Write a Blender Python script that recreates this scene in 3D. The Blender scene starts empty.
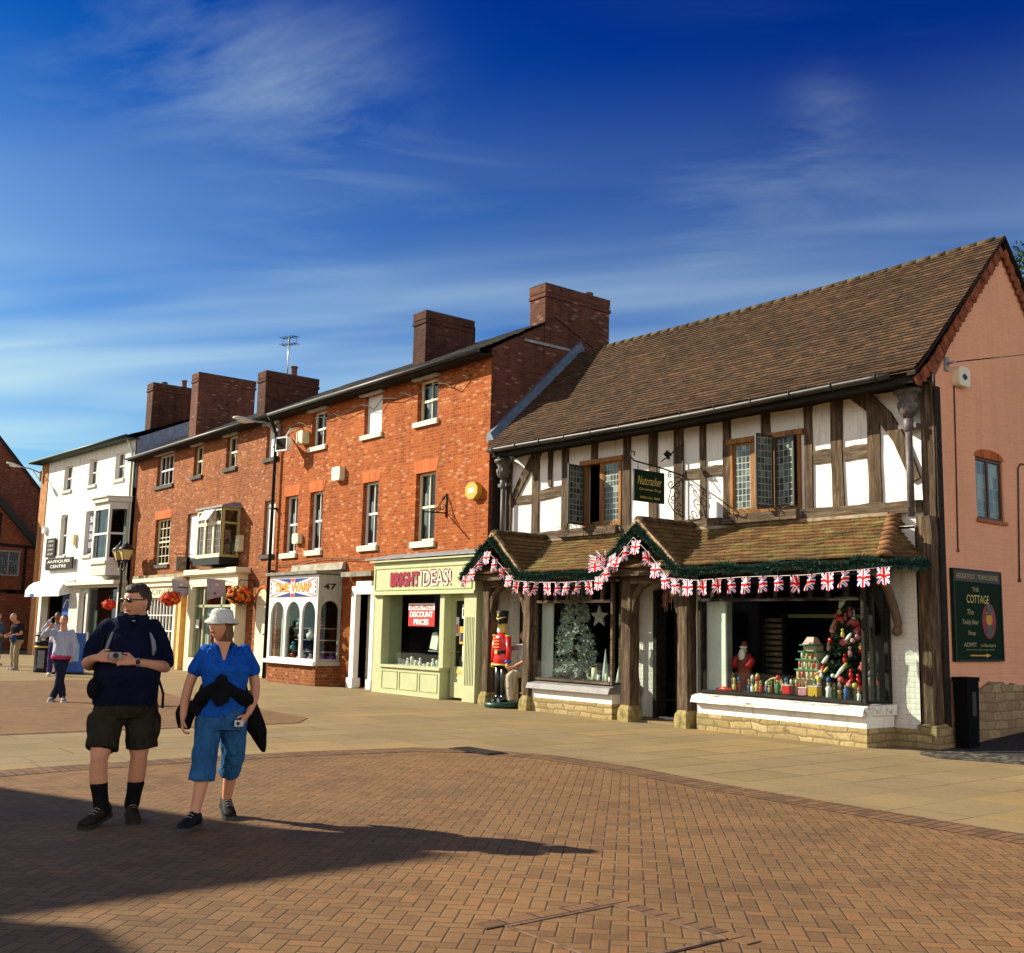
import bpy, math, random
from mathutils import Vector, Matrix
import numpy as np
random.seed(7)
C = bpy.context.scene.collection
SC = bpy.context.scene

# ---------------------------------------------------------------- camera
def make_camera():
    pitch, roll, yaw = 0.141205, 0.0214265, -0.8966767
    c, s = math.cos(yaw), math.sin(yaw)
    fw = Vector((s*math.cos(pitch), c*math.cos(pitch), math.sin(pitch)))
    rt = Vector((c, -s, 0)); up = rt.cross(fw)
    cr, sr = math.cos(roll), math.sin(roll)
    r2 = rt*cr + up*sr; u2 = up*cr - rt*sr
    cam = bpy.data.cameras.new('camera'); cam.sensor_fit = 'HORIZONTAL'; cam.sensor_width = 36
    cam.lens = 36*1079.26/1024; cam.clip_start = .05; cam.clip_end = 2000
    o = bpy.data.objects.new('camera', cam); C.objects.link(o)
    m = Matrix((( r2.x,u2.x,-fw.x,0),(r2.y,u2.y,-fw.y,0),(r2.z,u2.z,-fw.z,1.5),(0,0,0,1)))
    o.matrix_world = m; SC.camera = o
make_camera()

# ---------------------------------------------------------------- light
SUN_AZ, SUN_EL = math.radians(37), math.radians(29)      # direction the light travels in, over the ground
def make_sun():
    L = bpy.data.lights.new('sun', 'SUN'); L.energy = 4.8; L.angle = math.radians(.5); L.color = (1, .90, .70)
    o = bpy.data.objects.new('sun', L); C.objects.link(o)
    d = Vector((math.cos(SUN_AZ)*math.cos(SUN_EL), math.sin(SUN_AZ)*math.cos(SUN_EL), -math.sin(SUN_EL)))
    o.rotation_euler = d.to_track_quat('-Z', 'Y').to_euler(); o.location = (-30, -25, 30)
make_sun()
PATCHES = (((-.825,.317,.469),300,.75), ((-.787,.419,.454),320,.60), ((-.863,.232,.449),420,.35), ((-.755,.525,.39),320,.55), ((-.83,.44,.345),200,.35),
           ((-.614,.698,.368),520,.60), ((-.551,.743,.380),600,.50), ((-.484,.790,.376),600,.35), ((-.513,.741,.434),1500,.45))
def make_world():
    w = bpy.data.worlds.new('World'); SC.world = w; w.use_nodes = True
    nt = w.node_tree; N = nt.nodes; N.clear(); L = nt.links.new
    def mt(op, a, b=None, c=None, clamp=False):
        n = N.new('ShaderNodeMath'); n.operation = op; n.use_clamp = clamp
        for i, x in enumerate((a, b, c)):
            if x is None: continue
            if hasattr(x, 'links'): L(x, n.inputs[i])
            else: n.inputs[i].default_value = x
        return n.outputs[0]
    sky = N.new('ShaderNodeTexSky'); sky.sky_type = 'NISHITA'; sky.sun_disc = False
    sky.sun_elevation = SUN_EL; sky.sun_rotation = math.radians(233); sky.altitude = 100
    sky.air_density = 1.0; sky.dust_density = .6; sky.ozone_density = 4.0
    tc = N.new('ShaderNodeTexCoord'); sp = N.new('ShaderNodeSeparateXYZ'); L(tc.outputs['Generated'], sp.inputs[0])
    x, y, z = sp.outputs
    # a deep blue band lies at right angles to the sun, as on any clear day, paler haze elsewhere
    S = (-math.cos(SUN_AZ)*math.cos(SUN_EL), -math.sin(SUN_AZ)*math.cos(SUN_EL), math.sin(SUN_EL))
    dot = mt('ADD', mt('ADD', mt('MULTIPLY', x, S[0]), mt('MULTIPLY', y, S[1])), mt('MULTIPLY', z, S[2]))
    pol = mt('SUBTRACT', 1, mt('MULTIPLY', dot, dot), clamp=True)
    up = mt('MULTIPLY', mt('ADD', z, .02), 1.75, clamp=True)
    deep = mt('ADD', mt('MULTIPLY', up, mt('POWER', pol, .28)), mt('MULTIPLY', mt('SUBTRACT', pol, .6), .22), clamp=True)
    clear = mt('POWER', pol, 2.0)
    tint = N.new('ShaderNodeValToRGB'); L(deep, tint.inputs[0])
    e = tint.color_ramp.elements; e[0].position = 0; e[0].color = (.66, .98, .88, 1); e[1].position = .95; e[1].color = (.0, .12, .54, 1)
    m_ = e.new(.42); m_.color = (.02, .40, .80, 1)
    mx = N.new('ShaderNodeMix'); mx.data_type = 'RGBA'; mx.blend_type = 'MULTIPLY'; mx.inputs[0].default_value = 1
    L(sky.outputs[0], mx.inputs[6]); L(tint.outputs[0], mx.inputs[7])
    # thin streaky cirrus, laid out on a flat layer high overhead
    zz = mt('MAXIMUM', z, .04)
    px_, py_ = mt('DIVIDE', x, zz), mt('DIVIDE', y, zz)
    cb = N.new('ShaderNodeCombineXYZ'); L(px_, cb.inputs[0]); L(py_, cb.inputs[1])
    m0 = N.new('ShaderNodeMapping'); m0.inputs['Rotation'].default_value = (0, 0, math.radians(-46)); L(cb.outputs[0], m0.inputs[0])
    mp = N.new('ShaderNodeMapping'); mp.inputs['Scale'].default_value = (.34, .85, 1)
    L(m0.outputs[0], mp.inputs[0])
    def noise(sc, det, rough, dist, off):
        m2 = N.new('ShaderNodeMapping'); m2.inputs['Location'].default_value = (off, off*.7, 0); L(mp.outputs[0], m2.inputs[0])
        n = N.new('ShaderNodeTexNoise'); n.inputs['Scale'].default_value = sc; n.inputs['Detail'].default_value = det
        n.inputs['Roughness'].default_value = rough; n.inputs['Distortion'].default_value = dist; L(m2.outputs[0], n.inputs['Vector']); return n.outputs[0]
    fine = noise(1.9, 9, .60, 1.6, 3.1); big = noise(.75, 3, .5, .8, 12.6)
    wisp = mt('MULTIPLY', mt('SUBTRACT', fine, .45), 2.4, clamp=True)
    area = mt('MULTIPLY', mt('SUBTRACT', big, .66), .6, clamp=True)
    # where the cirrus patches stand in the sky: direction, tightness, density
    for (cx, cy, cz), k, dens in PATCHES:
        k = k*1.5; dp = mt('ADD', mt('ADD', mt('MULTIPLY', x, cx), mt('MULTIPLY', y, cy)), mt('MULTIPLY', z, cz))
        area = mt('ADD', area, mt('MULTIPLY', mt('POWER', mt('MAXIMUM', dp, .01), k), dens))
    cl = mt('MULTIPLY', wisp, area)
    veil = mt('ADD', mt('MULTIPLY', mt('SUBTRACT', big, .42), 1.6, clamp=True), .10)
    low = mt('POWER', mt('SUBTRACT', 1, mt('MULTIPLY', z, 2.0), clamp=True), 1.9)
    cl = mt('ADD', mt('MULTIPLY', cl, .42), mt('MULTIPLY', mt('MULTIPLY', veil, low), 4.2), clamp=True)
    cl = mt('ADD', cl, mt('MULTIPLY', mt('SUBTRACT', 1, mt('MULTIPLY', clear, 6.0), clamp=True), .45), clamp=True)      # hazier away from that band
    m2 = N.new('ShaderNodeMix'); m2.data_type = 'RGBA'; L(cl, m2.inputs[0]); L(mx.outputs[2], m2.inputs[6]); m2.inputs[7].default_value = (4.6, 6.1, 6.0, 1)
    # bright cloud bank added in the unseen half of the sky as fill light
    east = mt('MULTIPLY', mt('ADD', mt('SUBTRACT', mt('MULTIPLY', x, .77), mt('MULTIPLY', y, .62)), .12), 2.2, clamp=True)
    m3 = N.new('ShaderNodeMix'); m3.data_type = 'RGBA'; lowb = mt('SUBTRACT', 1.55, mt('MULTIPLY', z, 2.6), clamp=True)
    L(mt('MULTIPLY', mt('MULTIPLY', east, lowb), mt('ADD', fine, .4), clamp=True), m3.inputs[0]); L(m2.outputs[2], m3.inputs[6]); m3.inputs[7].default_value = (13.0, 12.0, 10.4, 1)
    bg = N.new('ShaderNodeBackground'); L(m3.outputs[2], bg.inputs[0]); bg.inputs[1].default_value = .075
    out = N.new('ShaderNodeOutputWorld'); L(bg.outputs[0], out.inputs[0])
make_world()
SC.view_settings.view_transform = 'Standard'; SC.view_settings.look = 'None'
SC.view_settings.exposure = 1.03; SC.view_settings.gamma = 1; SC.view_settings.use_curve_mapping = False
SC.render.engine = 'CYCLES'
SC.cycles.use_denoising = True; SC.cycles.max_bounces = 6; SC.cycles.diffuse_bounces = 3; SC.cycles.glossy_bounces = 3
SC.cycles.transparent_max_bounces = 16; SC.cycles.transmission_bounces = 4; SC.cycles.caustics_reflective = False; SC.cycles.caustics_refractive = False
# ---------------------------------------------------------------- helpers: tagging and mesh collecting
def tag(o, label=None, cat=None, group=None, kind=None):
    if label: o['label'] = label
    if cat: o['category'] = cat
    if group: o['group'] = group
    if kind: o['kind'] = kind
    return o
def empty(name, loc, label=None, cat=None, group=None, rz=0):
    o = bpy.data.objects.new(name, None); C.objects.link(o); o.location = loc; o.rotation_euler = (0, 0, rz)
    o.empty_display_size = .2
    return tag(o, label, cat, group)
def kids(o): return [c for c in bpy.data.objects if c.parent == o]
def copy_tree(o, parent=None):
    ch = kids(o)
    c = o.copy(); C.objects.link(c); c.parent = parent
    for k in ch: copy_tree(k, c)
    return c
class Frame:
    """u runs along the face, d points out of it, z up"""
    def __init__(s, o, u, n): s.o = Vector(o); s.u = Vector(u).normalized(); s.n = Vector(n).normalized()
    def P(s, u, d, z): return s.o + s.u*u + s.n*d + Vector((0, 0, z))
FX = lambda Y: Frame((0, Y, 0), (1, 0, 0), (0, -1, 0))          # a front facing the square: u is world x
FY = lambda X: Frame((X, 0, 0), (0, 1, 0), (1, 0, 0))           # a flank facing +x: u is world y
def world_off(p):
    v = Vector((0, 0, 0))
    while p is not None: v += p.location; p = p.parent
    return v
class MB:
    def __init__(s): s.v = []; s.f = []; s.m = []; s.uv = []; s.sm = []
    def face(s, pts, m=0, uv=None, sm=False):
        b = len(s.v); s.v += [tuple(p) for p in pts]; s.f.append(tuple(range(b, b+len(pts)))); s.m.append(m); s.uv.append(uv); s.sm.append(sm)
    def hexa(s, p, m=0):                       # eight corners: bottom ring 0-3, top ring 4-7
        b = len(s.v); s.v += [tuple(q) for q in p]
        for q in ((3,2,1,0),(4,5,6,7),(0,1,5,4),(1,2,6,5),(2,3,7,6),(3,0,4,7)):
            s.f.append(tuple(b+i for i in q)); s.m.append(m); s.uv.append(None); s.sm.append(False)
    def box(s, x0, x1, y0, y1, z0, z1, m=0):
        s.hexa([(x0,y0,z0),(x1,y0,z0),(x1,y1,z0),(x0,y1,z0),(x0,y0,z1),(x1,y0,z1),(x1,y1,z1),(x0,y1,z1)], m)
    def fbox(s, F, u0, u1, d0, d1, z0, z1, m=0):
        P = F.P; s.hexa([P(u0,d1,z0),P(u1,d1,z0),P(u1,d0,z0),P(u0,d0,z0),P(u0,d1,z1),P(u1,d1,z1),P(u1,d0,z1),P(u0,d0,z1)], m)
    def fprism(s, F, poly, d0, d1, m=0):       # polygon (u, z) extruded from d0 to d1
        n = len(poly); a = [F.P(u, d1, z) for u, z in poly]; b = [F.P(u, d0, z) for u, z in poly]
        s.face(a, m); s.face(b[::-1], m)
        for i in range(n): j = (i+1) % n; s.face([a[i], b[i], b[j], a[j]], m)
    def rings(s, R, m=0, sm=True, caps=True, closed=False):
        b = len(s.v); n = len(R[0])
        for r in R: s.v += [tuple(p) for p in r]
        k = len(R)
        for i in range(k if closed else k-1):
            for j in range(n):
                i2 = (i+1) % k
                s.f.append((b+i*n+j, b+i*n+(j+1) % n, b+i2*n+(j+1) % n, b+i2*n+j)); s.m.append(m); s.uv.append(None); s.sm.append(sm)
        if caps and not closed:
            s.f.append(tuple(b+j for j in range(n-1, -1, -1))); s.m.append(m); s.uv.append(None); s.sm.append(False)
            s.f.append(tuple(b+(k-1)*n+j for j in range(n))); s.m.append(m); s.uv.append(None); s.sm.append(False)
    def tube(s, pts, r, n=8, m=0, sm=True, caps=True, squash=None):
        pts = [Vector(p) for p in pts]; R = []; k = len(pts)
        rr = r if isinstance(r, (list, tuple)) else [r]*k
        ref = None
        for i, p in enumerate(pts):
            t = (pts[min(i+1, k-1)]-pts[max(i-1, 0)])
            t = t.normalized() if t.length > 1e-9 else Vector((0, 0, 1))
            if ref is None: ref = Vector((0, 0, 1)) if abs(t.z) < .9 else Vector((0, 1, 0))
            a = t.cross(ref)
            if a.length < 1e-3: a = t.orthogonal()
            a.normalize(); b = a.cross(t).normalized(); ref = b
            q = rr[i]; ra, rb = q if isinstance(q, (tuple, list)) else (q, q)
            R.append([p + a*math.cos(2*math.pi*j/n)*ra + b*math.sin(2*math.pi*j/n)*rb for j in range(n)])
        s.rings(R, m, sm, caps)
    def lathe(s, prof, c=(0, 0, 0), n=16, m=0, sm=True, sx=1, sy=1, rot=0):
        c = Vector(c)
        s.rings([[c+Vector((r*sx*math.cos(2*math.pi*j/n+rot), r*sy*math.sin(2*math.pi*j/n+rot), z)) for j in range(n)] for r, z in prof], m, sm)
    def ball(s, c, r, n=12, k=8, m=0, M=None):
        c = Vector(c); rx, ry, rz = (r, r, r) if not isinstance(r, (tuple, list)) else r
        R = []
        for i in range(k+1):
            t = math.pi*(i/k); t = min(max(t, .02), math.pi-.02)
            ring = []
            for j in range(n):
                a = 2*math.pi*j/n; p = Vector((rx*math.sin(t)*math.cos(a), ry*math.sin(t)*math.sin(a), -rz*math.cos(t)))
                if M: p = M @ p
                ring.append(c+p)
            R.append(ring)
        s.rings(R, m, True)
    def leaves(s, c, r, n, size, m=0, rnd=random, flat=1.0):
        for _ in range(n):
            while True:
                p = Vector((rnd.uniform(-1, 1), rnd.uniform(-1, 1), rnd.uniform(-1, 1)))
                if p.length < 1: break
            q = Vector(c)+Vector((p.x*r[0], p.y*r[1], p.z*r[2]))
            a = Vector((rnd.gauss(0, 1), rnd.gauss(0, 1), rnd.gauss(0, 1)*flat)).normalized()*size*rnd.uniform(.6, 1.3)
            b = a.orthogonal().normalized()*size*rnd.uniform(.3, .55)
            s.face([q-a, q+b, q+a, q-b], m)
    def build(s, name, mats, parent=None, smooth=False):
        off = world_off(parent)
        me = bpy.data.meshes.new(name)
        me.from_pydata([(x-off.x, y-off.y, z-off.z) for x, y, z in s.v], [], s.f)
        mats = mats if isinstance(mats, (list, tuple)) else [mats]
        for m in mats: me.materials.append(m)
        me.polygons.foreach_set('material_index', s.m)
        me.polygons.foreach_set('use_smooth', [bool(x or smooth) for x in s.sm])
        if any(u is not None for u in s.uv):
            L = me.uv_layers.new(name='UVMap'); data = []
            for f, u in zip(s.f, s.uv):
                for i in range(len(f)): data += list(u[i]) if u else [0, 0]
            L.data.foreach_set('uv', data)
        me.update()
        o = bpy.data.objects.new(name, me); C.objects.link(o); o.parent = parent
        return o
def remesh(mb, name, mat, parent, voxel, smooth=2):
    """one continuous skin grown over overlapping closed shapes"""
    o = mb.build(name, mat, parent)
    r = o.modifiers.new('r', 'REMESH'); r.mode = 'VOXEL'; r.voxel_size = voxel; r.use_smooth_shade = True
    if smooth:
        k = o.modifiers.new('s', 'SMOOTH'); k.factor = .5; k.iterations = smooth
    dg = bpy.context.evaluated_depsgraph_get()
    me = bpy.data.meshes.new_from_object(o.evaluated_get(dg))
    o.modifiers.clear(); o.data = me
    if not me.materials: me.materials.append(mat)
    me.polygons.foreach_set('use_smooth', [True]*len(me.polygons))
    return o
def text(F, name, s, u0, u1, z0, z1, d, mat, parent=None, bold=0.0, thick=.004, keep=False, shear=0):
    cu = bpy.data.curves.new(name, 'FONT'); cu.body = s; cu.offset = bold; cu.shear = shear; cu.resolution_u = 3
    cu.align_x = 'CENTER'
    t = bpy.data.objects.new('t', cu); C.objects.link(t)
    dg = bpy.context.evaluated_depsgraph_get(); dg.update()
    me = bpy.data.meshes.new_from_object(t.evaluated_get(dg))
    bpy.data.objects.remove(t); 
    xs = [v.co.x for v in me.vertices]; ys = [v.co.y for v in me.vertices]
    if not xs: return None
    ax, bx, ay, by = min(xs), max(xs), min(ys), max(ys)
    su = (u1-u0)/(bx-ax); sz = (z1-z0)/(by-ay)
    off = world_off(parent)
    for v in me.vertices:
        p = F.P(u0+(v.co.x-ax)*su, d, z0+(v.co.y-ay)*sz)-off; v.co = p
    me.name = name; me.materials.clear(); me.materials.append(mat)
    o = bpy.data.objects.new(name, me); C.objects.link(o); o.parent = parent
    return o
def wall_open(mb, F, u0, u1, z0, z1, ops, rev, m=0, mr=None, d=0):
    us = sorted({u0, u1, *[o[0] for o in ops], *[o[1] for o in ops]}); zs = sorted({z0, z1, *[o[2] for o in ops], *[o[3] for o in ops]})
    us = [u for u in us if u0 <= u <= u1]; zs = [z for z in zs if z0 <= z <= z1]
    for i in range(len(us)-1):
        for j in range(len(zs)-1):
            a, b, c, e = us[i], us[i+1], zs[j], zs[j+1]; cu, cz = (a+b)/2, (c+e)/2
            if any(o[0] < cu < o[1] and o[2] < cz < o[3] for o in ops): continue
            mb.face([F.P(a, d, c), F.P(b, d, c), F.P(b, d, e), F.P(a, d, e)], m)
    mr = m if mr is None else mr
    for o in ops:
        a, b, c, e = o[:4]; P = F.P
        mb.face([P(a,d,c),P(a,d-rev,c),P(a,d-rev,e),P(a,d,e)], mr); mb.face([P(b,d,c),P(b,d,e),P(b,d-rev,e),P(b,d-rev,c)], mr)
        mb.face([P(a,d,e),P(a,d-rev,e),P(b,d-rev,e),P(b,d,e)], mr); mb.face([P(a,d,c),P(b,d,c),P(b,d-rev,c),P(a,d-rev,c)], mr)
def wobble_beam(F, pts, w, d0, d1, seg=.25, amp=.008, seed=0):
    """a hand-hewn timber along (u, z) points, width w (or list), from depth d0 to d1"""
    rnd = random.Random(seed); mb = MB(); P = [Vector(p) for p in pts]; out = []
    wl = w if isinstance(w, (list, tuple)) else [w]*len(P)
    for i in range(len(P)-1):
        L = (P[i+1]-P[i]).length; n = max(1, int(L/seg))
        for k in range(n): out.append((P[i].lerp(P[i+1], k/n), wl[i]+(wl[i+1]-wl[i])*k/n))
    out.append((P[-1], wl[-1])); A = []; B = []
    for i, (p, ww) in enumerate(out):
        t = (out[min(i+1, len(out)-1)][0]-out[max(i-1, 0)][0]).normalized(); nn = Vector((-t.y, t.x))
        A.append(p+nn*(ww/2+rnd.uniform(-amp, amp))); B.append(p-nn*(ww/2+rnd.uniform(-amp, amp)))
    R = [[F.P(a.x, d0, a.y), F.P(a.x, d1, a.y), F.P(b.x, d1, b.y), F.P(b.x, d0, b.y)] for a, b in zip(A, B)]
    mb.rings(R, 0, False); return mb
def tile_roof(mb, eL, eR, tR, tL, rows, lip=.022, seg=.22, amp=.006, m=0, seed=1, taper=None):
    """rows of overlapping tiles between the eave (eL-eR) and the top (tL-tR)"""
    rnd = random.Random(seed); eL, eR, tR, tL = map(Vector, (eL, eR, tR, tL))
    nrm = (eR-eL).cross(tL-eL).normalized()
    if nrm.z < 0: nrm = -nrm
    H = ((tL-eL).length+(tR-eR).length)/2; nseg = max(2, int((eR-eL).length/seg))
    J = [[rnd.uniform(-amp, amp) for _ in range(nseg+1)] for _ in range(rows+1)]
    for i in range(rows):
        a0, a1 = eL.lerp(tL, i/rows), eR.lerp(tR, i/rows); b0, b1 = eL.lerp(tL, (i+1)/rows), eR.lerp(tR, (i+1)/rows)
        for k in range(nseg):
            s0, s1 = k/nseg, (k+1)/nseg
            p0, p1 = a0.lerp(a1, s0), a0.lerp(a1, s1); q0, q1 = b0.lerp(b1, s0), b0.lerp(b1, s1)
            P0, P1 = p0+nrm*(lip+J[i][k]), p1+nrm*(lip+J[i][k+1])
            Q0, Q1 = q0+nrm*(J[i+1][k]), q1+nrm*(J[i+1][k+1])
            u = lambda p, ii: ((p-eL).dot((eR-eL).normalized()), ii*.1)
            mb.face([P0, P1, Q1, Q0], m, [u(p0, i), u(p1, i), u(q1, i+.98), u(q0, i+.98)])
            mb.face([p0+nrm*(J[i][k]-.004), p1+nrm*(J[i][k+1]-.004), P1, P0], m, [u(p0, i), u(p1, i), u(p1, i+.02), u(p0, i+.02)])
def arc(u, z, r, a0, a1, n, rz=None):
    rz = rz or r
    return [(u+r*math.cos(math.radians(a0+(a1-a0)*i/n)), z+rz*math.sin(math.radians(a0+(a1-a0)*i/n))) for i in range(n+1)]
# ---------------------------------------------------------------- materials
class G:
    def __init__(s, name, rough=.7, spec=.3, metal=0):
        s.mat = bpy.data.materials.new(name); s.mat.use_nodes = True; s.nt = s.mat.node_tree; s.N = s.nt.nodes; s.L = s.nt.links.new
        s.b = s.N['Principled BSDF']; s.b.inputs['Roughness'].default_value = rough; s.b.inputs['Specular IOR Level'].default_value = spec
        s.b.inputs['Metallic'].default_value = metal; s._o = None
    def set(s, inp, x):
        if hasattr(x, 'links'): s.L(x, inp)
        else:
            try: inp.default_value = x
            except Exception: inp.default_value = (*x, 1)
    def m(s, op, a, b=None, c=None, clamp=False):
        n = s.N.new('ShaderNodeMath'); n.operation = op; n.use_clamp = clamp
        for i, x in enumerate((a, b, c)):
            if x is not None: s.set(n.inputs[i], x)
        return n.outputs[0]
    def obj(s):
        if not s._o: s._o = s.N.new('ShaderNodeTexCoord')
        return s._o.outputs['Object']
    def uv(s):
        if not s._o: s._o = s.N.new('ShaderNodeTexCoord')
        return s._o.outputs['UV']
    def gen(s):
        if not s._o: s._o = s.N.new('ShaderNodeTexCoord')
        return s._o.outputs['Generated']
    def geo(s):
        return s.N.new('ShaderNodeNewGeometry').outputs['Position']
    def sep(s, v):
        n = s.N.new('ShaderNodeSeparateXYZ'); s.L(v, n.inputs[0]); return n.outputs
    def comb(s, x, y, z=0):
        n = s.N.new('ShaderNodeCombineXYZ'); s.set(n.inputs[0], x); s.set(n.inputs[1], y); s.set(n.inputs[2], z); return n.outputs[0]
    def map(s, v, scale=(1, 1, 1), rot=0, loc=(0, 0, 0)):
        n = s.N.new('ShaderNodeMapping'); n.inputs['Scale'].default_value = scale; n.inputs['Rotation'].default_value = (0, 0, rot); n.inputs['Location'].default_value = loc
        s.L(v, n.inputs[0]); return n.outputs[0]
    def noise(s, v, scale, det=4, rough=.55, dist=0):
        n = s.N.new('ShaderNodeTexNoise'); n.inputs['Scale'].default_value = scale; n.inputs['Detail'].default_value = det
        n.inputs['Roughness'].default_value = rough; n.inputs['Distortion'].default_value = dist; s.L(v, n.inputs['Vector']); return n.outputs[0]
    def white(s, v):
        n = s.N.new('ShaderNodeTexWhiteNoise'); n.noise_dimensions = '3D'; s.L(v, n.inputs['Vector']); return n.outputs['Value']
    def ramp(s, f, stops, const=False):
        n = s.N.new('ShaderNodeValToRGB'); s.L(f, n.inputs[0]); e = n.color_ramp.elements
        if const: n.color_ramp.interpolation = 'CONSTANT'
        e[0].position = stops[0][0]; e[0].color = (*stops[0][1], 1); e[1].position = stops[-1][0]; e[1].color = (*stops[-1][1], 1)
        for p, c in stops[1:-1]: q = e.new(p); q.color = (*c, 1)
        return n.outputs[0]
    def mix(s, f, a, b, mode='MIX'):
        n = s.N.new('ShaderNodeMix'); n.data_type = 'RGBA'; n.blend_type = mode; s.set(n.inputs[0], f)
        for i, x in ((6, a), (7, b)):
            if hasattr(x, 'links'): s.L(x, n.inputs[i])
            else: n.inputs[i].default_value = (*x, 1)
        return n.outputs[2]
    def bump(s, h, strength=.5, dist=.01):
        n = s.N.new('ShaderNodeBump'); n.inputs['Strength'].default_value = strength; n.inputs['Distance'].default_value = dist
        s.L(h, n.inputs['Height']); s.L(n.outputs[0], s.b.inputs['Normal'])
    def col(s, c): s.set(s.b.inputs['Base Color'], c if hasattr(c, 'links') else (*c, 1)); return s
    def cells(s, u, v, w, h, stagger=.5):
        vv = s.m('DIVIDE', v, h); row = s.m('FLOOR', vv)
        uu = s.m('ADD', s.m('DIVIDE', u, w), s.m('FRACT', s.m('MULTIPLY', row, stagger))); colm = s.m('FLOOR', uu)
        fx, fy = s.m('FRACT', uu), s.m('FRACT', vv)
        dx = s.m('MULTIPLY', s.m('MINIMUM', fx, s.m('SUBTRACT', 1, fx)), w); dy = s.m('MULTIPLY', s.m('MINIMUM', fy, s.m('SUBTRACT', 1, fy)), h)
        return s.m('MINIMUM', dx, dy), s.comb(colm, row, 0)
def plain(name, c, rough=.6, spec=.3, metal=0, var=.12, scale=6, emit=None):
    g = G(name, rough, spec, metal)
    n = g.noise(g.obj(), scale, 5, .6)
    c2 = tuple(max(0, x*(1-var*1.6)) for x in c); c3 = tuple(min(1, x*(1+var)) for x in c)
    g.col(g.ramp(n, [(.3, c2), (.7, c3)]))
    return g.mat
def brick_mat(name, cols, mortar, w=.165, h=.075, joint=.010, pale=.10, palec=(.62, .42, .30), bump=.5, big=.25, streak=1.0):
    g = G(name, .88, .15); x, y, z = g.sep(g.obj()); u = g.m('ADD', x, y)
    nz = g.noise(g.obj(), 1.3, 3); u2 = g.m('ADD', u, g.m('MULTIPLY', nz, .0)) ; z2 = g.m('ADD', z, g.m('MULTIPLY', nz, .03))
    d, cid = g.cells(u2, z2, w, h)
    r = g.white(cid); c = g.ramp(r, [(i/(len(cols)-1), q) for i, q in enumerate(cols)])
    if pale:
        r2 = g.white(g.map(cid, loc=(17.3, 5.1, 2))); spot = g.noise(g.obj(), 34, 2)
        f = g.m('MULTIPLY', g.m('GREATER_THAN', r2, 1-pale*1.5), g.m('GREATER_THAN', g.m('ADD', d, g.m('MULTIPLY', spot, .03)), .034))
        c = g.mix(g.m('MULTIPLY', f, .62), c, palec)
    sk = g.noise(g.map(g.obj(), scale=(2.6, 2.6, .22)), 1.6, 5, .65); c = g.mix(streak, c, g.ramp(sk, [(.34, (.70, .68, .66)), (.52, (1, 1, 1)), (.75, (1.06, 1.04, 1.0))]), 'MULTIPLY')
    bigN = g.noise(g.obj(), .55, 5, .6); c = g.mix(1, c, g.ramp(bigN, [(.3, (1-big, 1-big, 1-big)), (.7, (1+big*.3, 1+big*.3, 1+big*.3))]), 'MULTIPLY')
    gr = g.noise(g.obj(), 45, 3); c = g.mix(.35, c, g.ramp(gr, [(.3, (.55, .5, .5)), (.7, (1, 1, 1))]), 'MULTIPLY')
    jm = g.m('LESS_THAN', d, joint*.5); c = g.mix(g.m('MULTIPLY', jm, .62), c, mortar)
    g.col(c)
    hh = g.m('ADD', g.m('MULTIPLY', g.m('MINIMUM', d, .012), 60), g.m('MULTIPLY', gr, .4)); g.bump(hh, bump, .006)
    return g.mat
def stone_course(name, cols, mortar, w=.38, h=.13, joint=.016, stag=.37, palebump=.7):
    g = G(name, .9, .15); x, y, z = g.sep(g.obj()); u = g.m('ADD', x, y)
    n1 = g.noise(g.obj(), 2.6, 2); n2 = g.noise(g.map(g.obj(), loc=(5, 3, 1)), 2.3, 2)
    u = g.m('ADD', u, g.m('MULTIPLY', n1, .45)); z = g.m('ADD', z, g.m('MULTIPLY', n2, .10))
    d, cid = g.cells(u, z, w, h, stag); r = g.white(cid)
    c = g.ramp(r, [(i/(len(cols)-1), q) for i, q in enumerate(cols)])
    gr = g.noise(g.obj(), 18, 5, .65); c = g.mix(.7, c, g.ramp(gr, [(.25, (.42, .40, .34)), (.75, (1.15, 1.1, 1.0))]), 'MULTIPLY')
    jm = g.m('SUBTRACT', 1, g.m('DIVIDE', d, joint, clamp=True)); c = g.mix(jm, c, mortar); g.col(c)
    g.bump(g.m('ADD', g.m('MULTIPLY', g.m('MINIMUM', d, .03), 30), gr), palebump, .012); return g.mat
def timber_mat(name, cols, axis='z', bump=.6):
    g = G(name, .85, .15); sc = {'z': (9, 9, .9), 'x': (.9, 9, 9), 'y': (9, .9, 9)}[axis]
    v = g.map(g.obj(), scale=sc); n = g.noise(v, 2.2, 8, .7, .3); n2 = g.noise(g.obj(), 1.7, 4)
    c = g.ramp(n, [(.28, cols[0]), (.5, cols[1]), (.72, cols[2])]); c = g.mix(.55, c, g.ramp(n2, [(.3, (.55, .52, .5)), (.7, (1.15, 1.1, 1.05))]), 'MULTIPLY')
    crack = g.noise(g.map(g.obj(), scale=tuple(q*1.8 for q in sc)), 3.3, 3, .6)
    c = g.mix(g.m('MULTIPLY', g.m('LESS_THAN', crack, .36), .75), c, (.03, .022, .016)); g.col(c)
    g.bump(g.m('ADD', n, g.m('MULTIPLY', crack, .6)), bump, .012); return g.mat
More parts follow.
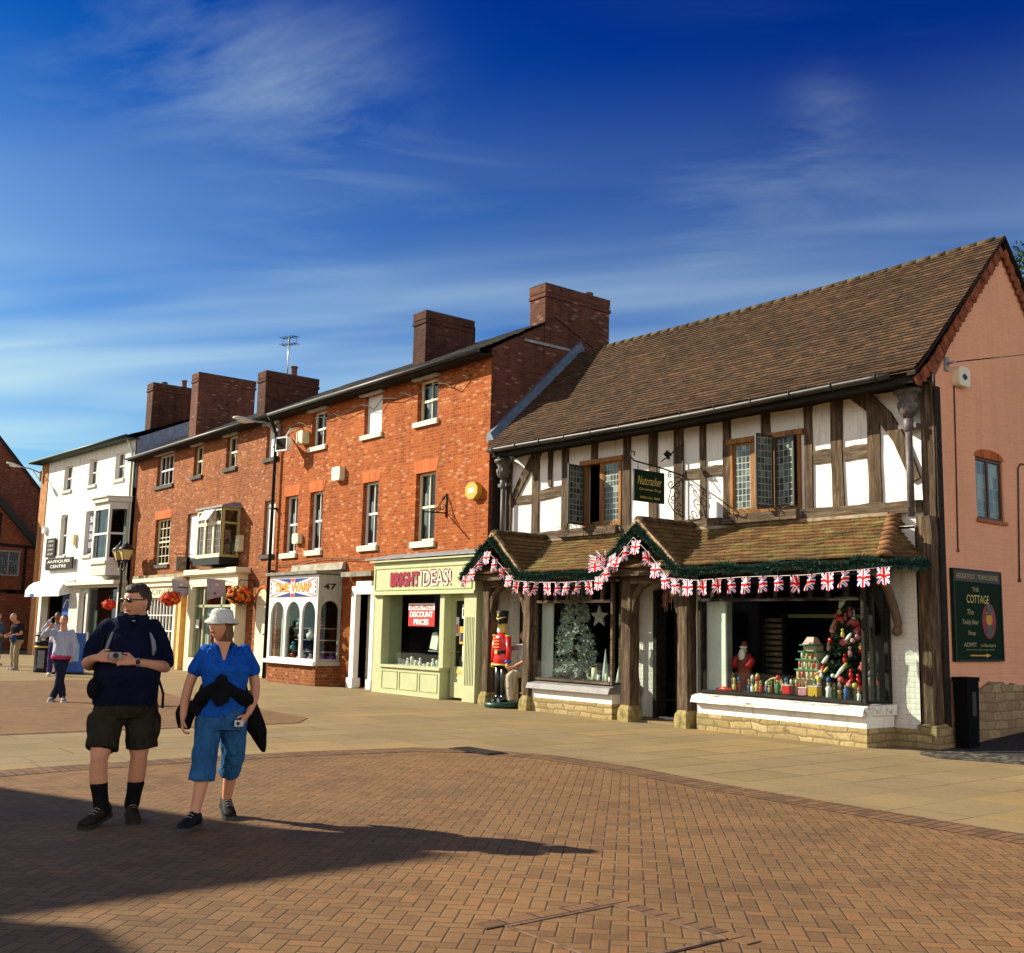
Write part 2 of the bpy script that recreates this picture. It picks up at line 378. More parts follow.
def tile_mat(name, cols, w=.17, h=.1, moss=.0, mossc=(.20, .17, .05), rough=.9, uvh=None):
    g = G(name, rough, .15); x, y, z = g.sep(g.uv()); d, cid = g.cells(x, y, w, h); r = g.white(cid)
    c = g.ramp(r, [(i/(len(cols)-1), q) for i, q in enumerate(cols)])
    n = g.noise(g.obj(), .9, 5, .6); c = g.mix(.8, c, g.ramp(n, [(.3, (.62, .60, .58)), (.7, (1.2, 1.15, 1.1))]), 'MULTIPLY')
    gr = g.noise(g.obj(), 24, 5, .7); c = g.mix(.6, c, g.ramp(gr, [(.3, (.45, .43, .4)), (.7, (1.15, 1.1, 1.05))]), 'MULTIPLY')
    if moss:
        mm = g.noise(g.obj(), 3.1, 6, .7); c = g.mix(g.m('MULTIPLY', g.m('SUBTRACT', mm, .62-moss*.3), 4, clamp=True), c, mossc)
    dx = g.m('FRACT', g.m('ADD', g.m('DIVIDE', x, w), g.m('FRACT', g.m('MULTIPLY', g.m('FLOOR', g.m('DIVIDE', y, h)), .5))))
    e = g.m('MULTIPLY', g.m('MINIMUM', dx, g.m('SUBTRACT', 1, dx)), w)
    jm = g.m('LESS_THAN', e, .006); c = g.mix(g.m('MULTIPLY', jm, .75), c, (.02, .015, .012)); g.col(c)
    g.bump(g.m('ADD', g.m('MULTIPLY', r, .8), g.m('ADD', gr, g.m('MULTIPLY', g.m('MINIMUM', e, .01), 60))), .6, .01); return g.mat
def slab_mat():
    g = G('stone_slab', .8, .25); x, y, z = g.sep(g.geo())
    y2 = g.m('ADD', y, 0.0)
    row = g.m('FLOOR', g.m('DIVIDE', x, .62)); rw = g.white(g.comb(row, 3, 1))
    yy = g.m('ADD', y2, g.m('MULTIPLY', rw, .83))
    d, cid = g.cells(yy, x, .95, .62, .0); r = g.white(cid)
    c = g.ramp(r, [(0, (.235, .172, .082)), (.3, (.268, .195, .094)), (.55, (.257, .190, .102)), (.9, (.290, .208, .100)), (1, (.305, .212, .085))])
    n = g.noise(g.geo(), .7, 5, .6); c = g.mix(.8, c, g.ramp(n, [(.3, (.80, .80, .82)), (.7, (1.1, 1.08, 1.02))]), 'MULTIPLY')
    gr = g.noise(g.geo(), 30, 6, .7); c = g.mix(.5, c, g.ramp(gr, [(.25, (.62, .6, .58)), (.75, (1.1, 1.1, 1.1))]), 'MULTIPLY')
    st = g.noise(g.geo(), 3.5, 5, .7); c = g.mix(g.m('MULTIPLY', g.m('SUBTRACT', st, .62), 2.2, clamp=True), c, (.17, .14, .09))
    vo = g.N.new('ShaderNodeTexVoronoi'); vo.inputs['Scale'].default_value = 2.3; g.L(g.geo(), vo.inputs['Vector']); c = g.mix(g.m('MULTIPLY', g.m('LESS_THAN', vo.outputs['Distance'], .045), .45), c, (.09, .08, .06))
    open_ = g.white(g.map(cid, loc=(3.3, 9.1, 4)))      # some joints stand open and dark, others are flush
    jw = g.m('ADD', .004, g.m('MULTIPLY', g.m('GREATER_THAN', open_, .5), g.m('MULTIPLY', open_, .012)))
    jm = g.m('LESS_THAN', d, jw); c = g.mix(g.m('MULTIPLY', jm, .72), c, (.07, .055, .035)); g.col(c)
    g.bump(g.m('ADD', g.m('MULTIPLY', g.m('MINIMUM', d, .012), 50), g.m('ADD', g.m('MULTIPLY', gr, .5), g.m('MULTIPLY', r, .35))), .5, .008); return g.mat
def herring_mat():
    g = G('paving_brick', .78, .25); v = g.map(g.geo(), rot=math.radians(45)); x, y, z = g.sep(v)
    w = .090; nz = g.noise(g.geo(), .8, 2)
    x = g.m('DIVIDE', g.m('ADD', x, g.m('MULTIPLY', nz, .02)), w); y = g.m('DIVIDE', y, w)
    i, j = g.m('FLOOR', x), g.m('FLOOR', y); fx, fy = g.m('FRACT', x), g.m('FRACT', y)
    k = g.m('FLOORED_MODULO', g.m('SUBTRACT', i, j), 4)
    ex, ey = g.m('SUBTRACT', 1, fx), g.m('SUBTRACT', 1, fy)
    is_ = lambda q: g.m('COMPARE', k, float(q), .1)
    k0, k1, k2, k3 = is_(0), is_(1), is_(2), is_(3)
    big = 5.0
    L_ = g.m('ADD', fx, g.m('MULTIPLY', k1, big)); R_ = g.m('ADD', ex, g.m('MULTIPLY', k0, big))
    B_ = g.m('ADD', fy, g.m('MULTIPLY', k2, big)); T_ = g.m('ADD', ey, g.m('MULTIPLY', k3, big))
    d = g.m('MULTIPLY', g.m('MINIMUM', g.m('MINIMUM', L_, R_), g.m('MINIMUM', B_, T_)), w)
    cid = g.comb(g.m('SUBTRACT', i, k1), g.m('SUBTRACT', j, k2), 0); r = g.white(cid)
    c = g.ramp(r, [(0, (.182, .100, .045)), (.25, (.206, .117, .050)), (.5, (.224, .129, .054)), (.75, (.236, .137, .060)), (1, (.256, .130, .054))])
    n = g.noise(g.geo(), .45, 5, .6); c = g.mix(.9, c, g.ramp(n, [(.3, (.78, .80, .84)), (.7, (1.12, 1.05, 1.0))]), 'MULTIPLY')
    gr = g.noise(g.geo(), 38, 6, .7); c = g.mix(.6, c, g.ramp(gr, [(.25, (.55, .55, .55)), (.75, (1.12, 1.1, 1.1))]), 'MULTIPLY')
    st = g.noise(g.geo(), 2.2, 6, .7); c = g.mix(g.m('MULTIPLY', g.m('SUBTRACT', st, .58), 1.8, clamp=True), c, (.12, .085, .055))
    vo = g.N.new('ShaderNodeTexVoronoi'); vo.inputs['Scale'].default_value = 1.7; g.L(g.geo(), vo.inputs['Vector']); c = g.mix(g.m('MULTIPLY', g.m('LESS_THAN', vo.outputs['Distance'], .03), .4), c, (.07, .06, .05))
    big2 = g.noise(g.map(g.geo(), loc=(9, 4, 0)), .9, 6, .72, .6); c = g.mix(1, c, g.ramp(big2, [(.34, (.78, .78, .80)), (.5, (1, 1, 1)), (.68, (1.08, 1.08, 1.05))]), 'MULTIPLY')
    jr = g.white(g.map(cid, loc=(4.1, 2.2, 8))); jw = g.m('ADD', .0022, g.m('MULTIPLY', jr, .0034))
    jm = g.m('LESS_THAN', d, jw); c = g.mix(g.m('MULTIPLY', jm, .85), c, (.035, .024, .015)); g.col(c)
    g.bump(g.m('ADD', g.m('MULTIPLY', g.m('MINIMUM', d, .008), 90), g.m('ADD', g.m('MULTIPLY', gr, .5), g.m('MULTIPLY', r, .5))), .55, .006); return g.mat
def border_mat(name='border_brick', rot=False):
    g = G(name, .8, .25); x, y, z = g.sep(g.geo())
    if rot: x, y = y, x
    d, cid = g.cells(y, x, .215, .105, .0); r = g.white(cid)
    c = g.ramp(r, [(0, (.13, .070, .036)), (.5, (.18, .100, .048)), (1, (.22, .115, .052))])
    gr = g.noise(g.geo(), 30, 6, .7); c = g.mix(.6, c, g.ramp(gr, [(.25, (.55, .55, .55)), (.75, (1.12, 1.1, 1.1))]), 'MULTIPLY')
    jm = g.m('LESS_THAN', d, .008); c = g.mix(g.m('MULTIPLY', jm, .85), c, (.03, .02, .014)); g.col(c)
    g.bump(g.m('ADD', g.m('MULTIPLY', g.m('MINIMUM', d, .01), 70), gr), .6, .008); return g.mat
def cobble_mat():
    g = G('cobble', .85, .25); v = g.N.new('ShaderNodeTexVoronoi'); v.inputs['Scale'].default_value = 9; g.L(g.geo(), v.inputs['Vector'])
    gr = g.noise(g.geo(), 30, 4); d = v.outputs['Distance']
    c = g.mix(g.m('MULTIPLY', d, 1.6, clamp=True), (.20, .185, .15), (.035, .03, .025)); c = g.mix(.5, c, g.ramp(gr, [(.3, (.5, .5, .5)), (.7, (1.3, 1.2, 1.1))]), 'MULTIPLY'); g.col(c)
    g.bump(g.m('SUBTRACT', 1, d), .8, .03); return g.mat
def glass_mat(name, tint=(.9, .95, .93), refl=1.45, rough=.02):
    g = G(name); nt = g.nt; g.N.remove(g.b)
    tr = g.N.new('ShaderNodeBsdfTransparent'); tr.inputs[0].default_value = (*tint, 1)
    gl = g.N.new('ShaderNodeBsdfGlossy'); gl.inputs['Roughness'].default_value = rough
    fr = g.N.new('ShaderNodeFresnel'); bf = g.N.new('ShaderNodeNewGeometry').outputs['Backfacing']; g.L(g.m('ADD', g.m('MULTIPLY', bf, 1/refl-refl), refl), fr.inputs[0])
    mx = g.N.new('ShaderNodeMixShader'); g.L(fr.outputs[0], mx.inputs[0]); g.L(tr.outputs[0], mx.inputs[1]); g.L(gl.outputs[0], mx.inputs[2])
    g.L(mx.outputs[0], g.N['Material Output'].inputs[0]); return g.mat
def leaded_mat(name, du=.085, dz=.11, k=1.0):
    """old greenish glass cut up by lead cames; every quarry tilts a little"""
    g = G(name, .08, .6); x, y, z = g.sep(g.obj()); u = g.m('ADD', x, y); d, cid = g.cells(u, z, du, dz, 0); r = g.white(cid)
    c = g.ramp(r, [(0, (.02*k, .035*k, .035*k)), (.5, (.05*k, .075*k, .07*k)), (.85, (.09*k, .13*k, .12*k)), (1, (.22, .26, .22))])
    jm = g.m('LESS_THAN', d, .0065); c = g.mix(jm, c, (.30, .29, .27)); g.col(c)
    g.set(g.b.inputs['Roughness'], g.m('ADD', .06, g.m('MULTIPLY', jm, .5)))
    g.bump(g.m('ADD', g.m('MULTIPLY', g.noise(g.obj(), 9, 2), 1.0), g.m('MULTIPLY', r, .4)), .25, .02); return g.mat
def jack_mat(name='union_flag', boost=1.0):
    g = G(name, .8, .1); u, v, _ = g.sep(g.uv()); a = g.m('MULTIPLY', g.m('SUBTRACT', u, .5), 2); b = g.m('MULTIPLY', g.m('SUBTRACT', v, .5), 2)
    ab = lambda q: g.m('ABSOLUTE', q)
    dg = g.m('MINIMUM', ab(g.m('SUBTRACT', a, b)), ab(g.m('ADD', a, b))); cx = g.m('MINIMUM', ab(a), ab(b))
    c = g.mix(g.m('LESS_THAN', dg, .25*boost), (.010, .020, .22), (.82, .80, .80)); c = g.mix(g.m('LESS_THAN', dg, .09), c, (.62, .012, .03))
    c = g.mix(g.m('LESS_THAN', cx, .31), c, (.82, .80, .80)); c = g.mix(g.m('LESS_THAN', cx, .17), c, (.62, .012, .03)); g.col(c)
    return g.mat
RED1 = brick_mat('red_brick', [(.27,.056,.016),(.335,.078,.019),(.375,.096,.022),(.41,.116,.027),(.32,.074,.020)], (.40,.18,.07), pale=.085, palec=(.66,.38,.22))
RED2 = brick_mat('red_brick_older', [(.20,.056,.022),(.265,.078,.027),(.31,.098,.032),(.345,.118,.038),(.24,.071,.028)], (.32,.17,.09), pale=.07, palec=(.56,.36,.24), big=.35)
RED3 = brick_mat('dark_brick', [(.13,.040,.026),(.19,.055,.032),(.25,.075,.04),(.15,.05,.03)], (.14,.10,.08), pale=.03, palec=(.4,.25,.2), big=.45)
ORG = brick_mat('orange_arch_brick', [(.50,.12,.035),(.56,.15,.045),(.60,.17,.05)], (.45,.2,.1), w=.075, h=.30, pale=0, joint=.006)
PINK = brick_mat('pink_painted_brick', [(.88,.44,.265),(.90,.455,.275),(.89,.445,.27)], (.80,.39,.235), w=.23, h=.078, pale=0, bump=.8, big=.10, streak=.22)
PLINTH = stone_course('golden_stone', [(.34,.26,.12),(.42,.33,.17),(.30,.23,.11),(.50,.40,.22),(.26,.22,.11)], (.15,.12,.07), w=.36, h=.115)
ROUGHSTONE = stone_course('rough_side_stone', [(.34,.25,.14),(.42,.31,.17),(.28,.19,.11),(.46,.36,.2)], (.16,.12,.08), w=.30, h=.13)
BLOCK = plain('mossy_block', (.30,.24,.10), .9, .1, var=.35, scale=9)
TIMV = timber_mat('old_oak_upright', [(.022,.016,.011),(.085,.058,.037),(.24,.175,.115)], 'z')
TIMX = timber_mat('old_oak_level', [(.026,.019,.013),(.100,.072,.048),(.26,.20,.14)], 'x')
TIMY = timber_mat('old_oak_deep', [(.08,.055,.036),(.20,.15,.10),(.30,.24,.175)], 'y')
TIMD = timber_mat('tarred_timber', [(.008,.007,.006),(.022,.019,.016),(.05,.043,.035)], 'x', .3)
OAKORANGE = timber_mat('stained_oak', [(.16,.07,.025),(.30,.145,.055),(.42,.23,.10)], 'z', .3)
def plaster(name, c, var=.06):
    g = G(name, .85, .15); n = g.noise(g.obj(), 2.2, 5, .6); n2 = g.noise(g.obj(), 24, 5, .6)
    sk = g.noise(g.map(g.obj(), scale=(3.2, 3.2, .30)), 1.9, 6, .7); c0 = c
    g.col(g.mix(.9, g.mix(1, g.ramp(n, [(.3, tuple(q*(1-var*2) for q in c)), (.65, c)]), g.ramp(sk, [(.30, (.62, .58, .50)), (.46, (1, 1, 1))]), 'MULTIPLY'), g.ramp(n2, [(.2, (.86, .84, .8)), (.5, (1, 1, 1))]), 'MULTIPLY')); g.bump(g.m('ADD', n, g.m('MULTIPLY', n2, .4)), .35, .02); return g.mat
WHITE = plaster('white_plaster', (.82,.80,.76)); WPAINT = plain('white_gloss_paint', (.80,.79,.75), .4, .4, var=.04)
WBRICK = brick_mat('whitewashed_brick', [(.78,.76,.70),(.82,.80,.74)], (.66,.63,.55), pale=0, bump=1.0, big=.1)
CREAM = plain('cream_paint', (.72,.62,.38), .5, .35, var=.06); CREAM2 = plain('pale_cream_paint', (.76,.70,.50), .5, .35, var=.05)
GREENP = plain('sage_green_paint', (.45,.48,.28), .45, .4, var=.05); GREYW = plain('grey_white_paint', (.42,.41,.36), .55, .3, var=.07)
GREYP = plain('pale_grey_paint', (.56,.56,.52), .5, .3, var=.07)
BLACK = plain('black_iron', (.010,.010,.010), .5, .25, var=.2); GUTTER = plain('weathered_black_gutter', (.035,.034,.034), .5, .45, var=.4, scale=12)
LEADP = plain('grey_lead_pipe', (.10,.085,.082), .55, .4, var=.35, scale=14); LEAD = plain('lead_sheet', (.24,.25,.27), .55, .4, var=.25)
BLUEGREYW = plain('blue_grey_wall', (.26,.33,.42), .7, .3, var=.15)  # even blue-grey for the side gable of the white house
ROOFT = tile_mat('clay_roof_tile', [(.050,.034,.023),(.088,.056,.035),(.118,.068,.041),(.074,.052,.035),(.138,.076,.044),(.060,.043,.029)], .155, .1, moss=.06, mossc=(.17,.13,.05))
PENTT = tile_mat('mossy_clay_tile', [(.11,.062,.032),(.19,.105,.048),(.15,.10,.045),(.25,.12,.055),(.10,.075,.035)], .17, .1, moss=.55, mossc=(.20,.175,.055))
SLATE = tile_mat('grey_slate', [(.05,.052,.056),(.075,.076,.08),(.06,.06,.062)], .25, .1, moss=.05)
RED4 = brick_mat('weathered_shade_brick', [(.10,.038,.026),(.135,.050,.032),(.17,.062,.038),(.12,.046,.032)], (.12,.08,.06), pale=.05, palec=(.45,.27,.2), big=.4)  # weathered tone, darkened further so the flank wall reads as shaded
SOOT = brick_mat('sooty_brick', [(.055,.022,.016),(.085,.032,.020),(.115,.042,.025),(.07,.028,.02)], (.07,.05,.04), pale=.03, palec=(.22,.14,.1), big=.5)
RIDGE = plain('ridge_tile', (.20,.10,.048), .9, .1, var=.4, scale=5); RIDGEM = plain('mossy_ridge', (.085,.062,.034), .9, .1, var=.5, scale=7)
SLAB = slab_mat(); HERR = herring_mat(); BORD = border_mat(); BORDX = border_mat('border_brick_turned', True); COB = cobble_mat()
ASPH = plain('asphalt', (.045,.042,.038), .9, .15, var=.3, scale=20)
GLASS = glass_mat('window_glass', refl=1.28); GLASSD = glass_mat('upstairs_glass', (.62, .68, .70), 1.6); LEADED = leaded_mat('leaded_glass'); JACK = jack_mat(); JACKW = jack_mat('union_panel', 1.5)
CURT = plain('net_curtain', (.62,.62,.60), .9, .05); BOARD = plain('white_board', (.74,.73,.70), .6, .2, var=.04); SILLD = plain('dark_stone_sill', (.075,.072,.068), .8, .2, var=.3)
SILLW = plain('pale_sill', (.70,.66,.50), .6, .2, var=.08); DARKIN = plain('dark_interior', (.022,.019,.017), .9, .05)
FLOORI = plain('shop_floor', (.08,.06,.045), .8, .2); SIGNG = plain('dark_green_sign', (.006,.022,.010), .7, .06); BINB = plain('bin_black', (.003,.003,.003), .7, .06); GOLD = plain('gold_leaf', (.62,.45,.10), .4, .5, var=.1)
REDS = plain('red_sign', (.72,.015,.02), .5, .3, var=.03); MAROON = plain('maroon_letter', (.28,.008,.035), .4, .4, var=.05); REDP = plain('red_gloss', (.60,.015,.015), .3, .5, var=.08)
YELL = plain('yellow_paint', (.60,.33,.02), .45, .4, var=.08); GARL = plain('green_garland', (.012,.055,.032), .7, .3, var=.5, scale=11); GARL3 = plain('pale_tinsel', (.06,.15,.11), .4, .5, var=.5, scale=20); GARL2 = plain('blue_green_tinsel', (.014,.060,.052), .5, .4, var=.4, scale=13)
PINKF = plain('pale_face', (.62,.38,.24), .6, .3, var=.05); STEEL = plain('brushed_steel', (.45,.45,.46), .35, .5, metal=.8); BLUEP = plain('blue_plastic', (.02,.10,.42), .4, .4)
FROST = plain('frosted_needles', (.50,.54,.48), .6, .3, var=.35, scale=15); WHITEP = plain('white_enamel', (.78,.78,.76), .35, .4, var=.04)
LEAFG = plain('tree_leaf', (.045,.085,.02), .8, .2, var=.4, scale=3); BARK = plain('bark', (.09,.065,.045), .9, .1, var=.3); NAVYP = plain('navy_panel', (.015,.02,.09), .5, .3)
LAMPG = plain('amber_lamp_glass', (.50,.40,.17), .25, .5, var=.1); TAN = plain('tan_letter', (.60,.50,.33), .5, .2)
# ---------------------------------------------------------------- ground
def sheet(name, poly, z, mat):
    b = MB(); b.face([(x, y, z) for x, y in poly]); return tag(b.build(name, mat), kind='structure')
sheet('ground', [(-400,-400),(400,-400),(400,400),(-400,400)], -.016, ASPH)
sheet('stone_pavement', [(-66,-22),(30,-22),(30,13.75),(-6.5,13.55),(-7.6,13.12),(-8.12,13.6),(-8.12,15),(-66,15)], -.008, SLAB)
OUT1 = [(25,8.6),(-4.3,8.64),(-7.3,8.72),(-8.9,8.93),(-10.1,8.88),(-11.1,8.45),(-11.65,7.8),(-11.9,6.4),(-11.98,5.1),(-11.9,3.4),(-11.7,2.4),(-11.7,-20),(25,-20)]
sheet('brick_paving', OUT1, 0.0, HERR)
OUT2 = [(-15.45,-20),(-15.45,8.2),(-16.2,8.75),(-18,8.9),(-22,8.85),(-27.4,9.9),(-28.8,9.0),(-28.9,-20)]
sheet('brick_paving_far', OUT2, 0.0, HERR)
def edge_band(name, pts, w, mat):
    b = MB(); P = [Vector(p) for p in pts]
    for i in range(len(P)-1):
        a, c = P[i], P[i+1]; t = (c-a).normalized(); n = Vector((-t.y, t.x))
        t0 = (P[i]-P[i-1]).normalized() if i else t; t1 = (P[i+2]-P[i+1]).normalized() if i < len(P)-2 else t
        n0 = Vector((-(t+t0).y, (t+t0).x)).normalized(); n1 = Vector((-(t+t1).y, (t+t1).x)).normalized()
        b.face([(a.x, a.y, .004), (c.x, c.y, .004), (c.x+n1.x*w, c.y+n1.y*w, .004), (a.x+n0.x*w, a.y+n0.y*w, .004)])
    tag(b.build(name, mat), kind='structure')
edge_band('paving_border', OUT1[:6], .43, BORD)
edge_band('paving_border_turned', OUT1[5:12], .43, BORDX)
# cobbles and the sloping side alley
b = MB()
CP = [(-8.12,13.6),(-7.95,13.3),(-7.6,13.1),(-6.5,13.55),(-5,13.7),(10,13.75),(10,14.35),(-8.12,14.35)]
b.face([(x, y, -.002) for x, y in CP]); tag(b.build('cobble_strip', COB), kind='structure')
b = MB(); b.face([(-8.12,14.35,-.004),(10,14.35,-.004),(10,60,3.2),(-8.12,60,3.2)]); tag(b.build('side_alley_road', ASPH), kind='structure')
# a sunken tray cover in the brick paving
t = empty('inspection_cover', (-4.1,4.0,0), 'brick filled square inspection cover set in the herringbone paving', 'cover')
b = MB()
for x0, x1, y0, y1 in ((-4.5,-3.7,4.372,4.385),(-4.5,-3.7,3.612,3.625),(-4.5,-4.475,3.625,4.36),(-3.725,-3.7,3.625,4.36)): b.box(x0, x1, y0, y1, .002, .010)
b.build('steel_rim', plain('worn_rim', (.17,.10,.06), .6, .4, var=.4, scale=14), t)
b = MB()
for x0, x1, y0, y1 in ((-4.62,-3.58,4.39,4.50),(-4.62,-4.51,3.5,4.39)): b.box(x0, x1, y0, y1, .001, .006)
b.build('soldier_course', BORD, t)
b = MB(); b.face([(-4.475,3.625,.005),(-3.725,3.625,.005),(-3.725,4.36,.005),(-4.475,4.36,.005)]); b.build('brick_infill', HERR, t)
t = empty('drain_grate', (-10.95,8.3,0), 'dark iron drain grate at the corner of the brick paving', 'drain')
b = MB(); b.box(-11.35,-10.55,8.14,8.46,.003,.012); b.build('frame', BLACK, t)
b = MB()
for i in range(15): b.box(-11.3+i*.05,-11.28+i*.05,8.18,8.42,.012,.022)
b.build('bars', plain('rusty_bar', (.06,.045,.035), .7, .3), t)

# ---------------------------------------------------------------- buildings whose shadows fall on the square
def gabled(name, label, x0, x1, y0, y1, hw, ha, mat, roofm):
    t = empty(name, ((x0+x1)/2, (y0+y1)/2, 0), label, 'building'); xc = (x0+x1)/2
    b = MB()
    b.face([(x0,y0,0),(x1,y0,0),(x1,y0,hw),(xc,y0,ha-.15),(x0,y0,hw)]); b.face([(x0,y1,0),(x1,y1,0),(x1,y1,hw),(xc,y1,ha-.15),(x0,y1,hw)])
    b.face([(x0,y0,0),(x0,y1,0),(x0,y1,hw),(x0,y0,hw)]); b.face([(x1,y0,0),(x1,y1,0),(x1,y1,hw),(x1,y0,hw)]); b.build('wall', mat, t)
    b = MB()
    for sx in (-1, 1):
        xe = xc+sx*(x1-xc); tile_roof(b, (xe,y1,hw-.02),(xe,y0,hw-.02),(xc,y0,ha),(xc,y1,ha),26,seg=.6)
    b.build('roof', roofm, t)
    F = FX(y1); 
    F = Frame((0, y1, 0), (-1, 0, 0), (0, 1, 0))
    for u in (-(x0+1.6), -(x1-1.6)):
        for z in (1.0, 3.6):
            b = MB(); b.fbox(F, u-.5, u+.5, .005, .05, z, z+1.5); w = b.build('window', WPAINT, t)
            b = MB(); b.fbox(F, u-.42, u+.42, .052, .055, z+.08, z+1.42); b.build('pane', LEADED, w)
    return t
t = gabled('brick_house', 'steep gabled brick house on the near side of the square', -23.05, -15.05, -14, -5.33, 6.24, 9.0, RED3, ROOFT)
b = MB(); b.box(-15.05,-14.15,-5.95,-5.2,0,6.4); b.box(-15.04,-14.11,-5.99,-5.16,6.4,6.55); b.build('chimney', RED3, t)

# the row of shops on the near side of the square (seen only mirrored in the windows)
xx = -74
for i, (w, h, mt_) in enumerate(((11,7.5,RED2),(9,8.5,WHITE),(12,7.0,RED1),(8,8.8,CREAM2),(10,7.4,RED3))):
    F = Frame((0, -16, 0), (-1, 0, 0), (0, 1, 0)); x0, x1 = xx, xx+w; xx += w
    t = empty('near_side_shop', (x0, -16, 0), ('brick','white rendered','bright red brick','cream painted','dark brick')[i]+' shop in the row on the near side of the square', 'building')
    ops = [(-x1+.8+k*(w-1.2)/3, -x1+.8+k*(w-1.2)/3+1.0, z, z+1.5) for k in range(3) for z in (3.6,)]+[(-x1+.7, -x0-.7, .6, 2.6)]
    b = MB(); wall_open(b, F, -x1, -x0, 0, h-1.5, ops, .2); b.box(x0, x1, -24, -23.9, 0, h-1.5); b.box(x0,x0+.05,-24,-16,0,h-1.5); b.box(x1-.05,x1,-24,-16,0,h-1.5); b.build('wall', mt_, t)
    b = MB(); b.face([(x0,-15.7,h-1.6),(x1,-15.7,h-1.6),(x1,-20,h+.6),(x0,-20,h+.6)],0,[(0,0),(10,0),(10,5),(0,5)]); b.face([(x0,-24.2,h-1.6),(x1,-24.2,h-1.6),(x1,-20,h+.6),(x0,-20,h+.6)],0,[(0,0),(10,0),(10,5),(0,5)]); b.build('roof', ROOFT, t)
    for o in ops:
        b = MB(); b.fbox(F, o[0], o[1], -.12, -.10, o[2], o[3]); b.build('window', LEADED if o[2] > 3 else DARKIN, t)
# ---------------------------------------------------------------- the half-timbered gift shop
TX0, TX1, TY, TB = -18.42, -8.19, 14.42, 18.7
TH = empty('timber_framed_shop', (-13.3, 14.42, 0), 'black and white half-timbered shop with brown tiled roof and pink gable wall', 'building')
F = FX(TY)
W1 = (-15.75, -14.66, 3.52, 4.80); W2 = (-12.0, -10.55, 3.52, 4.77)
b = MB()
wall_open(b, F, TX0, TX1-.02, 3.0, 5.35, [W1, W2], .18)
b.build('upper_wall', WHITE, TH)
# ground floor: wall behind the porches, openings for the two displays and three doorways
b = MB(); FG = FX(14.15)
wall_open(b, FG, TX0, -8.43, 0, 3.1, [(-17.60,-16.95,.05,2.1), (-16.28,-14.0,.5,2.45), (-13.48,-12.75,.05,2.2), (-11.95,-8.95,.5,2.45)], .2)
b.box(-9.0,-8.43,14.15,14.42,3.07,3.11); b.build('ground_floor_wall', WBRICK, TH)
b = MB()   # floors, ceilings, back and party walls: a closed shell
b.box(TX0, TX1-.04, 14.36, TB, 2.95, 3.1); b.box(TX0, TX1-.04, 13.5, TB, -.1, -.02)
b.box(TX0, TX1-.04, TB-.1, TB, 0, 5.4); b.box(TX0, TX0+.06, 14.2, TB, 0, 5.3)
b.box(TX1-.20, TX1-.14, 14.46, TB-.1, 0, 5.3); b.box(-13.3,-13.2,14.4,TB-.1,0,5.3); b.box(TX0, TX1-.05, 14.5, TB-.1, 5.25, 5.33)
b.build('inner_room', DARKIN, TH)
# gable flank
FGAB = FY(TX1); AP = (16.5, 7.93)
b = MB(); GW = (15.47, 16.30, 3.30, 4.25)
wall_open(b, FGAB, 14.42, TB, 0, 5.3, [GW], .12)
b.fprism(FGAB, [(14.42,5.3),(TB,5.3),(16.5,7.86)], -.10, 0)
b.build('gable_wall', PINK, TH)
b = MB()   # rough stone foot, its top edge uneven
rnd = random.Random(4); pts = [(14.62,0)]
ys = np.linspace(14.62, TB, 26); top = [(y, .83+.06*rnd.uniform(-1, 1)+.02*(y-14.6)) for y in ys]
b.fprism(FGAB, [(14.62,-.05)]+[(TB,-.05)]+top[::-1], 0.0, .05); b.build('stone_foot', ROUGHSTONE, TH)
# corner post and timbers
def tim(name, pts, w, d0=-.02, d1=.035, mat=TIMV, seed=0, FF=F, amp=.009): return wobble_beam(FF, pts, w, d0, d1, amp=amp, seed=seed).build(name, mat, TH)
tim('corner_post', [(-8.30,.30),(-8.31,2.4),(-8.30,5.22)], .20, -.05, .07, TIMV, 3)
b = MB(); b.box(-8.188,-8.165,14.36,14.50,.05,5.15); b.build('corner_board', TIMD, TH)
wobble_beam(FX(14.30), [(-8.315,.30),(-8.31,1.5),(-8.315,3.24)], .23, -.11, .12, amp=.010, seed=8).build('corner_post', TIMV, TH)
STUDS = [(-17.22,3.4,5.3,.22),(-16.29,3.4,5.3,.19),(-14.52,3.4,5.3,.19),(-13.83,3.4,5.3,.21),(-13.20,3.4,5.3,.22),(-12.62,3.4,5.3,.13),(-12.08,3.4,5.3,.16),(-10.40,3.4,5.3,.16),(-9.86,3.4,5.3,.21),(-9.21,3.4,5.0,.22),(-18.1,3.4,5.3,.16)]
for i, (x, z0, z1, w) in enumerate(STUDS):
    tim('stud', [(x, z0), (x+random.uniform(-.01,.01), (z0+z1)/2), (x, z1)], [w, w*.96, w*1.02], seed=i)
tim('short_stud', [(-16.76,4.45),(-16.76,5.3)], [.10,.15], seed=21); tim('short_stud', [(-15.43,4.82),(-15.43,5.3)], .17, seed=22); tim('short_stud', [(-11.24,4.8),(-11.24,5.3)], .17, seed=23)
for i, (a, c, z, h, dz) in enumerate([(-18.02,-17.34,4.24,.19,0),(-17.1,-16.39,4.31,.22,.03),(-13.08,-12.69,4.32,.18,0),(-12.55,-12.17,4.32,.18,0),(-10.31,-9.97,4.33,.2,0),(-9.75,-9.32,4.33,.2,.01)]):
    tim('rail', [(a,z-dz),((a+c)/2,z+.01),(c,z+dz)], h, -.02, .03, TIMX, 30+i, amp=.012)
tim('wall_plate', [(TX0,5.27),(TX1-.05,5.27)], .17, -.02, .05, TIMD, 50)
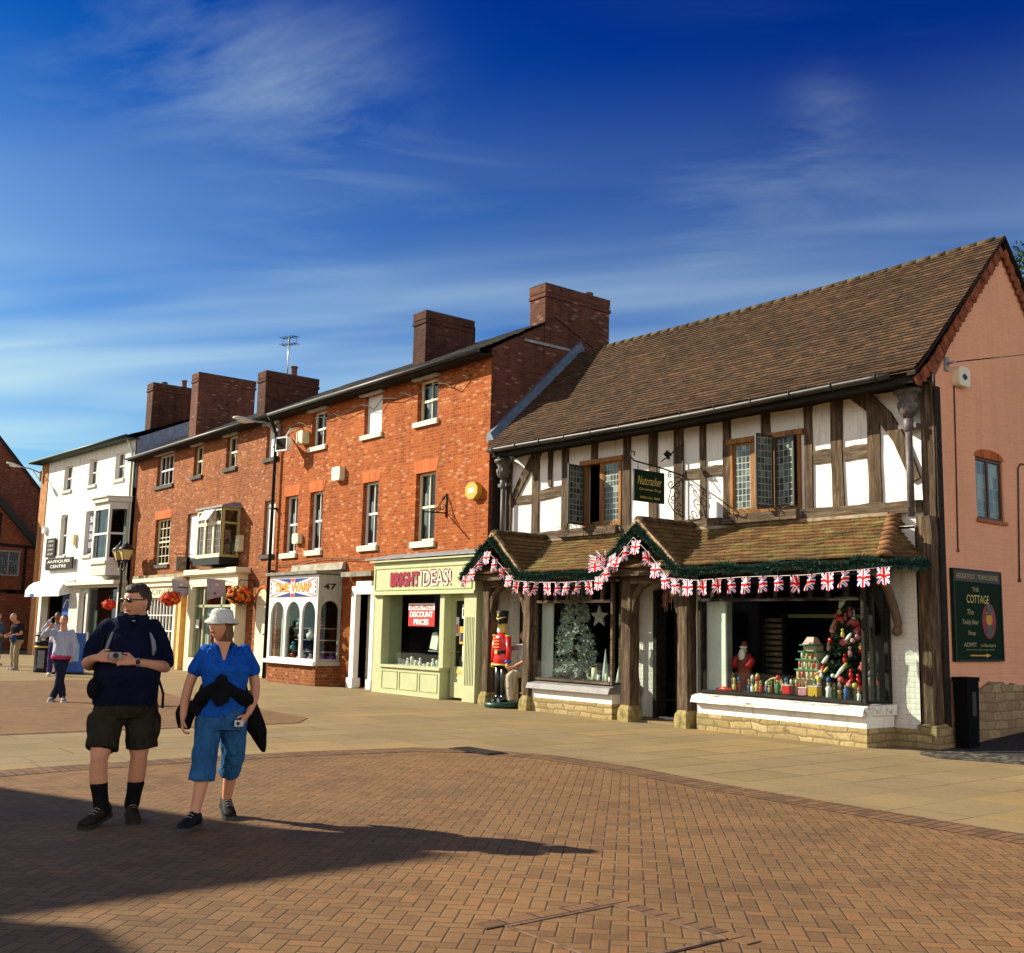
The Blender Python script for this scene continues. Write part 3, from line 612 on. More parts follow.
for i, (a, c, z) in enumerate([(-17.55,-15.8,3.41),(-14.62,-12.2,3.41),(-10.5,-8.42,3.415)]):
    tim('sill_beam', [(a,z),((a+c)/2,z+.01),(c,z)], .17, -.02, .10, TIMX, 60+i, amp=.014)
tim('brace', [(-17.15,5.25),(-17.6,4.75),(-18.05,4.15)], [.24,.20,.17], -.02, .045, TIMV, 70)
tim('curved_brace', [(-9.52,5.28),(-9.28,5.08),(-9.0,4.80),(-8.78,4.45),(-8.60,4.0),(-8.52,3.8)], [.26,.24,.22,.20,.18,.15], -.02, .055, TIMV, 71, amp=.006)
# casement windows
def casement(par, F, u0, u1, z0, z1, d, ang=0, hinge='l', fm=OAKORANGE, lead=LEADED, fw=.035):
    """a leaded casement, swung out by ang degrees about its left or right edge"""
    w = u1-u0; a = math.radians(ang); h = u0 if hinge == 'l' else u1; s = 1 if hinge == 'l' else -1
    G2 = Frame(F.P(h, d, 0), F.u*s*math.cos(a)+F.n*math.sin(a), F.n*math.cos(a)-F.u*s*math.sin(a))
    m = MB()
    for p0, p1, q0, q1 in ((0,fw,z0,z1),(w-fw,w,z0,z1),(fw,w-fw,z0,z0+fw),(fw,w-fw,z1-fw,z1)): m.fbox(G2, p0, p1, -.012, .018, q0, q1)
    c = m.build('casement', fm, par); m = MB(); m.fbox(G2, fw, w-fw, -.002, .004, z0+fw, z1-fw); m.build('leaded_light', lead, c)
    return c
DARKF = plain('dark_lead_frame', (.04,.042,.04), .5, .4)
for k, (u0, u1, z0, z1) in enumerate((W1, W2)):
    m = MB()
    for a, c, e, f in ((u0,u0+.06,z0,z1),(u1-.06,u1,z0,z1),(u0+.06,u1-.06,z0,z0+.06),(u0-.06,u1+.06,z1-.03,z1+.06)): m.fbox(F, a, c, -.10, .045 if e < z1-.1 else .07, e, f)
    if k == 0: m.fbox(F, -15.26, -15.18, -.10, .03, z0+.06, z1-.03)
    else: m.fbox(F, -11.54, -11.44, -.10, .03, z0+.06, z1-.03); m.fbox(F, -11.10, -11.05, -.10, .03, z0+.06, z1-.03)
    win = m.build('window', OAKORANGE, TH)
    if k == 0:
        casement(win, F, -15.69, -15.20, z0+.05, z1-.05, .05, 82, 'l', DARKF); casement(win, F, -15.18, -14.72, z0+.06, z1-.03, .0)
    else:
        casement(win, F, -11.94, -11.54, z0+.06, z1-.03, .0); casement(win, F, -11.46, -11.08, z0+.05, z1+.02, .05, 80, 'r', DARKF)
        casement(win, F, -11.05, -10.60, z0+.06, z1-.03, .02, 12, 'l', DARKF)
    m = MB()   # gathered curtain in the open light
    cu = -15.42 if k == 0 else -11.40
    m.rings([[(cu+.09*math.cos(t*.9+j)*.4+.045*j, 14.62+.03*math.sin(j*1.9), z) for j in range(6)] for t, z in enumerate(np.linspace(z0+.05, z1-.1, 9))], 0, True, False)
    m.build('curtain', CURT, win)
    m = MB()   # plank window box held by straps
    a, c = (u0-.55, u1+.05) if k == 0 else (u0-.05, u1+.05)
    for i in range(3): m.fbox(F, a+.02*i, c-.015*i, .10, .24-.02*i, z0-.17+.055*i, z0-.17+.05+.055*i)
    wb = m.build('window_box', TIMX, TH)
    m = MB()
    for q in np.linspace(a+.3, c-.3, 3 if k == 0 else 2): m.tube([F.P(q,.03,z0-.05),F.P(q,.26,z0-.02),F.P(q,.27,z0-.2),F.P(q,.05,z0-.24)], .012, 6)
    m.build('strap', TIMV, wb)
    m = MB()
    for i in range(60):
        q = random.uniform(a+.05, c-.05); m.tube([F.P(q,.17,z0), F.P(q+random.uniform(-.03,.03),.2,z0+random.uniform(.03,.09)), F.P(q+random.uniform(-.09,.09),.24,z0+random.uniform(.02,.08))], .003, 4)
    m.build('dry_stems', plain('dry_stem', (.14,.12,.06), .9), wb)
# gable window
m = MB(); fw = .045; u0, u1, z0, z1 = GW
for a, c, e, f in ((u0,u0+fw,z0,z1),(u1-fw,u1,z0,z1),(u0+fw,u1-fw,z0,z0+fw),(u0+fw,u1-fw,z1-fw,z1),((u0+u1)/2-.025,(u0+u1)/2+.025,z0+fw,z1-fw)): m.fbox(FGAB, a, c, -.09, -.03, e, f)
win = m.build('gable_window', plain('brown_frame', (.09,.045,.035), .5), TH)
m = MB(); m.fbox(FGAB, u0+fw, u1-fw, -.07, -.06, z0+fw, z1-fw); m.build('leaded_light', leaded_mat('pale_leaded_glass', .12, .19, 2.2), win)
m = MB(); m.fprism(FGAB, [(u0-.03,z1)]+[(u1+.03,z1)]+[((u0+u1)/2+.46*math.cos(t), z1+.14*math.sin(t)) for t in np.linspace(.0, math.pi, 9)], 0, .006); m.build('arch', ORG, win)
m = MB(); m.fbox(FGAB, u0-.03, u1+.03, -.02, .04, z0-.05, z0); m.build('sill', plain('tile_sill', (.35,.12,.05), .8), win)
# main roof
b = MB(); YE, ZE = 13.70, 5.26; XR = TX1+.10
n = 8
def sag(t): return -.05*math.sin(math.pi*t)
for i in range(n):
    t0, t1 = i/n, (i+1)/n; xa, xb = -18.42+(XR+18.42)*t0, -18.42+(XR+18.42)*t1
    def P(x, t, s): return (x, 14.05+(16.5-14.05)*s, 5.58+(7.95-5.58)*s+sag(t)*s)
    tile_roof(b, P(xa,t0,0), P(xb,t1,0), P(xb,t1,1), P(xa,t0,1), 36, seed=i, lip=.018)
    tile_roof(b, (xa if i else -17.98,YE,ZE+.03), (xb,YE,ZE+.03), P(xb,t1,0), P(xa,t0,0), 5, seed=40+i, lip=.02)
b2 = MB()
b.face([(-18.42,16.5,7.93),(XR,16.5,7.93),(XR,19.1,5.1),(-18.42,19.1,5.1)], 0, [(0,0),(10,0),(10,3),(0,3)])
b.face([(-17.98,YE,ZE-.01),(XR,YE,ZE-.01),(XR,14.05,5.53),(-18.42,14.05,5.53)], 0, [(0,0),(10,0),(10,.4),(0,.4)])
roof = b.build('roof', ROOFT, TH)
m = MB()
for i in range(34):
    x = -17.5+i*.272; t = (x+18.42)/(XR+18.42); z = 7.95+sag(t)
    if x > XR-.1: break
    m.rings([[(xx, 16.5+(.085+.003*e)*math.cos(a), z-.065+(.085+.003*e)*math.sin(a)) for a in np.linspace(-.1, math.pi+.1, 9)] for xx, e in ((x,0),(min(x+.275,XR),1))], 0, True, True)
m.build('ridge_tile', RIDGEM, roof)
m = MB()   # verge: scalloped tile hanging under the roof edge, both slopes
for (ya, za), (yb, zb) in (((13.78,5.18),(14.2,5.5)), ((14.2,5.5),(16.5,7.86)), ((18.9,5.15),(16.5,7.86))):
    A, B = Vector((ya, za)), Vector((yb, zb)); L = (B-A).length; N_ = max(1, int(L/.13)); tt = (B-A).normalized(); dn = Vector((tt.y, -tt.x)); dn = dn if dn.y < 0 else -dn
    for i in range(N_):
        p, q = A+tt*(i*L/N_), A+tt*((i+1)*L/N_); w = .17; k = dn*w
        poly = [p, q, q+k*.75, (q+k).lerp(p+k, .25), (q+k).lerp(p+k, .5)+dn*.015, (q+k).lerp(p+k, .75), p+k*.75]
        m.fprism(FGAB, [(v.x, v.y) for v in poly], .03+.012*(i % 2), .06+.012*(i % 2))
m.build('verge_tiles', plain('red_verge', (.24,.075,.035), .85, .1, var=.35, scale=7), roof)
m = MB()
for (ya, za), (yb, zb) in (((13.7,5.24),(14.08,5.58)), ((14.08,5.58),(16.5,7.95)), ((19.05,5.12),(16.5,7.95))):
    m.hexa([(TX1-.02,ya,za-.04),(XR+.01,ya,za-.04),(XR+.01,yb,zb-.04),(TX1-.02,yb,zb-.04),(TX1-.02,ya,za),(XR+.01,ya,za),(XR+.01,yb,zb),(TX1-.02,yb,zb)])
m.build('verge_board', TIMD, roof)
m = MB(); m.box(-17.98, TX1-.02, 13.86, 14.34, 5.20, 5.23); m.box(-17.98, TX1, 13.82, 13.86, 5.12, 5.28); m.build('eaves_board', TIMD, roof)
m = MB()   # gutter
m.rings([[(x, 13.73+.075*math.cos(a), 5.26+.075*math.sin(a)+.02*math.sin(x*.6)) for a in np.linspace(math.pi, 2*math.pi, 7)]+[(x, 13.73+.066*math.cos(a), 5.26+.066*math.sin(a)+.02*math.sin(x*.6)) for a in np.linspace(2*math.pi, math.pi, 7)] for x in np.linspace(-17.99, TX1-.28, 30)])
g_ = m.build('gutter', GUTTER, TH)
for x in np.linspace(-17.8, -8.7, 13):
    m = MB(); m.tube([(x,13.90,5.30),(x,13.80,5.24),(x,13.73,5.17),(x,13.66,5.24),(x,13.645,5.30)], .012, 5); m.build('gutter_bracket', BLACK, g_)
# the two lead rainwater heads and pipes
def downpipe(x, y):
    m = MB(); m.tube([(x,y,3.25),(x,y,4.55)], .052, 10)
    p = m.build('downpipe', LEADP, TH)
    m = MB(); m.lathe([(.06,4.5),(.075,4.52),(.075,4.68),(.055,4.70)], (x,y,0), 10)
    m.lathe([(.06,4.70),(.13,4.78),(.15,4.88),(.12,4.96),(.15,5.02),(.16,5.06),(.20,5.07),(.20,5.13),(.17,5.14)], (x,y,0), 14)
    for a in range(8): m.ball((x+.125*math.cos(a*.785), y+.125*math.sin(a*.785), 4.88), (.035,.035,.07), 6, 5)
    m.box(x-.16, x+.13, y-.02, y+.14, 4.55, 4.62)
    m.tube([(x,y,5.1),(x-.03,y-.12,5.2)], .045, 8); m.build('rainwater_head', LEADP, p)
    return p
p = downpipe(-8.53, 14.24)
p = downpipe(-18.12, 14.24)
# pent roof over the shop windows
b = MB(); YP, ZP, ZT = 13.05, 2.60, 3.33
tile_roof(b, (-18.0,YP,ZP),(-8.28,YP,ZP),(-8.95,14.40,ZT),(-18.0,14.40,ZT), 12, lip=.028, amp=.012, seg=.2)
tile_roof(b, (-8.28,YP,ZP),(-8.30,14.42,ZP+.03),(-8.90,14.42,ZT),(-8.95,14.40,ZT), 12, lip=.028, amp=.012, seg=.2)
b.box(-18.0,-8.34,YP+.04,14.2,ZP-.02,ZP+.0, 1)
pent = b.build('pent_roof', [PENTT, TIMD], TH)
m = MB()
for i in range(9):
    s0 = i/9; A = Vector((-8.27,YP,ZP+.03)).lerp(Vector((-8.93,14.40,ZT+.03)), s0)
    m.ball(A+Vector((0,.06,.01)), (.11,.11,.05), 10, 6)
m.build('hip_tile', RIDGE, pent)
m = MB(); m.fbox(F, -17.6, -8.95, -.02, .12, ZT-.03, ZT+.02); m.build('flashing', plain('mortar_fillet', (.30,.24,.17), .9, .1, var=.3), pent)
m = MB(); m.box(-18.0,-8.36,13.12,13.22,2.46,2.58); m.build('eaves_beam', TIMX, pent)
# porch gables
def porch_roof(xc, hw, seed):
    b = MB(); Y0, Y1 = 12.98, 14.38; za, ze = 3.40, 2.60
    for sx in (-1, 1):
        e0, e1, t1, t0 = (xc+sx*hw, Y0, ze), (xc+sx*hw, Y1, ze), (xc, Y1, za), (xc, Y0, za)
        if sx > 0: tile_roof(b, e0, e1, t1, t0, 10, lip=.026, amp=.012, seg=.2, seed=seed)
        else: tile_roof(b, e1, e0, t0, t1, 10, lip=.026, amp=.012, seg=.2, seed=seed)
    r = b.build('porch_roof', tile_mat('porch_tile', [(.15,.085,.04),(.20,.12,.05),(.12,.08,.035)], .17, .1, moss=.35), TH)
    m = MB()
    FF = FX(Y0)
    for sx in (-1, 1): wobble_beam_into(m, FF, [(xc, za-.035), (xc+sx*(hw-.02), ze-.035)], .085, -.06, .03, seed)
    m.build('bargeboard', plain('pale_oak_verge', (.40,.27,.15), .85, .1, var=.35, scale=8), r)
    m = MB()
    for i in range(5): m.rings([[(xc+.10*math.cos(a), yy, za-.03+.085*math.sin(a)) for a in np.linspace(-.1, math.pi+.1, 8)] for yy in (Y0+.28*i, Y0+.28*(i+1)-.01)])
    m.build('ridge_tile', RIDGEM, r)
    return r
def wobble_beam_into(m, FF, pts, w, d0, d1, seed=0):
    q = wobble_beam(FF, pts, w, d0, d1, amp=.006, seed=seed); b0 = len(m.v)
    m.v += q.v; m.f += [tuple(i+b0 for i in f) for f in q.f]; m.m += q.m; m.uv += q.uv; m.sm += q.sm
porch_roof(-16.80, .90, 1); porch_roof(-12.82, .92, 2)
def porch(xl, xr, wl, wr, yf=13.3, back=False):
    for x, w, sd in ((xl, wl, 1), (xr, wr, 2)):
        FF = FX(yf+.17)
        p = tim('porch_post', [(x,.26),(x+.01,1.2),(x,2.5)], [w,w*.94,w], -.10, .13, TIMV, int(x*10) % 97, FF, .014)
        m = MB(); n = 8
        m.rings([[(x+(w/2+e)*sx_, yf+.16+(.12+e)*sy_, z) for sx_, sy_ in ((-1,-.8),(-.8,-1),(.8,-1),(1,-.8),(1,.8),(.8,1),(-.8,1),(-1,.8))] for z, e in ((-.01,.05),(.08,.055),(.2,.04),(.27,.0))], 0, False); m.build('stone_base', BLOCK, p)
    FF = FX(yf+.10)
    tim('porch_beam', [(xl-.1,2.42),(xr+.1,2.42)], .17, -.07, .06, TIMX, 5, FF)
    w = xr-xl
    for sx, x in ((1, xl+wl/2), (-1, xr-wr/2)):   # curved knees
        tim('knee_brace', [(x-.02*sx,1.85),(x+.06*sx,2.1),(x+.2*sx,2.27),(x+.40*sx,2.36)], [.11,.11,.10,.09], -.05, .04, TIMV, 6, FF, .004)
porch(-17.46,-16.17,.19,.19); porch(-13.47,-12.16,.22,.22)
# doorways
m = MB(); m.box(-17.60,-17.0,14.36,14.40,.05,2.1); m.build('door', plain('near_black_door', (.015,.018,.016), .6), TH)
m = MB(); m.box(-13.52,-13.44,14.08,14.34,.03,2.25); m.box(-12.80,-12.72,14.08,14.34,.03,2.25); m.box(-13.44,-12.80,14.09,14.34,2.16,2.25)
m.build('door_frame', TIMD, TH)
m = MB(); m.box(-13.9,-11.9,13.5,14.2,-.004,.03); m.build('door_step', SLAB, TH)
m = MB()
for i in range(26):
    a = random.uniform(-.16,.16); m.tube([(-12.95+a,13.95,2.28),(-12.95+a*1.5,13.93+random.uniform(-.05,.05),2.28-random.uniform(.15,.42))], .008, 4)
orn = m.build('hanging_tassel', plain('dusty_pink', (.42,.22,.18), .8), None); tag(orn, 'dusty pink tassel decoration hanging in the middle doorway', 'decoration')
# display windows
def display(x0, x1, yf, yb, sillm, seed):
    m = MB(); FF = FX(yf)
    m.box(x0, x1, yf, yb, -.02, .25); st = m.build('stone_plinth', PLINTH, TH)
    m = MB(); m.box(x0+.01, x1-.01, yf+.012, yb, .25, .42); m.build('white_apron', WHITE, TH)
    m = MB(); m.hexa([(x0-.05,yf-.10,.42),(x1,yf-.10,.42),(x1,yf+.14,.42),(x0-.05,yf+.14,.42),(x0-.05,yf-.06,.52),(x1,yf-.06,.52),(x1,yf+.14,.58),(x0-.05,yf+.14,.58)]); m.box(x1-.13, x1+.05, yf+.14, yb-.01, .425, .568); m.build('window_sill', sillm, TH)
    m = MB()
    fw = .05
    for a, c, z0, z1 in ((x0+.02,x0+.07,.58,2.46),(x1-.07,x1-.02,.58,2.46),(x0+.09,x1-.09,.58,.62),(x0+.09,x1-.09,2.02,2.07),(x0+.09,x1-.09,2.40,2.46)): m.fbox(FF, a, c, -.09, -.02, z0, z1)
    n = int((x1-x0)/.29)
    for i in range(1, n): q = x0+(x1-x0)*i/n; m.fbox(FF, q-.035, q+.035, -.085, -.03, 2.07, 2.40)
    for yy in (yf+.24, yb-.09):
        m.box(x1-.085, x1-.025, yy, yy+.06, .58, 2.46)
    m.box(x1-.08,x1-.03,yf+.09,yb-.09,.58,.62)
    fr = m.build('display_window', TIMD if seed else TIMX, TH)
    m = MB(); m.fbox(FF, x0+.09, x1-.09, -.055, -.05, .62, 2.02); m.fbox(FF, x0+.09, x1-.09, -.055, -.05, 2.07, 2.40); m.box(x1-.056, x1-.05, yf+.09, yb-.03, .62, 2.40); m.build('pane', GLASS, fr)
    m = MB(); m.box(x0+.02, x1-.02, yf+.1, yb+1.3, .50, .56); m.build('display_floor', plain('display_cloth', (.008,.018,.010), .9, .1), TH)
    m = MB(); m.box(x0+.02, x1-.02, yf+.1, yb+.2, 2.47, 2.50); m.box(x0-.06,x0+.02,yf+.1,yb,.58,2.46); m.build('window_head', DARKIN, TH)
display(-16.05,-13.85,13.40,14.1, plain('grey_painted_sill', (.20,.195,.20), .6, var=.15), 0)
def flaky():
    g = G('flaking_white_paint', .7, .2); n = g.noise(g.map(g.obj(), scale=(1.2,5,9)), 2.2, 8, .7); g.col(g.ramp(n, [(.36, (.16,.14,.12)), (.44, (.50,.48,.44)), (.5, (.72,.70,.66))])); g.bump(n, .5, .01); return g.mat
display(-11.90,-8.80,13.40,14.1, flaky(), 1)
for x0, x1 in ((-11.87,-11.48),(-16.02,-15.72)):
    m = MB(); m.box(x0, x1, 13.62, 13.66, .57, 2.04); m.build('white_side_panel', WHITE, TH)
m = MB(); m.box(-8.87,-8.40,14.10,14.20,-.02,.24); m.box(-8.42,-8.19,14.30,14.5,-.02,.30); m.build('stone_plinth', PLINTH, TH)
m = MB(); m.hexa([(-8.45,14.06,.0),(-8.15,14.06,.0),(-8.17,14.65,.0),(-8.42,14.65,.0),(-8.44,14.09,.31),(-8.16,14.09,.31),(-8.17,14.65,.36),(-8.44,14.65,.36)]); m.build('corner_stone', PLINTH, TH)
m = MB(); m.fbox(FX(14.15), -8.92,-8.86,0,.06,.24,2.5); m.build('jamb', TIMD, TH)
# carved bracket under the right end of the pent roof
m = MB(); pts = [(14.12,2.50),(13.95,2.42),(13.92,2.20),(13.98,1.98),(14.06,1.80),(14.12,1.62)]
m.tube([(-8.68,y,z) for y, z in [(13.25,2.46),(13.55,2.40),(13.80,2.20),(13.95,1.95),(14.05,1.72),(14.04,1.60)]], [.05,.06,.065,.065,.06,.05], 8); m.ball((-8.68,14.02,1.60), .075, 8, 6)
m.build('carved_bracket', plain('carved_brown_oak', (.12,.075,.05), .6, .3, var=.3), TH)

# ---------------------------------------------------------------- things on and around the shop
def uvquad(m, p, n=1, mi=0):
    m.face(p, mi, [(0,0),(1,0),(1,1),(0,1)])
def garland(name, label, path, r, n):
    t = empty(name, path[0], label, 'garland'); m = MB(); rnd = random.Random(len(path)*7)
    P = [Vector(p) for p in path]; L = [(P[i+1]-P[i]).length for i in range(len(P)-1)]; T = sum(L)
    m2 = MB(); m2.tube(P, .02, 6); m2.build('cord', BLACK, t)
    for _ in range(n):
        s = rnd.uniform(0, T); i = 0
        while i < len(L)-1 and s > L[i]: s -= L[i]; i += 1
        c = P[i].lerp(P[i+1], min(1, s/L[i])); rr = r*(1+.35*math.sin(s*7+i))
        a = Vector((rnd.gauss(0,1),rnd.gauss(0,1),rnd.gauss(0,1))).normalized(); q = c+a*rr*rnd.uniform(.2,1)
        w = a.orthogonal().normalized()*.008; m.face([c+(q-c)*.3-w, c+(q-c)*.3+w, q+a*.022+w*.5, q+a*.022-w*.5], rnd.choice((0,0,0,1,1,2)))
    m.build('tinsel', [GARL, GARL2, GARL3], t); return t
garland('garland', 'green tinsel garland along the eaves above the right hand display window', [(x, 13.0, 2.50+.025*math.sin(x*5)+.015*math.sin(x*13)) for x in np.linspace(-11.9,-8.3,30)]+[(-8.26,13.5,2.52),(-8.28,14.3,2.56)], .085, 8200)
garland('garland', 'green tinsel garland along the eaves above the silver tree window', [(x, 13.0, 2.50+.02*math.sin(x*5)) for x in np.linspace(-15.9,-13.75,10)], .08, 4600)
garland('garland', 'green tinsel garland lining the middle porch gable', [(-13.75,12.93,2.50),(-13.2,12.93,2.98),(-12.82,12.93,3.26),(-12.4,12.93,2.92),(-11.9,12.93,2.50)], .09, 4000)
garland('garland', 'green tinsel garland lining the porch gable above the toy soldier', [(-17.75,12.93,2.50),(-17.2,12.93,2.98),(-16.80,12.93,3.26),(-16.4,12.93,2.92),(-15.9,12.93,2.50)], .09, 4000)
def flag_mesh(m, top, w, h, tilt, fold):
    """a small pleated flag hung by its top edge"""
    n = 4; P = Vector(top); rows = 3
    def pt(i, j): s = i/n; q = j/rows; return P+Vector(((s-.5)*w*(1-.35*abs(fold))*(1)+tilt*q*h, .055*fold*math.sin(s*6.3+q*2)-.05*q*fold, -q*h+(.02*math.sin(s*9) if j else 0)))
    for i in range(n):
        for j in range(rows):
            m.face([pt(i,j+1),pt(i+1,j+1),pt(i+1,j),pt(i,j)], 0, [(i/n,1-(j+1)/rows),((i+1)/n,1-(j+1)/rows),((i+1)/n,1-j/rows),(i/n,1-j/rows)], True)
bt = empty('bunting', (-12.8,12.9,2.4), 'string of small Union flags strung along the eaves and over both porches', 'bunting')
BP = [(-8.02,12.88,2.44),(-9.4,12.84,2.36),(-10.5,12.84,2.36),(-11.4,12.84,2.33),(-12.0,12.84,2.38),(-12.45,12.86,2.80),(-12.8,12.86,3.08),(-13.2,12.86,2.74),(-13.7,12.84,2.38),(-14.5,12.82,2.36),(-15.3,12.84,2.38),(-15.95,12.84,2.42),(-16.4,12.84,2.76),(-16.8,12.84,3.02),(-17.2,12.84,2.72),(-17.7,12.84,2.42)]
m = MB(); m.tube(BP, .0035, 5); m.build('string', WPAINT, bt)
rnd = random.Random(3); P = [Vector(p) for p in BP]; acc = .12
for i in range(len(P)-1):
    L = (P[i+1]-P[i]).length
    while acc < L:
        c = P[i].lerp(P[i+1], acc/L); m = MB(); flag_mesh(m, c+Vector((0,-.005,0)), .215, .24*rnd.uniform(.9,1.08), rnd.uniform(-.45,.15) if c.x < -13 else rnd.uniform(-.28,.16), rnd.uniform(-1.2,1.2)); m.build('flag', JACK, bt); acc += rnd.choice((.26,.28,.30))
    acc -= L
# crossed larger flags on the porch shoulder
t = empty('flag_cluster', (-13.35,12.8,2.75), 'bunch of Union flags on short sticks at the left shoulder of the middle porch', 'flags')
for k, (a, l) in enumerate(((150,.40),(115,.36),(75,.34),(30,.42),(200,.3))):
    dx, dz = math.cos(math.radians(a)), math.sin(math.radians(a)); c = Vector((-13.30,12.74-.02*k,2.70))
    m = MB(); e = c+Vector((dx*l,-.1,dz*l*.5)); m.tube([c, e], .006, 5); st = m.build('stick', WPAINT, t)
    m = MB(); h = Vector((0,0,-.16)); uvquad(m, [c.lerp(e,.15)+h, e+h, e, c.lerp(e,.15)]); m.build('flag', JACK, st)
# hanging sign
hs = empty('hanging_sign', (-13.08,14.38,4.3), 'dark green hanging shop sign on a scrolled iron bracket', 'sign')
FS = FY(-13.06)
m = MB(); m.fbox(FS, 13.12, 13.86, -.012, .012, 3.75, 4.29); bd = m.build('board', SIGNG, hs)
m = MB()
for q in ((13.115,13.865,3.745,3.758),(13.115,13.865,4.282,4.295),(13.115,13.128,3.745,4.295),(13.852,13.865,3.745,4.295)): m.fbox(FS, q[0], q[1], -.016, .016, q[2], q[3])
m.build('rim', BLACK, bd)
text(FS, 'lettering', 'Nutcracker', 13.20, 13.80, 4.04, 4.19, .014, GOLD, bd, shear=.3); text(FS, 'lettering', 'Christmas Shop', 13.24, 13.78, 3.93, 3.985, .014, GOLD, bd); text(FS, 'lettering', 'OPEN ALL YEAR', 13.26, 13.76, 3.80, 3.84, .014, GOLD, bd)
m = MB(); Q = lambda y, z: (-13.06, y, z)
m.tube([Q(14.38,4.30),Q(13.9,4.37),Q(13.12,4.44),Q(13.03,4.50),Q(13.06,4.60),Q(13.13,4.60),Q(13.13,4.53)], .014, 6)
m.tube([Q(14.38,4.88),Q(14.22,4.80),Q(14.02,4.64),Q(13.80,4.50)], .012, 6)
m.tube([Q(14.36,4.95),Q(14.36,3.55)], .016, 6)
def scroll(c, r, turns, s=1, ph=0): return [Q(c[0]+s*r*(1-.8*i/20)*math.cos(ph+turns*6.28*i/20), c[1]+r*(1-.8*i/20)*math.sin(ph+turns*6.28*i/20)) for i in range(21)]
for c, r, s, ph in (((14.22,4.16),.13,1,0),((14.18,3.95),.11,-1,1),((14.24,3.75),.11,1,2),((14.05,4.12),.09,-1,3),((14.10,3.86),.08,1,4),((14.30,3.60),.07,-1,0),((14.02,4.28),.06,1,1)): m.tube(scroll(c, r, 1.3, s, ph), .010, 5)
m.tube([Q(14.36,4.25),Q(14.05,4.05),Q(13.98,3.8),Q(14.15,3.62),Q(14.36,3.58)], .010, 5)
for y in (13.22,13.76): m.tube([Q(y,4.42),Q(y,4.28)], .008, 5)
m.build('bracket', BLACK, hs)
m = MB()
for i in range(26): a = random.uniform(0, 6.3); m.ball((-13.06+random.uniform(-.02,.02), 13.98+.10*math.cos(a)*random.random(), 4.64+.07*math.sin(a)*random.random()), (.012,.035,.022), 6, 4)
m.build('oak_leaf', BLACK, hs)
# signs and boxes on the pink gable
sg = empty('wall_sign', (-8.15,15.3,1.2), 'tall dark green shop sign with a bear in an oval on the pink gable', 'sign')
m = MB(); m.fbox(FGAB, 14.62, 16.0, .0, .05, 1.19, 2.52); bd = m.build('board', SIGNG, sg)
m = MB()
for q in ((14.62,16.0,1.19,1.22),(14.62,16.0,2.49,2.52),(14.62,14.65,1.22,2.49),(15.97,16.0,1.22,2.49),(14.65,15.97,2.33,2.345)): m.fbox(FGAB, q[0], q[1], .05, .062, q[2], q[3])
m.build('frame', BLACK, bd)
m = MB(); m.fbox(FGAB, 14.65, 15.97, .05, .053, 2.345, 2.49); m.build('header_panel', plain('brown_header', (.05,.025,.015), .5), bd)
SF = plain('sign_face_letters', (.42,.36,.16), .5); 
text(FGAB, 'lettering', 'BRIDGE FOOT . TOWN CENTRE', 14.72, 15.90, 2.38, 2.45, .054, SF, bd)
text(FGAB, 'lettering', 'THE', 15.15, 15.33, 2.20, 2.26, .052, SF, bd); text(FGAB, 'lettering', 'COTTAGE', 14.98, 15.62, 2.03, 2.15, .052, GOLD, bd)
text(FGAB, 'lettering', 'The', 14.98, 15.16, 1.86, 1.94, .052, SF, bd, shear=.2); text(FGAB, 'lettering', 'Teddy Bear', 14.84, 15.30, 1.70, 1.79, .052, SF, bd, shear=.2); text(FGAB, 'lettering', 'Shop', 14.98, 15.20, 1.55, 1.63, .052, SF, bd, shear=.2)
text(FGAB, 'lettering', 'ADMIT', 14.86, 15.22, 1.40, 1.46, .052, SF, bd); text(FGAB, 'lettering', 'collectors', 15.33, 15.76, 1.40, 1.45, .052, SF, bd); text(FGAB, 'lettering', 'open every day of the week', 14.92, 15.72, 1.345, 1.37, .052, SF, bd)
m = MB(); m.fprism(FGAB, [(15.03,1.265),(15.48,1.265),(15.48,1.245),(15.62,1.275),(15.48,1.305),(15.48,1.285),(15.03,1.285)], .05, .055); m.build('arrow', plain('orange_arrow', (.62,.30,.05), .5), bd)
m = MB(); m.fprism(FGAB, [(15.60+.20*math.cos(a), 1.78+.26*math.sin(a)) for a in np.linspace(0, 2*math.pi, 25)[:-1]], .05, .053); m.build('oval', plain('dark_red_oval', (.25,.02,.02), .5), bd)
m = MB(); m.fprism(FGAB, [(15.60+.095*math.cos(a), 1.80+.085*math.sin(a)) for a in np.linspace(0, 2*math.pi, 17)[:-1]], .053, .057)
for s in (-.08,.08): m.fprism(FGAB, [(15.60+s+.03*math.cos(a), 1.88+.03*math.sin(a)) for a in np.linspace(0, 2*math.pi, 9)[:-1]], .053, .056)
m.build('bear_face', plain('honey_fur', (.60,.28,.04), .7), bd)
m = MB(); m.fbox(FGAB, 15.53, 15.67, .057, .060, 1.87, 2.02); m.fbox(FGAB, 15.48, 15.72, .057, .061, 1.865, 1.885); m.fprism(FGAB, [(15.50,1.56),(15.70,1.56),(15.66,1.72),(15.54,1.72)], .053, .057); m.build('hat_and_coat', plain('grey_felt', (.10,.11,.11), .8), bd)
t = empty('alarm_box', (-8.13,15.05,5.4), 'pale alarm box with a small dark emblem high on the pink gable', 'alarm box')
m = MB(); m.fprism(FGAB, [(14.90,5.28),(14.94,5.24),(15.18,5.24),(15.22,5.28),(15.22,5.50),(15.14,5.54),(14.98,5.54),(14.90,5.50)], .0, .11); m.build('housing', CREAM2, t)
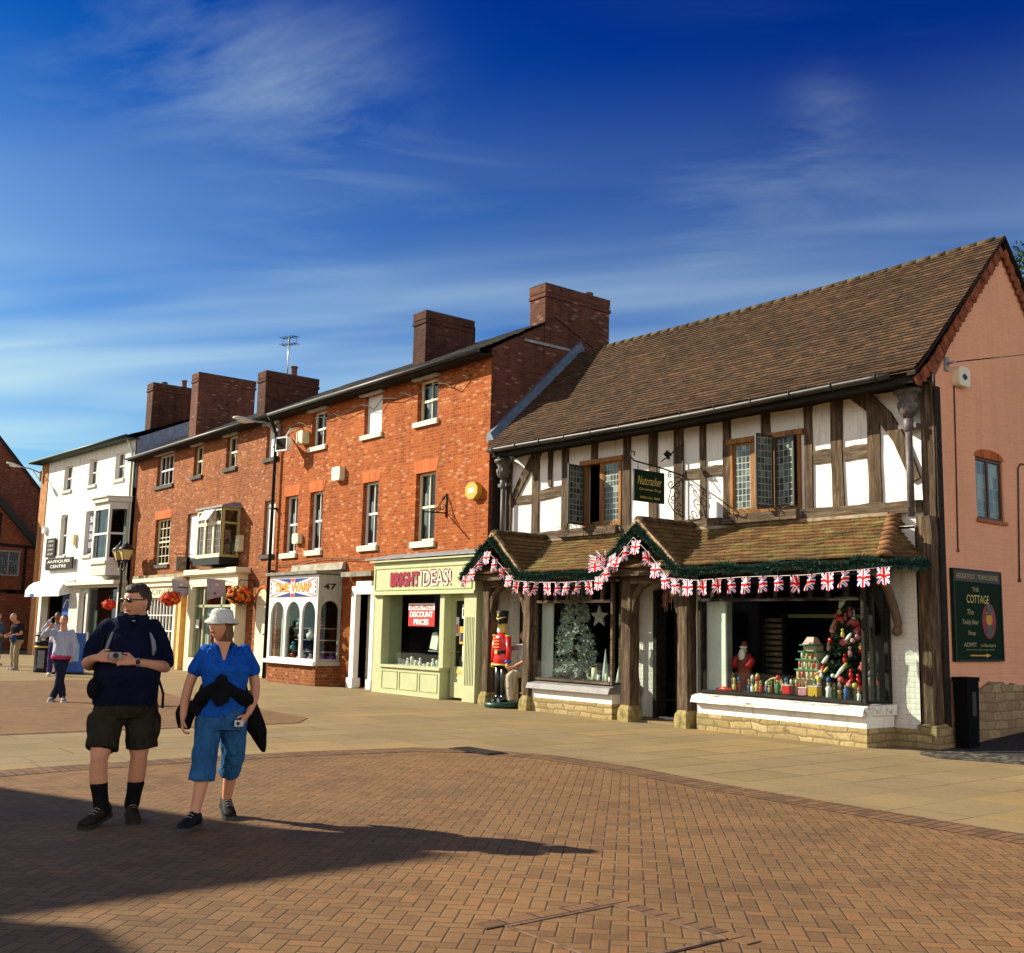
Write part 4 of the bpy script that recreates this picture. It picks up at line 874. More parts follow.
m = MB(); m.fprism(FGAB, [(15.0,5.36),(15.06,5.33),(15.13,5.36),(15.13,5.40),(15.06,5.43),(15.0,5.40)], .11, .114); m.build('emblem', NAVYP, t)
t = empty('cable_bracket', (-8.15,14.72,5.55), 'grey steel plate holding the cable on the pink gable', 'bracket'); m = MB(); m.fbox(FGAB, 14.67, 14.77, 0, .03, 5.43, 5.64); m.build('plate', LEAD, t); m = MB(); m.tube([(-8.17,14.72,5.54),(-8.02,14.72,5.54)], .02, 6); m.build('hook', STEEL, t)
m = MB(); m.tube([(-8.02,14.72,5.54),(-5.5,15.4,5.50),(-2,16.35,5.60),(3,17.7,5.9)], .009, 5); tag(m.build('overhead_cable', BLACK), 'thin black cable stretched from the pink gable across the alley', 'cable')
m = MB(); m.tube([(-8.175,14.92,5.24),(-8.175,14.90,4.2),(-8.175,14.86,2.8)], .011, 5); m.ball((-8.175,14.86,2.78), .025, 6, 4); tag(m.build('thin_conduit', plain('brown_cable', (.10,.06,.045), .6)), 'thin brown cable running down below the gable alarm box', 'cable')
m = MB(); m.tube([(-8.175,17.6,4.32),(-8.175,16.85,4.28),(-8.175,16.77,4.20),(-8.175,16.65,2.45)], .013, 5); m.ball((-8.175,16.65,2.43), .035, 6, 4); tag(m.build('bent_conduit', plain('brown_pipe', (.10,.06,.045), .6)), 'bent brown conduit to the right of the gable window', 'cable')
# black waste bin beside the gable
t = empty('black_bin', (-8.0,14.7,0), 'plain black upright bin standing against the pink gable', 'bin')
m = MB(); m.hexa([(-8.12,14.52,.0),(-7.93,14.52,.0),(-7.93,14.80,.0),(-8.12,14.80,.0),(-8.13,14.50,.92),(-7.92,14.50,.92),(-7.92,14.82,.95),(-8.13,14.82,.95)]); m.build('body', BINB, t)
m = MB(); m.box(-8.14,-7.91,14.49,14.83,.92,.98); m.build('lid', BINB, t); m = MB(); m.box(-7.926,-7.912,14.62,14.72,.45,.78); m.build('door_plate', plain('dull_grey_plate', (.03,.03,.035), .5), t)
# ---------------------------------------------------------------- the red brick terrace
def sash(par, F, u0, u1, z0, z1, rec=.12, fm=WPAINT, sillm=SILLW, bars=1, lintel=None, sill=True, glass=GLASSD, curtain=True, rows=2, sillh=.12):
    m = MB(); fw = .055; zm = (z0+z1)/2; P = lambda a, c, d0, d1, e, f: m.fbox(F, a, c, d0, d1, e, f)
    P(u0,u0+fw,-rec-.06,-rec,z0,z1); P(u1-fw,u1,-rec-.06,-rec,z0,z1); P(u0+fw,u1-fw,-rec-.06,-rec,z0,z0+fw*1.3); P(u0+fw,u1-fw,-rec-.06,-rec,z1-fw,z1)
    P(u0+fw,u1-fw,-rec-.055,-rec+.005,zm-.025,zm+.03)
    for k in range(1, bars+1): q = u0+fw+(u1-u0-2*fw)*k/(bars+1); P(q-.011,q+.011,-rec-.05,-rec-.02,z0+fw,zm-.025); P(q-.011,q+.011,-rec-.04,-rec-.01,zm+.03,z1-fw)
    if rows > 2:
        for k in range(1, rows):
            z = z0+(z1-z0)*k/rows
            if abs(z-zm) > .1: P(u0+fw,u1-fw,-rec-.05,-rec-.02,z-.012,z+.012)
    w = m.build('window', fm, par)
    m = MB(); m.fbox(F, u0+fw, u1-fw, -rec-.045, -rec-.04, z0+fw, z1-fw); m.build('pane', glass, w)
    if curtain:
        m = MB(); n = 7
        for a, c in ((u0-.05, u0+(u1-u0)*.28), (u1-(u1-u0)*.28, u1+.05)):
            m.rings([[F.P(a+(c-a)*i/n, -rec-.16-.025*math.sin(i*2.4), z) for i in range(n+1)]+[F.P(a+(c-a)*i/n, -rec-.17-.025*math.sin(i*2.4), z) for i in range(n, -1, -1)] for z in (z0-.05, z1+.02)])
        m.build('curtain', CURT, w)
    if sill: m = MB(); m.fbox(F, u0-.10, u1+.07, -rec, .07, z0-sillh, z0); m.build('sill', sillm, w)
    if lintel == 'board': m = MB(); m.fbox(F, u0-.12, u1+.10, .0, .12, z1+.0, z1+.055); m.build('lintel', plain('weathered_lintel', (.42,.40,.36), .8, var=.2), w)
    if lintel == 'arch': m = MB(); m.fprism(F, [(u0-.02,z1),(u1+.02,z1),(u1+.12,z1+.30),(u0-.12,z1+.30)], .0, .006); m.build('brick_lintel', ORG, w)
    return w
def blank(par, F, u0, u1, z0, z1, sillm=SILLW, lintel=None, rec=.10):
    m = MB(); m.fbox(F, u0, u1, -rec-.03, -rec, z0, z1); w = m.build('blind_window', BOARD, par)
    m = MB(); m.fbox(F, u0-.10, u1+.07, -rec, .07, z0-.12, z0); m.build('sill', sillm, w)
    if lintel: m = MB(); m.fbox(F, u0-.12, u1+.10, .0, .12, z1, z1+.055); m.build('lintel', plain('weathered_lintel', (.42,.40,.36), .8, var=.2), w)
    return w
RY = 14.1; FR = FX(RY); HZ = 7.50
RBY = 18.0
# --- right hand house
RB = empty('red_brick_house', (-23.5, RY, 0), 'three storey red brick house with pale sills above the green shop', 'building')
up = [(-21.35,-20.50,6.36,7.38),(-23.80,-22.95,6.36,7.38),(-26.62,-25.80,6.38,7.38)]
md = [(-21.30,-20.48,3.50,5.13),(-23.72,-22.98,3.52,5.13),(-26.52,-25.80,3.52,5.13),(-28.0,-27.22,3.50,5.13)]
b = MB(); wall_open(b, FR, -28.52, -18.45, 2.7, HZ, up+md, .22)
wall_open(b, FR, -28.52, -18.45, 0, 2.7, [(-23.62,-22.90,.02,2.45),(-22.1,-18.5,.1,2.3),(-28.2,-24.62,.55,2.3)], .25)
FRG = FY(-18.45)
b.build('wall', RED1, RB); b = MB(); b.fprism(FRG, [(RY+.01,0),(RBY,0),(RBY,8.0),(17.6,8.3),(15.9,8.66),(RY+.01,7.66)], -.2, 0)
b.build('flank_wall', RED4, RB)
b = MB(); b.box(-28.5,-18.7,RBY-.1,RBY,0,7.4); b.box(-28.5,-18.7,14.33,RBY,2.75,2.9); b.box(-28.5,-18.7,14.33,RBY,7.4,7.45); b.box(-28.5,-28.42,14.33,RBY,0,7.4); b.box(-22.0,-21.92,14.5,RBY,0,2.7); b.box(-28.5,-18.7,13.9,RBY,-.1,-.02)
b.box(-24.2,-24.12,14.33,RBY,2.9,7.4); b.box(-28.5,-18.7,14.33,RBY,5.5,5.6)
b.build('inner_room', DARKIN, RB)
for i, (u0,u1,z0,z1) in enumerate(up):
    if i == 1: blank(RB, FR, u0,u1,z0,z1, lintel=True)
    else: sash(RB, FR, u0,u1,z0,z1, lintel='board', fm=CREAM2 if i == 0 else WPAINT)
for i, (u0,u1,z0,z1) in enumerate(md): sash(RB, FR, u0,u1,z0,z1, lintel='arch', fm=CREAM2 if i == 0 else WPAINT, sillh=.14)
def slate_roof(par, x0, x1, mat=SLATE, ye=13.72, ze=7.56, yr=15.9, zr=8.70, yb=18.3, zb=7.7, gut=True):
    b = MB(); tile_roof(b, (x0,ye,ze),(x1,ye,ze),(x1,yr,zr),(x0,yr,zr), 12, lip=.018, amp=.008, seg=.4)
    b.face([(x0,yr,zr),(x1,yr,zr),(x1,yb,zb),(x0,yb,zb)], 0, [(0,0),(10,0),(10,2),(0,2)]); b.face([(x0,ye,ze-.03),(x1,ye,ze-.03),(x1,yr,zr-.06),(x0,yr,zr-.06)], 0, [(0,0),(10,0),(10,2),(0,2)])
    r = b.build('roof', mat, par)
    m = MB(); m.box(x0, x1, ye+.02, 14.12, ze-.10, ze-.07); m.box(x0, x1, ye, ye+.03, ze-.12, ze-.02); m.build('eaves_board', TIMD, r)
    m = MB(); m.tube([(x0,ye-.05,ze-.03),(x1,ye-.05,ze-.03)], .055, 8); m.build('gutter', GUTTER, r)
    return r
slate_roof(RB, -28.52, -18.40)
def chimney(par, x0, x1, y0, y1, z0, z1, mat, pots=(), cap=True):
    m = MB(); m.box(x0,x1,y0,y1,z0,z1-.18)
    m.box(x0-.03,x1+.03,y0-.03,y1+.03,z1-.30,z1-.22); m.box(x0-.015,x1+.015,y0-.015,y1+.015,z1-.18,z1)
    c = m.build('chimney', mat, par)
    for px_, py_, h in pots:
        m = MB(); m.lathe([(.12,z1-.02),(.13,z1+.05),(.10,z1+.10),(.095,z1+h),(.12,z1+h+.02),(.12,z1+h+.06),(.09,z1+h+.06)], (px_,py_,0), 12); m.build('chimney_pot', plain('clay_pot', (.16,.08,.05), .9, var=.3), c)
    m = MB(); m.box(x0-.02,x1+.02,y0-.02,y1+.02,z1,z1+.03); m.build('mortar_cap', plain('sooty_mortar', (.08,.07,.06), .9, var=.4), c)
    return c
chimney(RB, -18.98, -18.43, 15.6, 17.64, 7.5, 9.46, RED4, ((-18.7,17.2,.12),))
chimney(RB, -22.55, -22.0, 14.7, 16.2, 7.8, 9.42, SOOT)
m = MB(); m.tube([(-22.2,16.35,8.5),(-22.2,16.35,9.35)], .04, 6); m.build('vent_pipe', BLACK, RB)
m = MB(); m.fbox(FRG, 15.0, 16.6, .0, .05, 7.98, 8.04); m.build('old_flashing', LEAD, RB)
m = MB(); m.hexa([(-18.44,14.0,5.55),(-18.15,14.0,5.50),(-18.15,16.6,8.02),(-18.44,16.6,8.07),(-18.44,14.0,5.72),(-18.30,14.0,5.72),(-18.30,16.6,8.24),(-18.44,16.6,8.24)]); m.build('lead_flashing', plain('blue_lead', (.10,.14,.19), .5, .4, var=.3), RB)
# green shop front
GS = MB(); FS_ = FX(13.55)
g_ = lambda a, c, d0, d1, e, f: GS.fbox(FS_, a, c, d0, d1, e, f)
g_(-22.05,-21.70,-.55,0,0,2.28); g_(-18.48,-18.05,-.55,0,0,2.28); g_(-22.05,-18.05,-.55,.05,2.28,3.0); g_(-22.12,-17.98,-.5,.14,3.0,3.04)
g_(-21.70,-19.30,-.55,0,0,.60); g_(-21.70,-19.26,-.3,.05,.60,.66); g_(-19.36,-19.20,-.3,0,.66,2.28); g_(-22.08,-18.02,0,.10,2.24,2.30)
for i in range(6): g_(-18.42+i*.055,-18.395+i*.055,0,.012,.35,1.75)
shop = GS.build('shopfront', GREENP, RB)
m = MB()
for a, c in ((-21.62,-20.96),(-20.88,-20.15),(-20.07,-19.38)):
    for q in ((a,c,.12,.135),(a,c,.505,.52),(a,a+.015,.135,.505),(c-.015,c,.135,.505)): m.fbox(FS_, q[0], q[1], 0, .012, q[2], q[3])
for q in ((-21.98,-18.15,2.34,2.36),(-21.98,-18.15,2.84,2.86),(-21.98,-21.96,2.36,2.84),(-18.17,-18.15,2.36,2.84)): m.fbox(FS_, q[0], q[1], .05, .065, q[2], q[3])
m.build('moulding', plain('darker_sage_trim', (.33,.38,.15), .5), shop)  # mouldings in a darker green than the shopfront
m = MB(); m.hexa([(-22.3,13.38,3.06),(-17.9,13.38,3.06),(-17.9,14.1,3.14),(-22.3,14.1,3.14),(-22.3,13.38,3.09),(-17.9,13.38,3.09),(-17.9,14.1,3.24),(-22.3,14.1,3.24)]); m.build('lead_top', LEAD, shop)
m = MB(); m.fbox(FS_, -21.70, -19.36, -.22, -.215, .66, 2.28); m.build('pane', GLASS, shop)
# recessed door
m = MB(); Fd = FX(13.75)
for q in ((-19.20,-19.08,.05,2.24),(-18.60,-18.48,.05,2.24),(-19.08,-18.60,.05,.70),(-19.08,-18.60,2.10,2.24)): m.fbox(Fd, q[0], q[1], -.05, 0, q[2], q[3])
d_ = m.build('shop_door', GREENP, RB)
m = MB(); m.fbox(Fd, -19.08, -18.60, -.03, -.025, .70, 2.10); m.build('pane', GLASS, d_)
m = MB(); m.fbox(Fd, -18.98, -18.74, 0, .01, .56, .64); m.build('letter_plate', GOLD, d_)
m = MB(); m.tube([Fd.P(-19.14,.0,1.02),Fd.P(-19.14,.05,1.02)], .02, 8); m.ball(Fd.P(-19.14,.06,1.02), .03, 8, 6); m.build('door_knob', GOLD, d_)
for i, (a, c, e, f, col) in enumerate(((-18.84,-18.62,1.72,2.02,WHITEP),(-19.06,-18.95,1.35,1.75,WHITEP),(-18.92,-18.74,1.18,1.55,YELL),(-18.80,-18.64,.82,1.15,WHITEP))):
    m = MB(); m.fbox(Fd, a, c, -.022, -.018, e, f); q = m.build('door_notice', col, d_)
    m = MB(); m.fbox(Fd, a+.03, c-.03, -.017, -.015, e+.05, (e+f)/2+.05); m.build('print_block', NAVYP if i % 2 == 0 else REDP, q)
# three dimensional shop letters standing off the fascia
text(FS_, 'letters', 'BRIGHT', -21.30, -20.12, 2.42, 2.76, .07, MAROON, shop, bold=.06)
text(FS_, 'letters', 'IDEAS!', -20.06, -18.90, 2.42, 2.76, .07, plain('silver_letter', (.62,.60,.55), .4), shop, bold=.01)
text(FS_, 'letter_back', 'IDEAS!', -20.09, -18.93, 2.45, 2.79, .055, MAROON, shop, bold=.03)
m = MB(); m.fbox(FS_, -20.86, -19.82, -.19, -.18, 1.54, 2.04); ps = m.build('window_poster', REDS, None); tag(ps, 'red and white discount prices poster in the green shop window', 'poster')
Fp = FX(13.55)
m = MB(); m.fbox(Fp, -20.86, -19.82, -.178, -.176, 1.90, 2.05); q = m.build('white_band', WHITEP, ps)
text(Fp, 'lettering', 'SPECIAL PRICES', -20.80, -19.88, 1.92, 2.02, -.174, REDS, ps, bold=.02)
text(Fp, 'lettering', 'DISCOUNT', -20.80, -19.88, 1.74, 1.87, -.176, WHITEP, ps, bold=.04); text(Fp, 'lettering', 'PRICES', -20.64, -20.04, 1.57, 1.70, -.176, WHITEP, ps, bold=.04)
# goods in the green shop window
m = MB(); m.box(-21.7,-19.3,13.8,14.6,.55,.60); m.build('display_shelf', DARKIN, RB)
rnd = random.Random(5); k = 0
for x in np.arange(-21.5,-19.45,.17):
    h = rnd.uniform(.10,.26); m = MB(); kind = k % 3
    if kind == 0: m.lathe([(.04,.6),(.05,.62),(.03,.6+h*.5),(.05,.6+h*.8),(.03,.6+h)], (x,13.95,0), 10)
    elif kind == 1: m.box(x-.05,x+.05,13.92,13.98,.6,.6+h*.8); m.box(x-.035,x+.035,13.90,13.92,.62,.6+h*.6)
    else: m.ball((x,13.95,.6+h*.35), (.05,.05,h*.35), 8, 6); m.ball((x,13.95,.6+h*.8), .035, 8, 6)
    tag(m.build('ornament', (WHITEP, plain('cream_ornament', (.6,.55,.4), .5), WHITEP)[kind], None), 'small pale ornament in the row along the green shop window shelf', 'ornament', 'ornaments on the green shop shelf'); k += 1
m = MB(); m.fprism(FX(14.0), [(-20.30,1.05),(-20.02,1.02),(-19.96,1.30),(-20.08,1.42),(-20.20,1.40)], 0, .05); o = m.build('picture_clock', WHITEP); tag(o, 'white leaning picture plaque in the middle of the green shop window', 'plaque')
m = MB(); m.box(-20.4,-19.4,13.98,14.15,.98,1.01); m.build('glass_shelf', STEEL, RB)
m = MB(); m.lathe([(.05,1.02),(.08,1.06),(.09,1.14),(.05,1.22),(.03,1.24)], (-19.7,14.05,0), 12); tag(m.build('red_vase', REDP), 'small red vase on the shelf of the green shop window', 'vase')
# white doorway left of the green shop
m = MB(); Fw = FX(13.95); wd = lambda a, c, e, f, d0=-.20, d1=0: m.fbox(Fw, a, c, d0, d1, e, f)
wd(-23.82,-23.62,0,2.50); wd(-22.90,-22.74,0,2.50,-.2,.0); wd(-23.62,-22.90,2.30,2.62); wd(-23.86,-23.58,0,.24,-.2,.04); wd(-22.93,-22.70,0,.24,-.2,.04)
wd(-23.66,-23.62,0.02,2.3,-.45,-.2); 
ds = m.build('door_surround', WPAINT, RB)
m = MB(); m.fbox(Fw, -23.5, -22.9, -.42, -.37, .05, 2.05); m.build('black_door', plain('black_door_paint', (.012,.012,.014), .3, .5), ds)
m = MB(); m.fbox(Fw, -23.62, -23.5, -.42, -.36, .05, 2.30); m.fbox(Fw, -23.5,-22.9,-.42,-.36,2.05,2.3); m.build('inner_panel', plain('dull_cream', (.62,.58,.46), .6), ds)  # inner panel in a duller cream than the white surround
m = MB(); m.fbox(Fw, -24.2, -22.75, -.1, .12, 2.74, 2.86); m.build('stone_lintel', plain('grey_stone_lintel', (.26,.24,.19), .9, var=.3), ds)
# the bay shop with arched lights
BY = 13.42; FB = FX(BY)
TWs = MB(); P = TWs.face
x0, x1, x2 = -27.30, -24.58, -24.54
TWs.box(x0, x1, BY+.02, 14.1, 0, .50); TWs.hexa([(x1,BY+.02,0),(x2-.02,14.09,0),(x2-.02,14.1,0),(x1,14.1,0),(x1,BY+.02,.5),(x2-.02,14.09,.5),(x2-.02,14.1,.5),(x1,14.1,.5)])
bay = TWs.build('bay_base', RED2, RB)
def arched(F, u0, u1, z0, z1, arches, d0, d1, mat, name, par, rail=.1):
    """a panel pierced by round-headed lights: built of strips under, beside and over each arch"""
    m = MB(); us = u0
    for (a, c, zb, zt) in arches:
        m.fbox(F, us, a, d0, d1, z0, z1); r = (c-a)/2; cx = (a+c)/2; zs = zt-r
        m.fbox(F, a, c, d0, d1, z0, zb)
        n = 10; pts = [(cx-r*math.cos(math.pi*i/n), zs+r*math.sin(math.pi*i/n)) for i in range(n+1)]
        for i in range(n): m.fprism(F, [pts[i], pts[i+1], (pts[i+1][0], z1), (pts[i][0], z1)], d0, d1)
        us = c
    m.fbox(F, us, u1, d0, d1, z0, z1); return m.build(name, mat, par)
TW = arched(FB, x0, x1, .60, 2.22, [(-27.18,-26.38,.66,2.12),(-26.28,-25.50,.66,2.12),(-25.40,-24.68,.66,2.12)], -.07, 0, WPAINT, 'bay_window', RB)
m = MB(); m.fbox(FB, x0, x1, -.045, -.04, .62, 2.2); m.build('pane', GLASS, TW)
m = MB(); m.fbox(FB, x0-.06, x1+.05, -.1, .10, .50, .60); m.build('sill', WPAINT, TW)
dv = Vector((x2-x1, .66, 0)); Lc = dv.length; FC = Frame((x1, BY, 0), dv, (dv.y, -dv.x, 0))
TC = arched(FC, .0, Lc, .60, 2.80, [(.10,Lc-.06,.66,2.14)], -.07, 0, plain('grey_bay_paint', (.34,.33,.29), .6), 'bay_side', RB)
m = MB(); m.fbox(FC, .05, Lc-.05, -.045, -.04, .62, 2.2); m.build('pane', GLASS, TC)
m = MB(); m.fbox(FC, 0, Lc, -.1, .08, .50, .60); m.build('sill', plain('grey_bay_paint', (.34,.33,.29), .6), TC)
text(FC, 'number', '47', .14, .50, 2.42, 2.58, .006, BLACK, TC, bold=.03)
m = MB(); m.fbox(FB, x0, x1, -.07, .0, 2.22, 2.80); fas = m.build('fascia', WPAINT, RB)
m = MB(); m.fbox(FB, x0+.08, x1-.06, 0, .02, 2.25, 2.72); sb = m.build('sign_board', WHITEP, fas)
NAV = plain('navy_flag_blue', (.01,.03,.22), .5); m = MB(); cx = (x0+x1)/2
for sx in (-1, 1):
    for a, c in ((.12,.95),):
        m.fprism(FB, [(cx+sx*a,2.72),(cx+sx*c,2.72),(cx+sx*a,2.60)], .02, .024); m.fprism(FB, [(cx+sx*a,2.25),(cx+sx*c,2.25),(cx+sx*a,2.36)], .02, .024)
    m.fprism(FB, [(cx+sx*1.20,2.60),(cx+sx*1.27,2.66),(cx+sx*1.27,2.54)], .02, .024); m.fprism(FB, [(cx+sx*1.20,2.36),(cx+sx*1.27,2.42),(cx+sx*1.27,2.30)], .02, .024)
m.build('blue_triangles', NAV, sb)
m = MB()
for z in (2.64, 2.25): m.fbox(FB, cx-.09, cx+.09, .02, .026, z, z+.08)
for sx in (-1, 1):
    m.fprism(FB, [(cx+sx*1.27,2.70),(cx+sx*1.22,2.72),(cx+sx*.75,2.62),(cx+sx*.85,2.62)], .02, .025); m.fprism(FB, [(cx+sx*1.27,2.27),(cx+sx*1.22,2.25),(cx+sx*.75,2.34),(cx+sx*.85,2.34)], .02, .025)
    m.fbox(FB, min(cx+sx*1.20, cx+sx*1.27), max(cx+sx*1.20, cx+sx*1.27), .02, .025, 2.45, 2.51)
m.build('red_stripes', REDS, sb)
text(FB, 'lettering', 'TIME WARP', x0+.36, x1-.36, 2.38, 2.60, .030, plain('orange_letters', (.75,.36,.05), .5), sb, bold=.03)
text(FB, 'lettering_edge', 'TIME WARP', x0+.335, x1-.335, 2.365, 2.615, .026, REDS, sb, bold=.045)
m = MB(); m.hexa([(x0-.1,BY-.10,2.82),(x1+.05,BY-.10,2.82),(x2+.1,14.1,2.82),(x0-.1,14.1,2.82),(x0-.1,BY-.10,2.90),(x1+.05,BY-.10,2.90),(x2+.1,14.1,2.92),(x0-.1,14.1,2.92)]); m.build('bay_roof', plain('grey_felt_roof', (.20,.19,.16), .9, var=.2), RB)
m = MB(); m.hexa([(-27.2,13.95,2.95),(-24.4,13.95,2.95),(-24.4,14.09,2.95),(-27.2,14.09,2.95),(-27.2,14.0,3.13),(-24.4,14.0,3.13),(-24.4,14.09,3.15),(-27.2,14.09,3.15)]); m.build('old_signboard', plain('weathered_board', (.36,.33,.26), .9, var=.3), RB)
b = MB(); b.box(-27.2,-24.65,13.5,14.6,.52,.57); b.build('bay_shelf', DARKIN, RB)
rnd = random.Random(11); cols = [plain('purple_toy', (.20,.04,.30), .5), plain('teal_toy', (.04,.22,.28), .5), plain('pink_toy', (.60,.08,.25), .5), WHITEP, plain('navy_toy', (.03,.04,.16), .5), YELL]
for k in range(30):
    x, y, z = rnd.uniform(-26.9,-24.8), rnd.uniform(13.6,14.0), .58; 
    if k > 12: z = rnd.choice((.58,.85,1.15,1.45)); x = rnd.uniform(-26.3,-25.6) if k % 2 else rnd.uniform(-25.1,-24.8)
    s = rnd.uniform(.07,.13); m = MB(); m.lathe([(s*.8,z),(s,z+s*.6),(s*.9,z+s*1.2),(s*.35,z+s*1.5)], (x,y,0), 10); m.ball((x,y,z+s*1.9), s*.55, 8, 6)
    tag(m.build('soft_toy', cols[k % 6]), 'small bright toy among the goods behind the arched window lights', 'toy', 'toys in the arched bay window')
m = MB(); 
for z in (.84,1.14,1.44): m.box(-26.4,-25.5,13.75,14.0,z-.02,z); m.box(-25.2,-24.7,13.7,14.2,z-.02,z)
m.build('glass_shelves', STEEL, RB)
m = MB(); m.rings([[(-26.9+.12*math.sin(j*1.7)*.3+.06*j, 13.62+.04*math.sin(j*2.1), z) for j in range(8)] for z in (.6,2.15)], 0, True, False); m.build('curtain', plain('dusty_curtain', (.42,.40,.36), .9), TW)
# --- left hand house
LB = empty('older_brick_house', (-34.3, RY, 0), 'three storey red brick house with dark sills and a white bow window', 'building')
up2 = [(-29.42,-28.64,6.38,7.38),(-32.28,-31.46,6.38,7.40),(-34.88,-34.12,6.38,7.40),(-38.20,-36.62,6.32,7.44)]
md2 = [(-29.32,-28.62,3.52,5.10),(-37.98,-36.55,3.50,5.12),(-35.10,-33.9,3.62,5.12)]
b = MB(); wall_open(b, FR, -40.25, -28.52, 2.95, HZ, up2+md2, .22)
wall_open(b, FR, -40.25, -28.52, 0, 2.95, [(-33.4,-30.7,.2,2.7),(-38.2,-35.2,.7,2.3)], .25)
b.build('wall', RED2, LB)
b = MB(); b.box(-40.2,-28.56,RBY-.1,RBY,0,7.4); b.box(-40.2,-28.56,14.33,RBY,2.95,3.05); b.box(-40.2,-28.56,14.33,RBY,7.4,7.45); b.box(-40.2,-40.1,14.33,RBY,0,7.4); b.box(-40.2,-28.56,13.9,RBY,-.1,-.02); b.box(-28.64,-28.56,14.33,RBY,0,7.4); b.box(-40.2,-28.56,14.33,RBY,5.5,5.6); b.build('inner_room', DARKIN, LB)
for i, (u0,u1,z0,z1) in enumerate(up2):
    if i == 0: blank(LB, FR, u0,u1,z0,z1, SILLD, True)
    else: sash(LB, FR, u0,u1,z0,z1, sillm=SILLD, lintel='board', bars=1 if i < 3 else 3, fm=WPAINT if i == 3 else CREAM2)
blank(LB, FR, *md2[0], SILLD); blank(LB, FR, *md2[2], SILLD)
sash(LB, FR, *md2[1], sillm=SILLD, lintel='arch', bars=3, rows=5, fm=CREAM2, curtain=False)
slate_roof(LB, -40.3, -28.52)
chimney(LB, -30.55, -30.0, 14.25, 16.05, 7.8, 9.2, SOOT, ((-30.25,15.3,.30),))
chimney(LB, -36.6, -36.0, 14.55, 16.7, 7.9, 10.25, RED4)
# bow window
m = MB(); OX = (-32.85,-30.95); pr = .58; FW = FX(RY-pr)
Z0, Z1 = 3.50, 5.02
m.fbox(FW, OX[0], OX[0]+.09, -.08, 0, Z0, Z1); m.fbox(FW, OX[1]-.09, OX[1], -.08, 0, Z0, Z1)
for q in (1/3, 2/3): x = OX[0]+(OX[1]-OX[0])*q; m.fbox(FW, x-.05, x+.05, -.08, 0, Z0+.1, Z1-.06)
m.fbox(FW, OX[0]+.09, OX[1]-.09, -.08, 0, Z0, Z0+.12); m.fbox(FW, OX[0]+.09, OX[1]-.09, -.08, 0, Z1-.08, Z1); m.fbox(FW, OX[0]+.09, OX[1]-.09, -.08, .01, 4.50, 4.60)
bw = m.build('bow_window', CREAM2, LB)
m = MB(); FQ = FY(OX[1]+.004); 
for a, c, e, f in ((RY-pr+.0,RY-pr+.08,Z0,Z1),(RY-.08,RY,Z0,Z1),(RY-pr+.08,RY-.08,Z0,Z0+.08),(RY-pr+.08,RY-.08,Z1-.08,Z1),(RY-pr+.08,RY-.08,4.52,4.58)): m.fbox(FQ, a, c, -.08, 0, e, f)
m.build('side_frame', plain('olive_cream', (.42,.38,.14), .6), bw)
m = MB(); m.fbox(FW, OX[0]+.09, OX[1]-.09, -.05, -.045, Z0+.12, Z1-.08); m.fbox(FQ, RY-pr+.08, RY-.08, -.05, -.045, Z0+.08, Z1-.08); m.build('pane', GLASSD, bw)
m = MB()
for q in range(3):
    for s_ in (.33,.66): x = OX[0]+.05+(OX[1]-OX[0]-.1)*(q+s_)/3; m.fbox(FW, x-.006, x+.006, -.044, -.035, Z0+.12, 4.5)
for z in (3.85,4.08,4.3): m.fbox(FW, OX[0]+.09, OX[1]-.09, -.043, -.036, z-.006, z+.006)
m.build('lead_bar', LEAD, bw)
m = MB(); m.box(OX[0]-.05, OX[1]+.04, RY-pr-.05, RY, 3.28, 3.50); m.build('bow_base', BLACK, bw)
m = MB(); m.box(OX[0]-.05, OX[1]+.08, RY-pr-.06, RY, 5.02, 5.08); m.hexa([(OX[0]-.05,RY-pr-.06,5.08),(OX[1]+.08,RY-pr-.06,5.08),(OX[1]+.08,RY,5.08),(OX[0]-.05,RY,5.08),(OX[0]+.05,RY-.2,5.2),(OX[1]-.05,RY-.2,5.2),(OX[1]-.05,RY,5.2),(OX[0]+.05,RY,5.2)]); m.build('bow_roof', LEAD, bw)
m = MB(); a = math.radians(35); c0 = OX[0]+.55
G2 = Frame((c0, RY-pr-.02, 4.98), (1,0,0), (0,-math.cos(math.pi/2-a),0)); m.hexa([(c0,RY-pr-.24,4.66),(c0+.78,RY-pr-.24,4.66),(c0+.78,RY-pr-.22,4.64),(c0,RY-pr-.22,4.64),(c0,RY-pr-.02,4.99),(c0+.78,RY-pr-.02,4.99),(c0+.78,RY-pr,4.97),(c0,RY-pr,4.97)]); m.build('open_toplight', WPAINT, bw)
# cream shopfront under the bow window
m = MB(); Fs = FX(13.78); q_ = lambda a, c, e, f, d0=-.34, d1=0: m.fbox(Fs, a, c, d0, d1, e, f)
q_(-33.80,-33.50,0,2.65,-.34,.03); q_(-30.50,-30.18,0,2.65,-.34,.03); q_(-33.80,-30.18,2.65,3.0,-.34,0); q_(-33.95,-30.02,3.02,3.18,-.34,.16); q_(-33.88,-30.1,2.98,3.02,-.34,.10); q_(-33.50,-31.35,0,.42,-.3,.05)
cs = m.build('cream_shopfront', CREAM2, LB)
m = MB()
for a in (-33.50,-32.85,-31.50,-30.72): m.fbox(Fs, a, a+.09, -.2, -.1, .42, 2.65)
m.fbox(Fs, -33.41, -30.72, -.2, -.1, 2.0, 2.08); m.build('glazing_bar', plain('grey_green_bar', (.36,.38,.24), .5), cs)
m = MB(); m.fbox(Fs, -33.41, -31.41, -.16, -.155, .42, 2.65); m.build('pane', GLASS, cs)
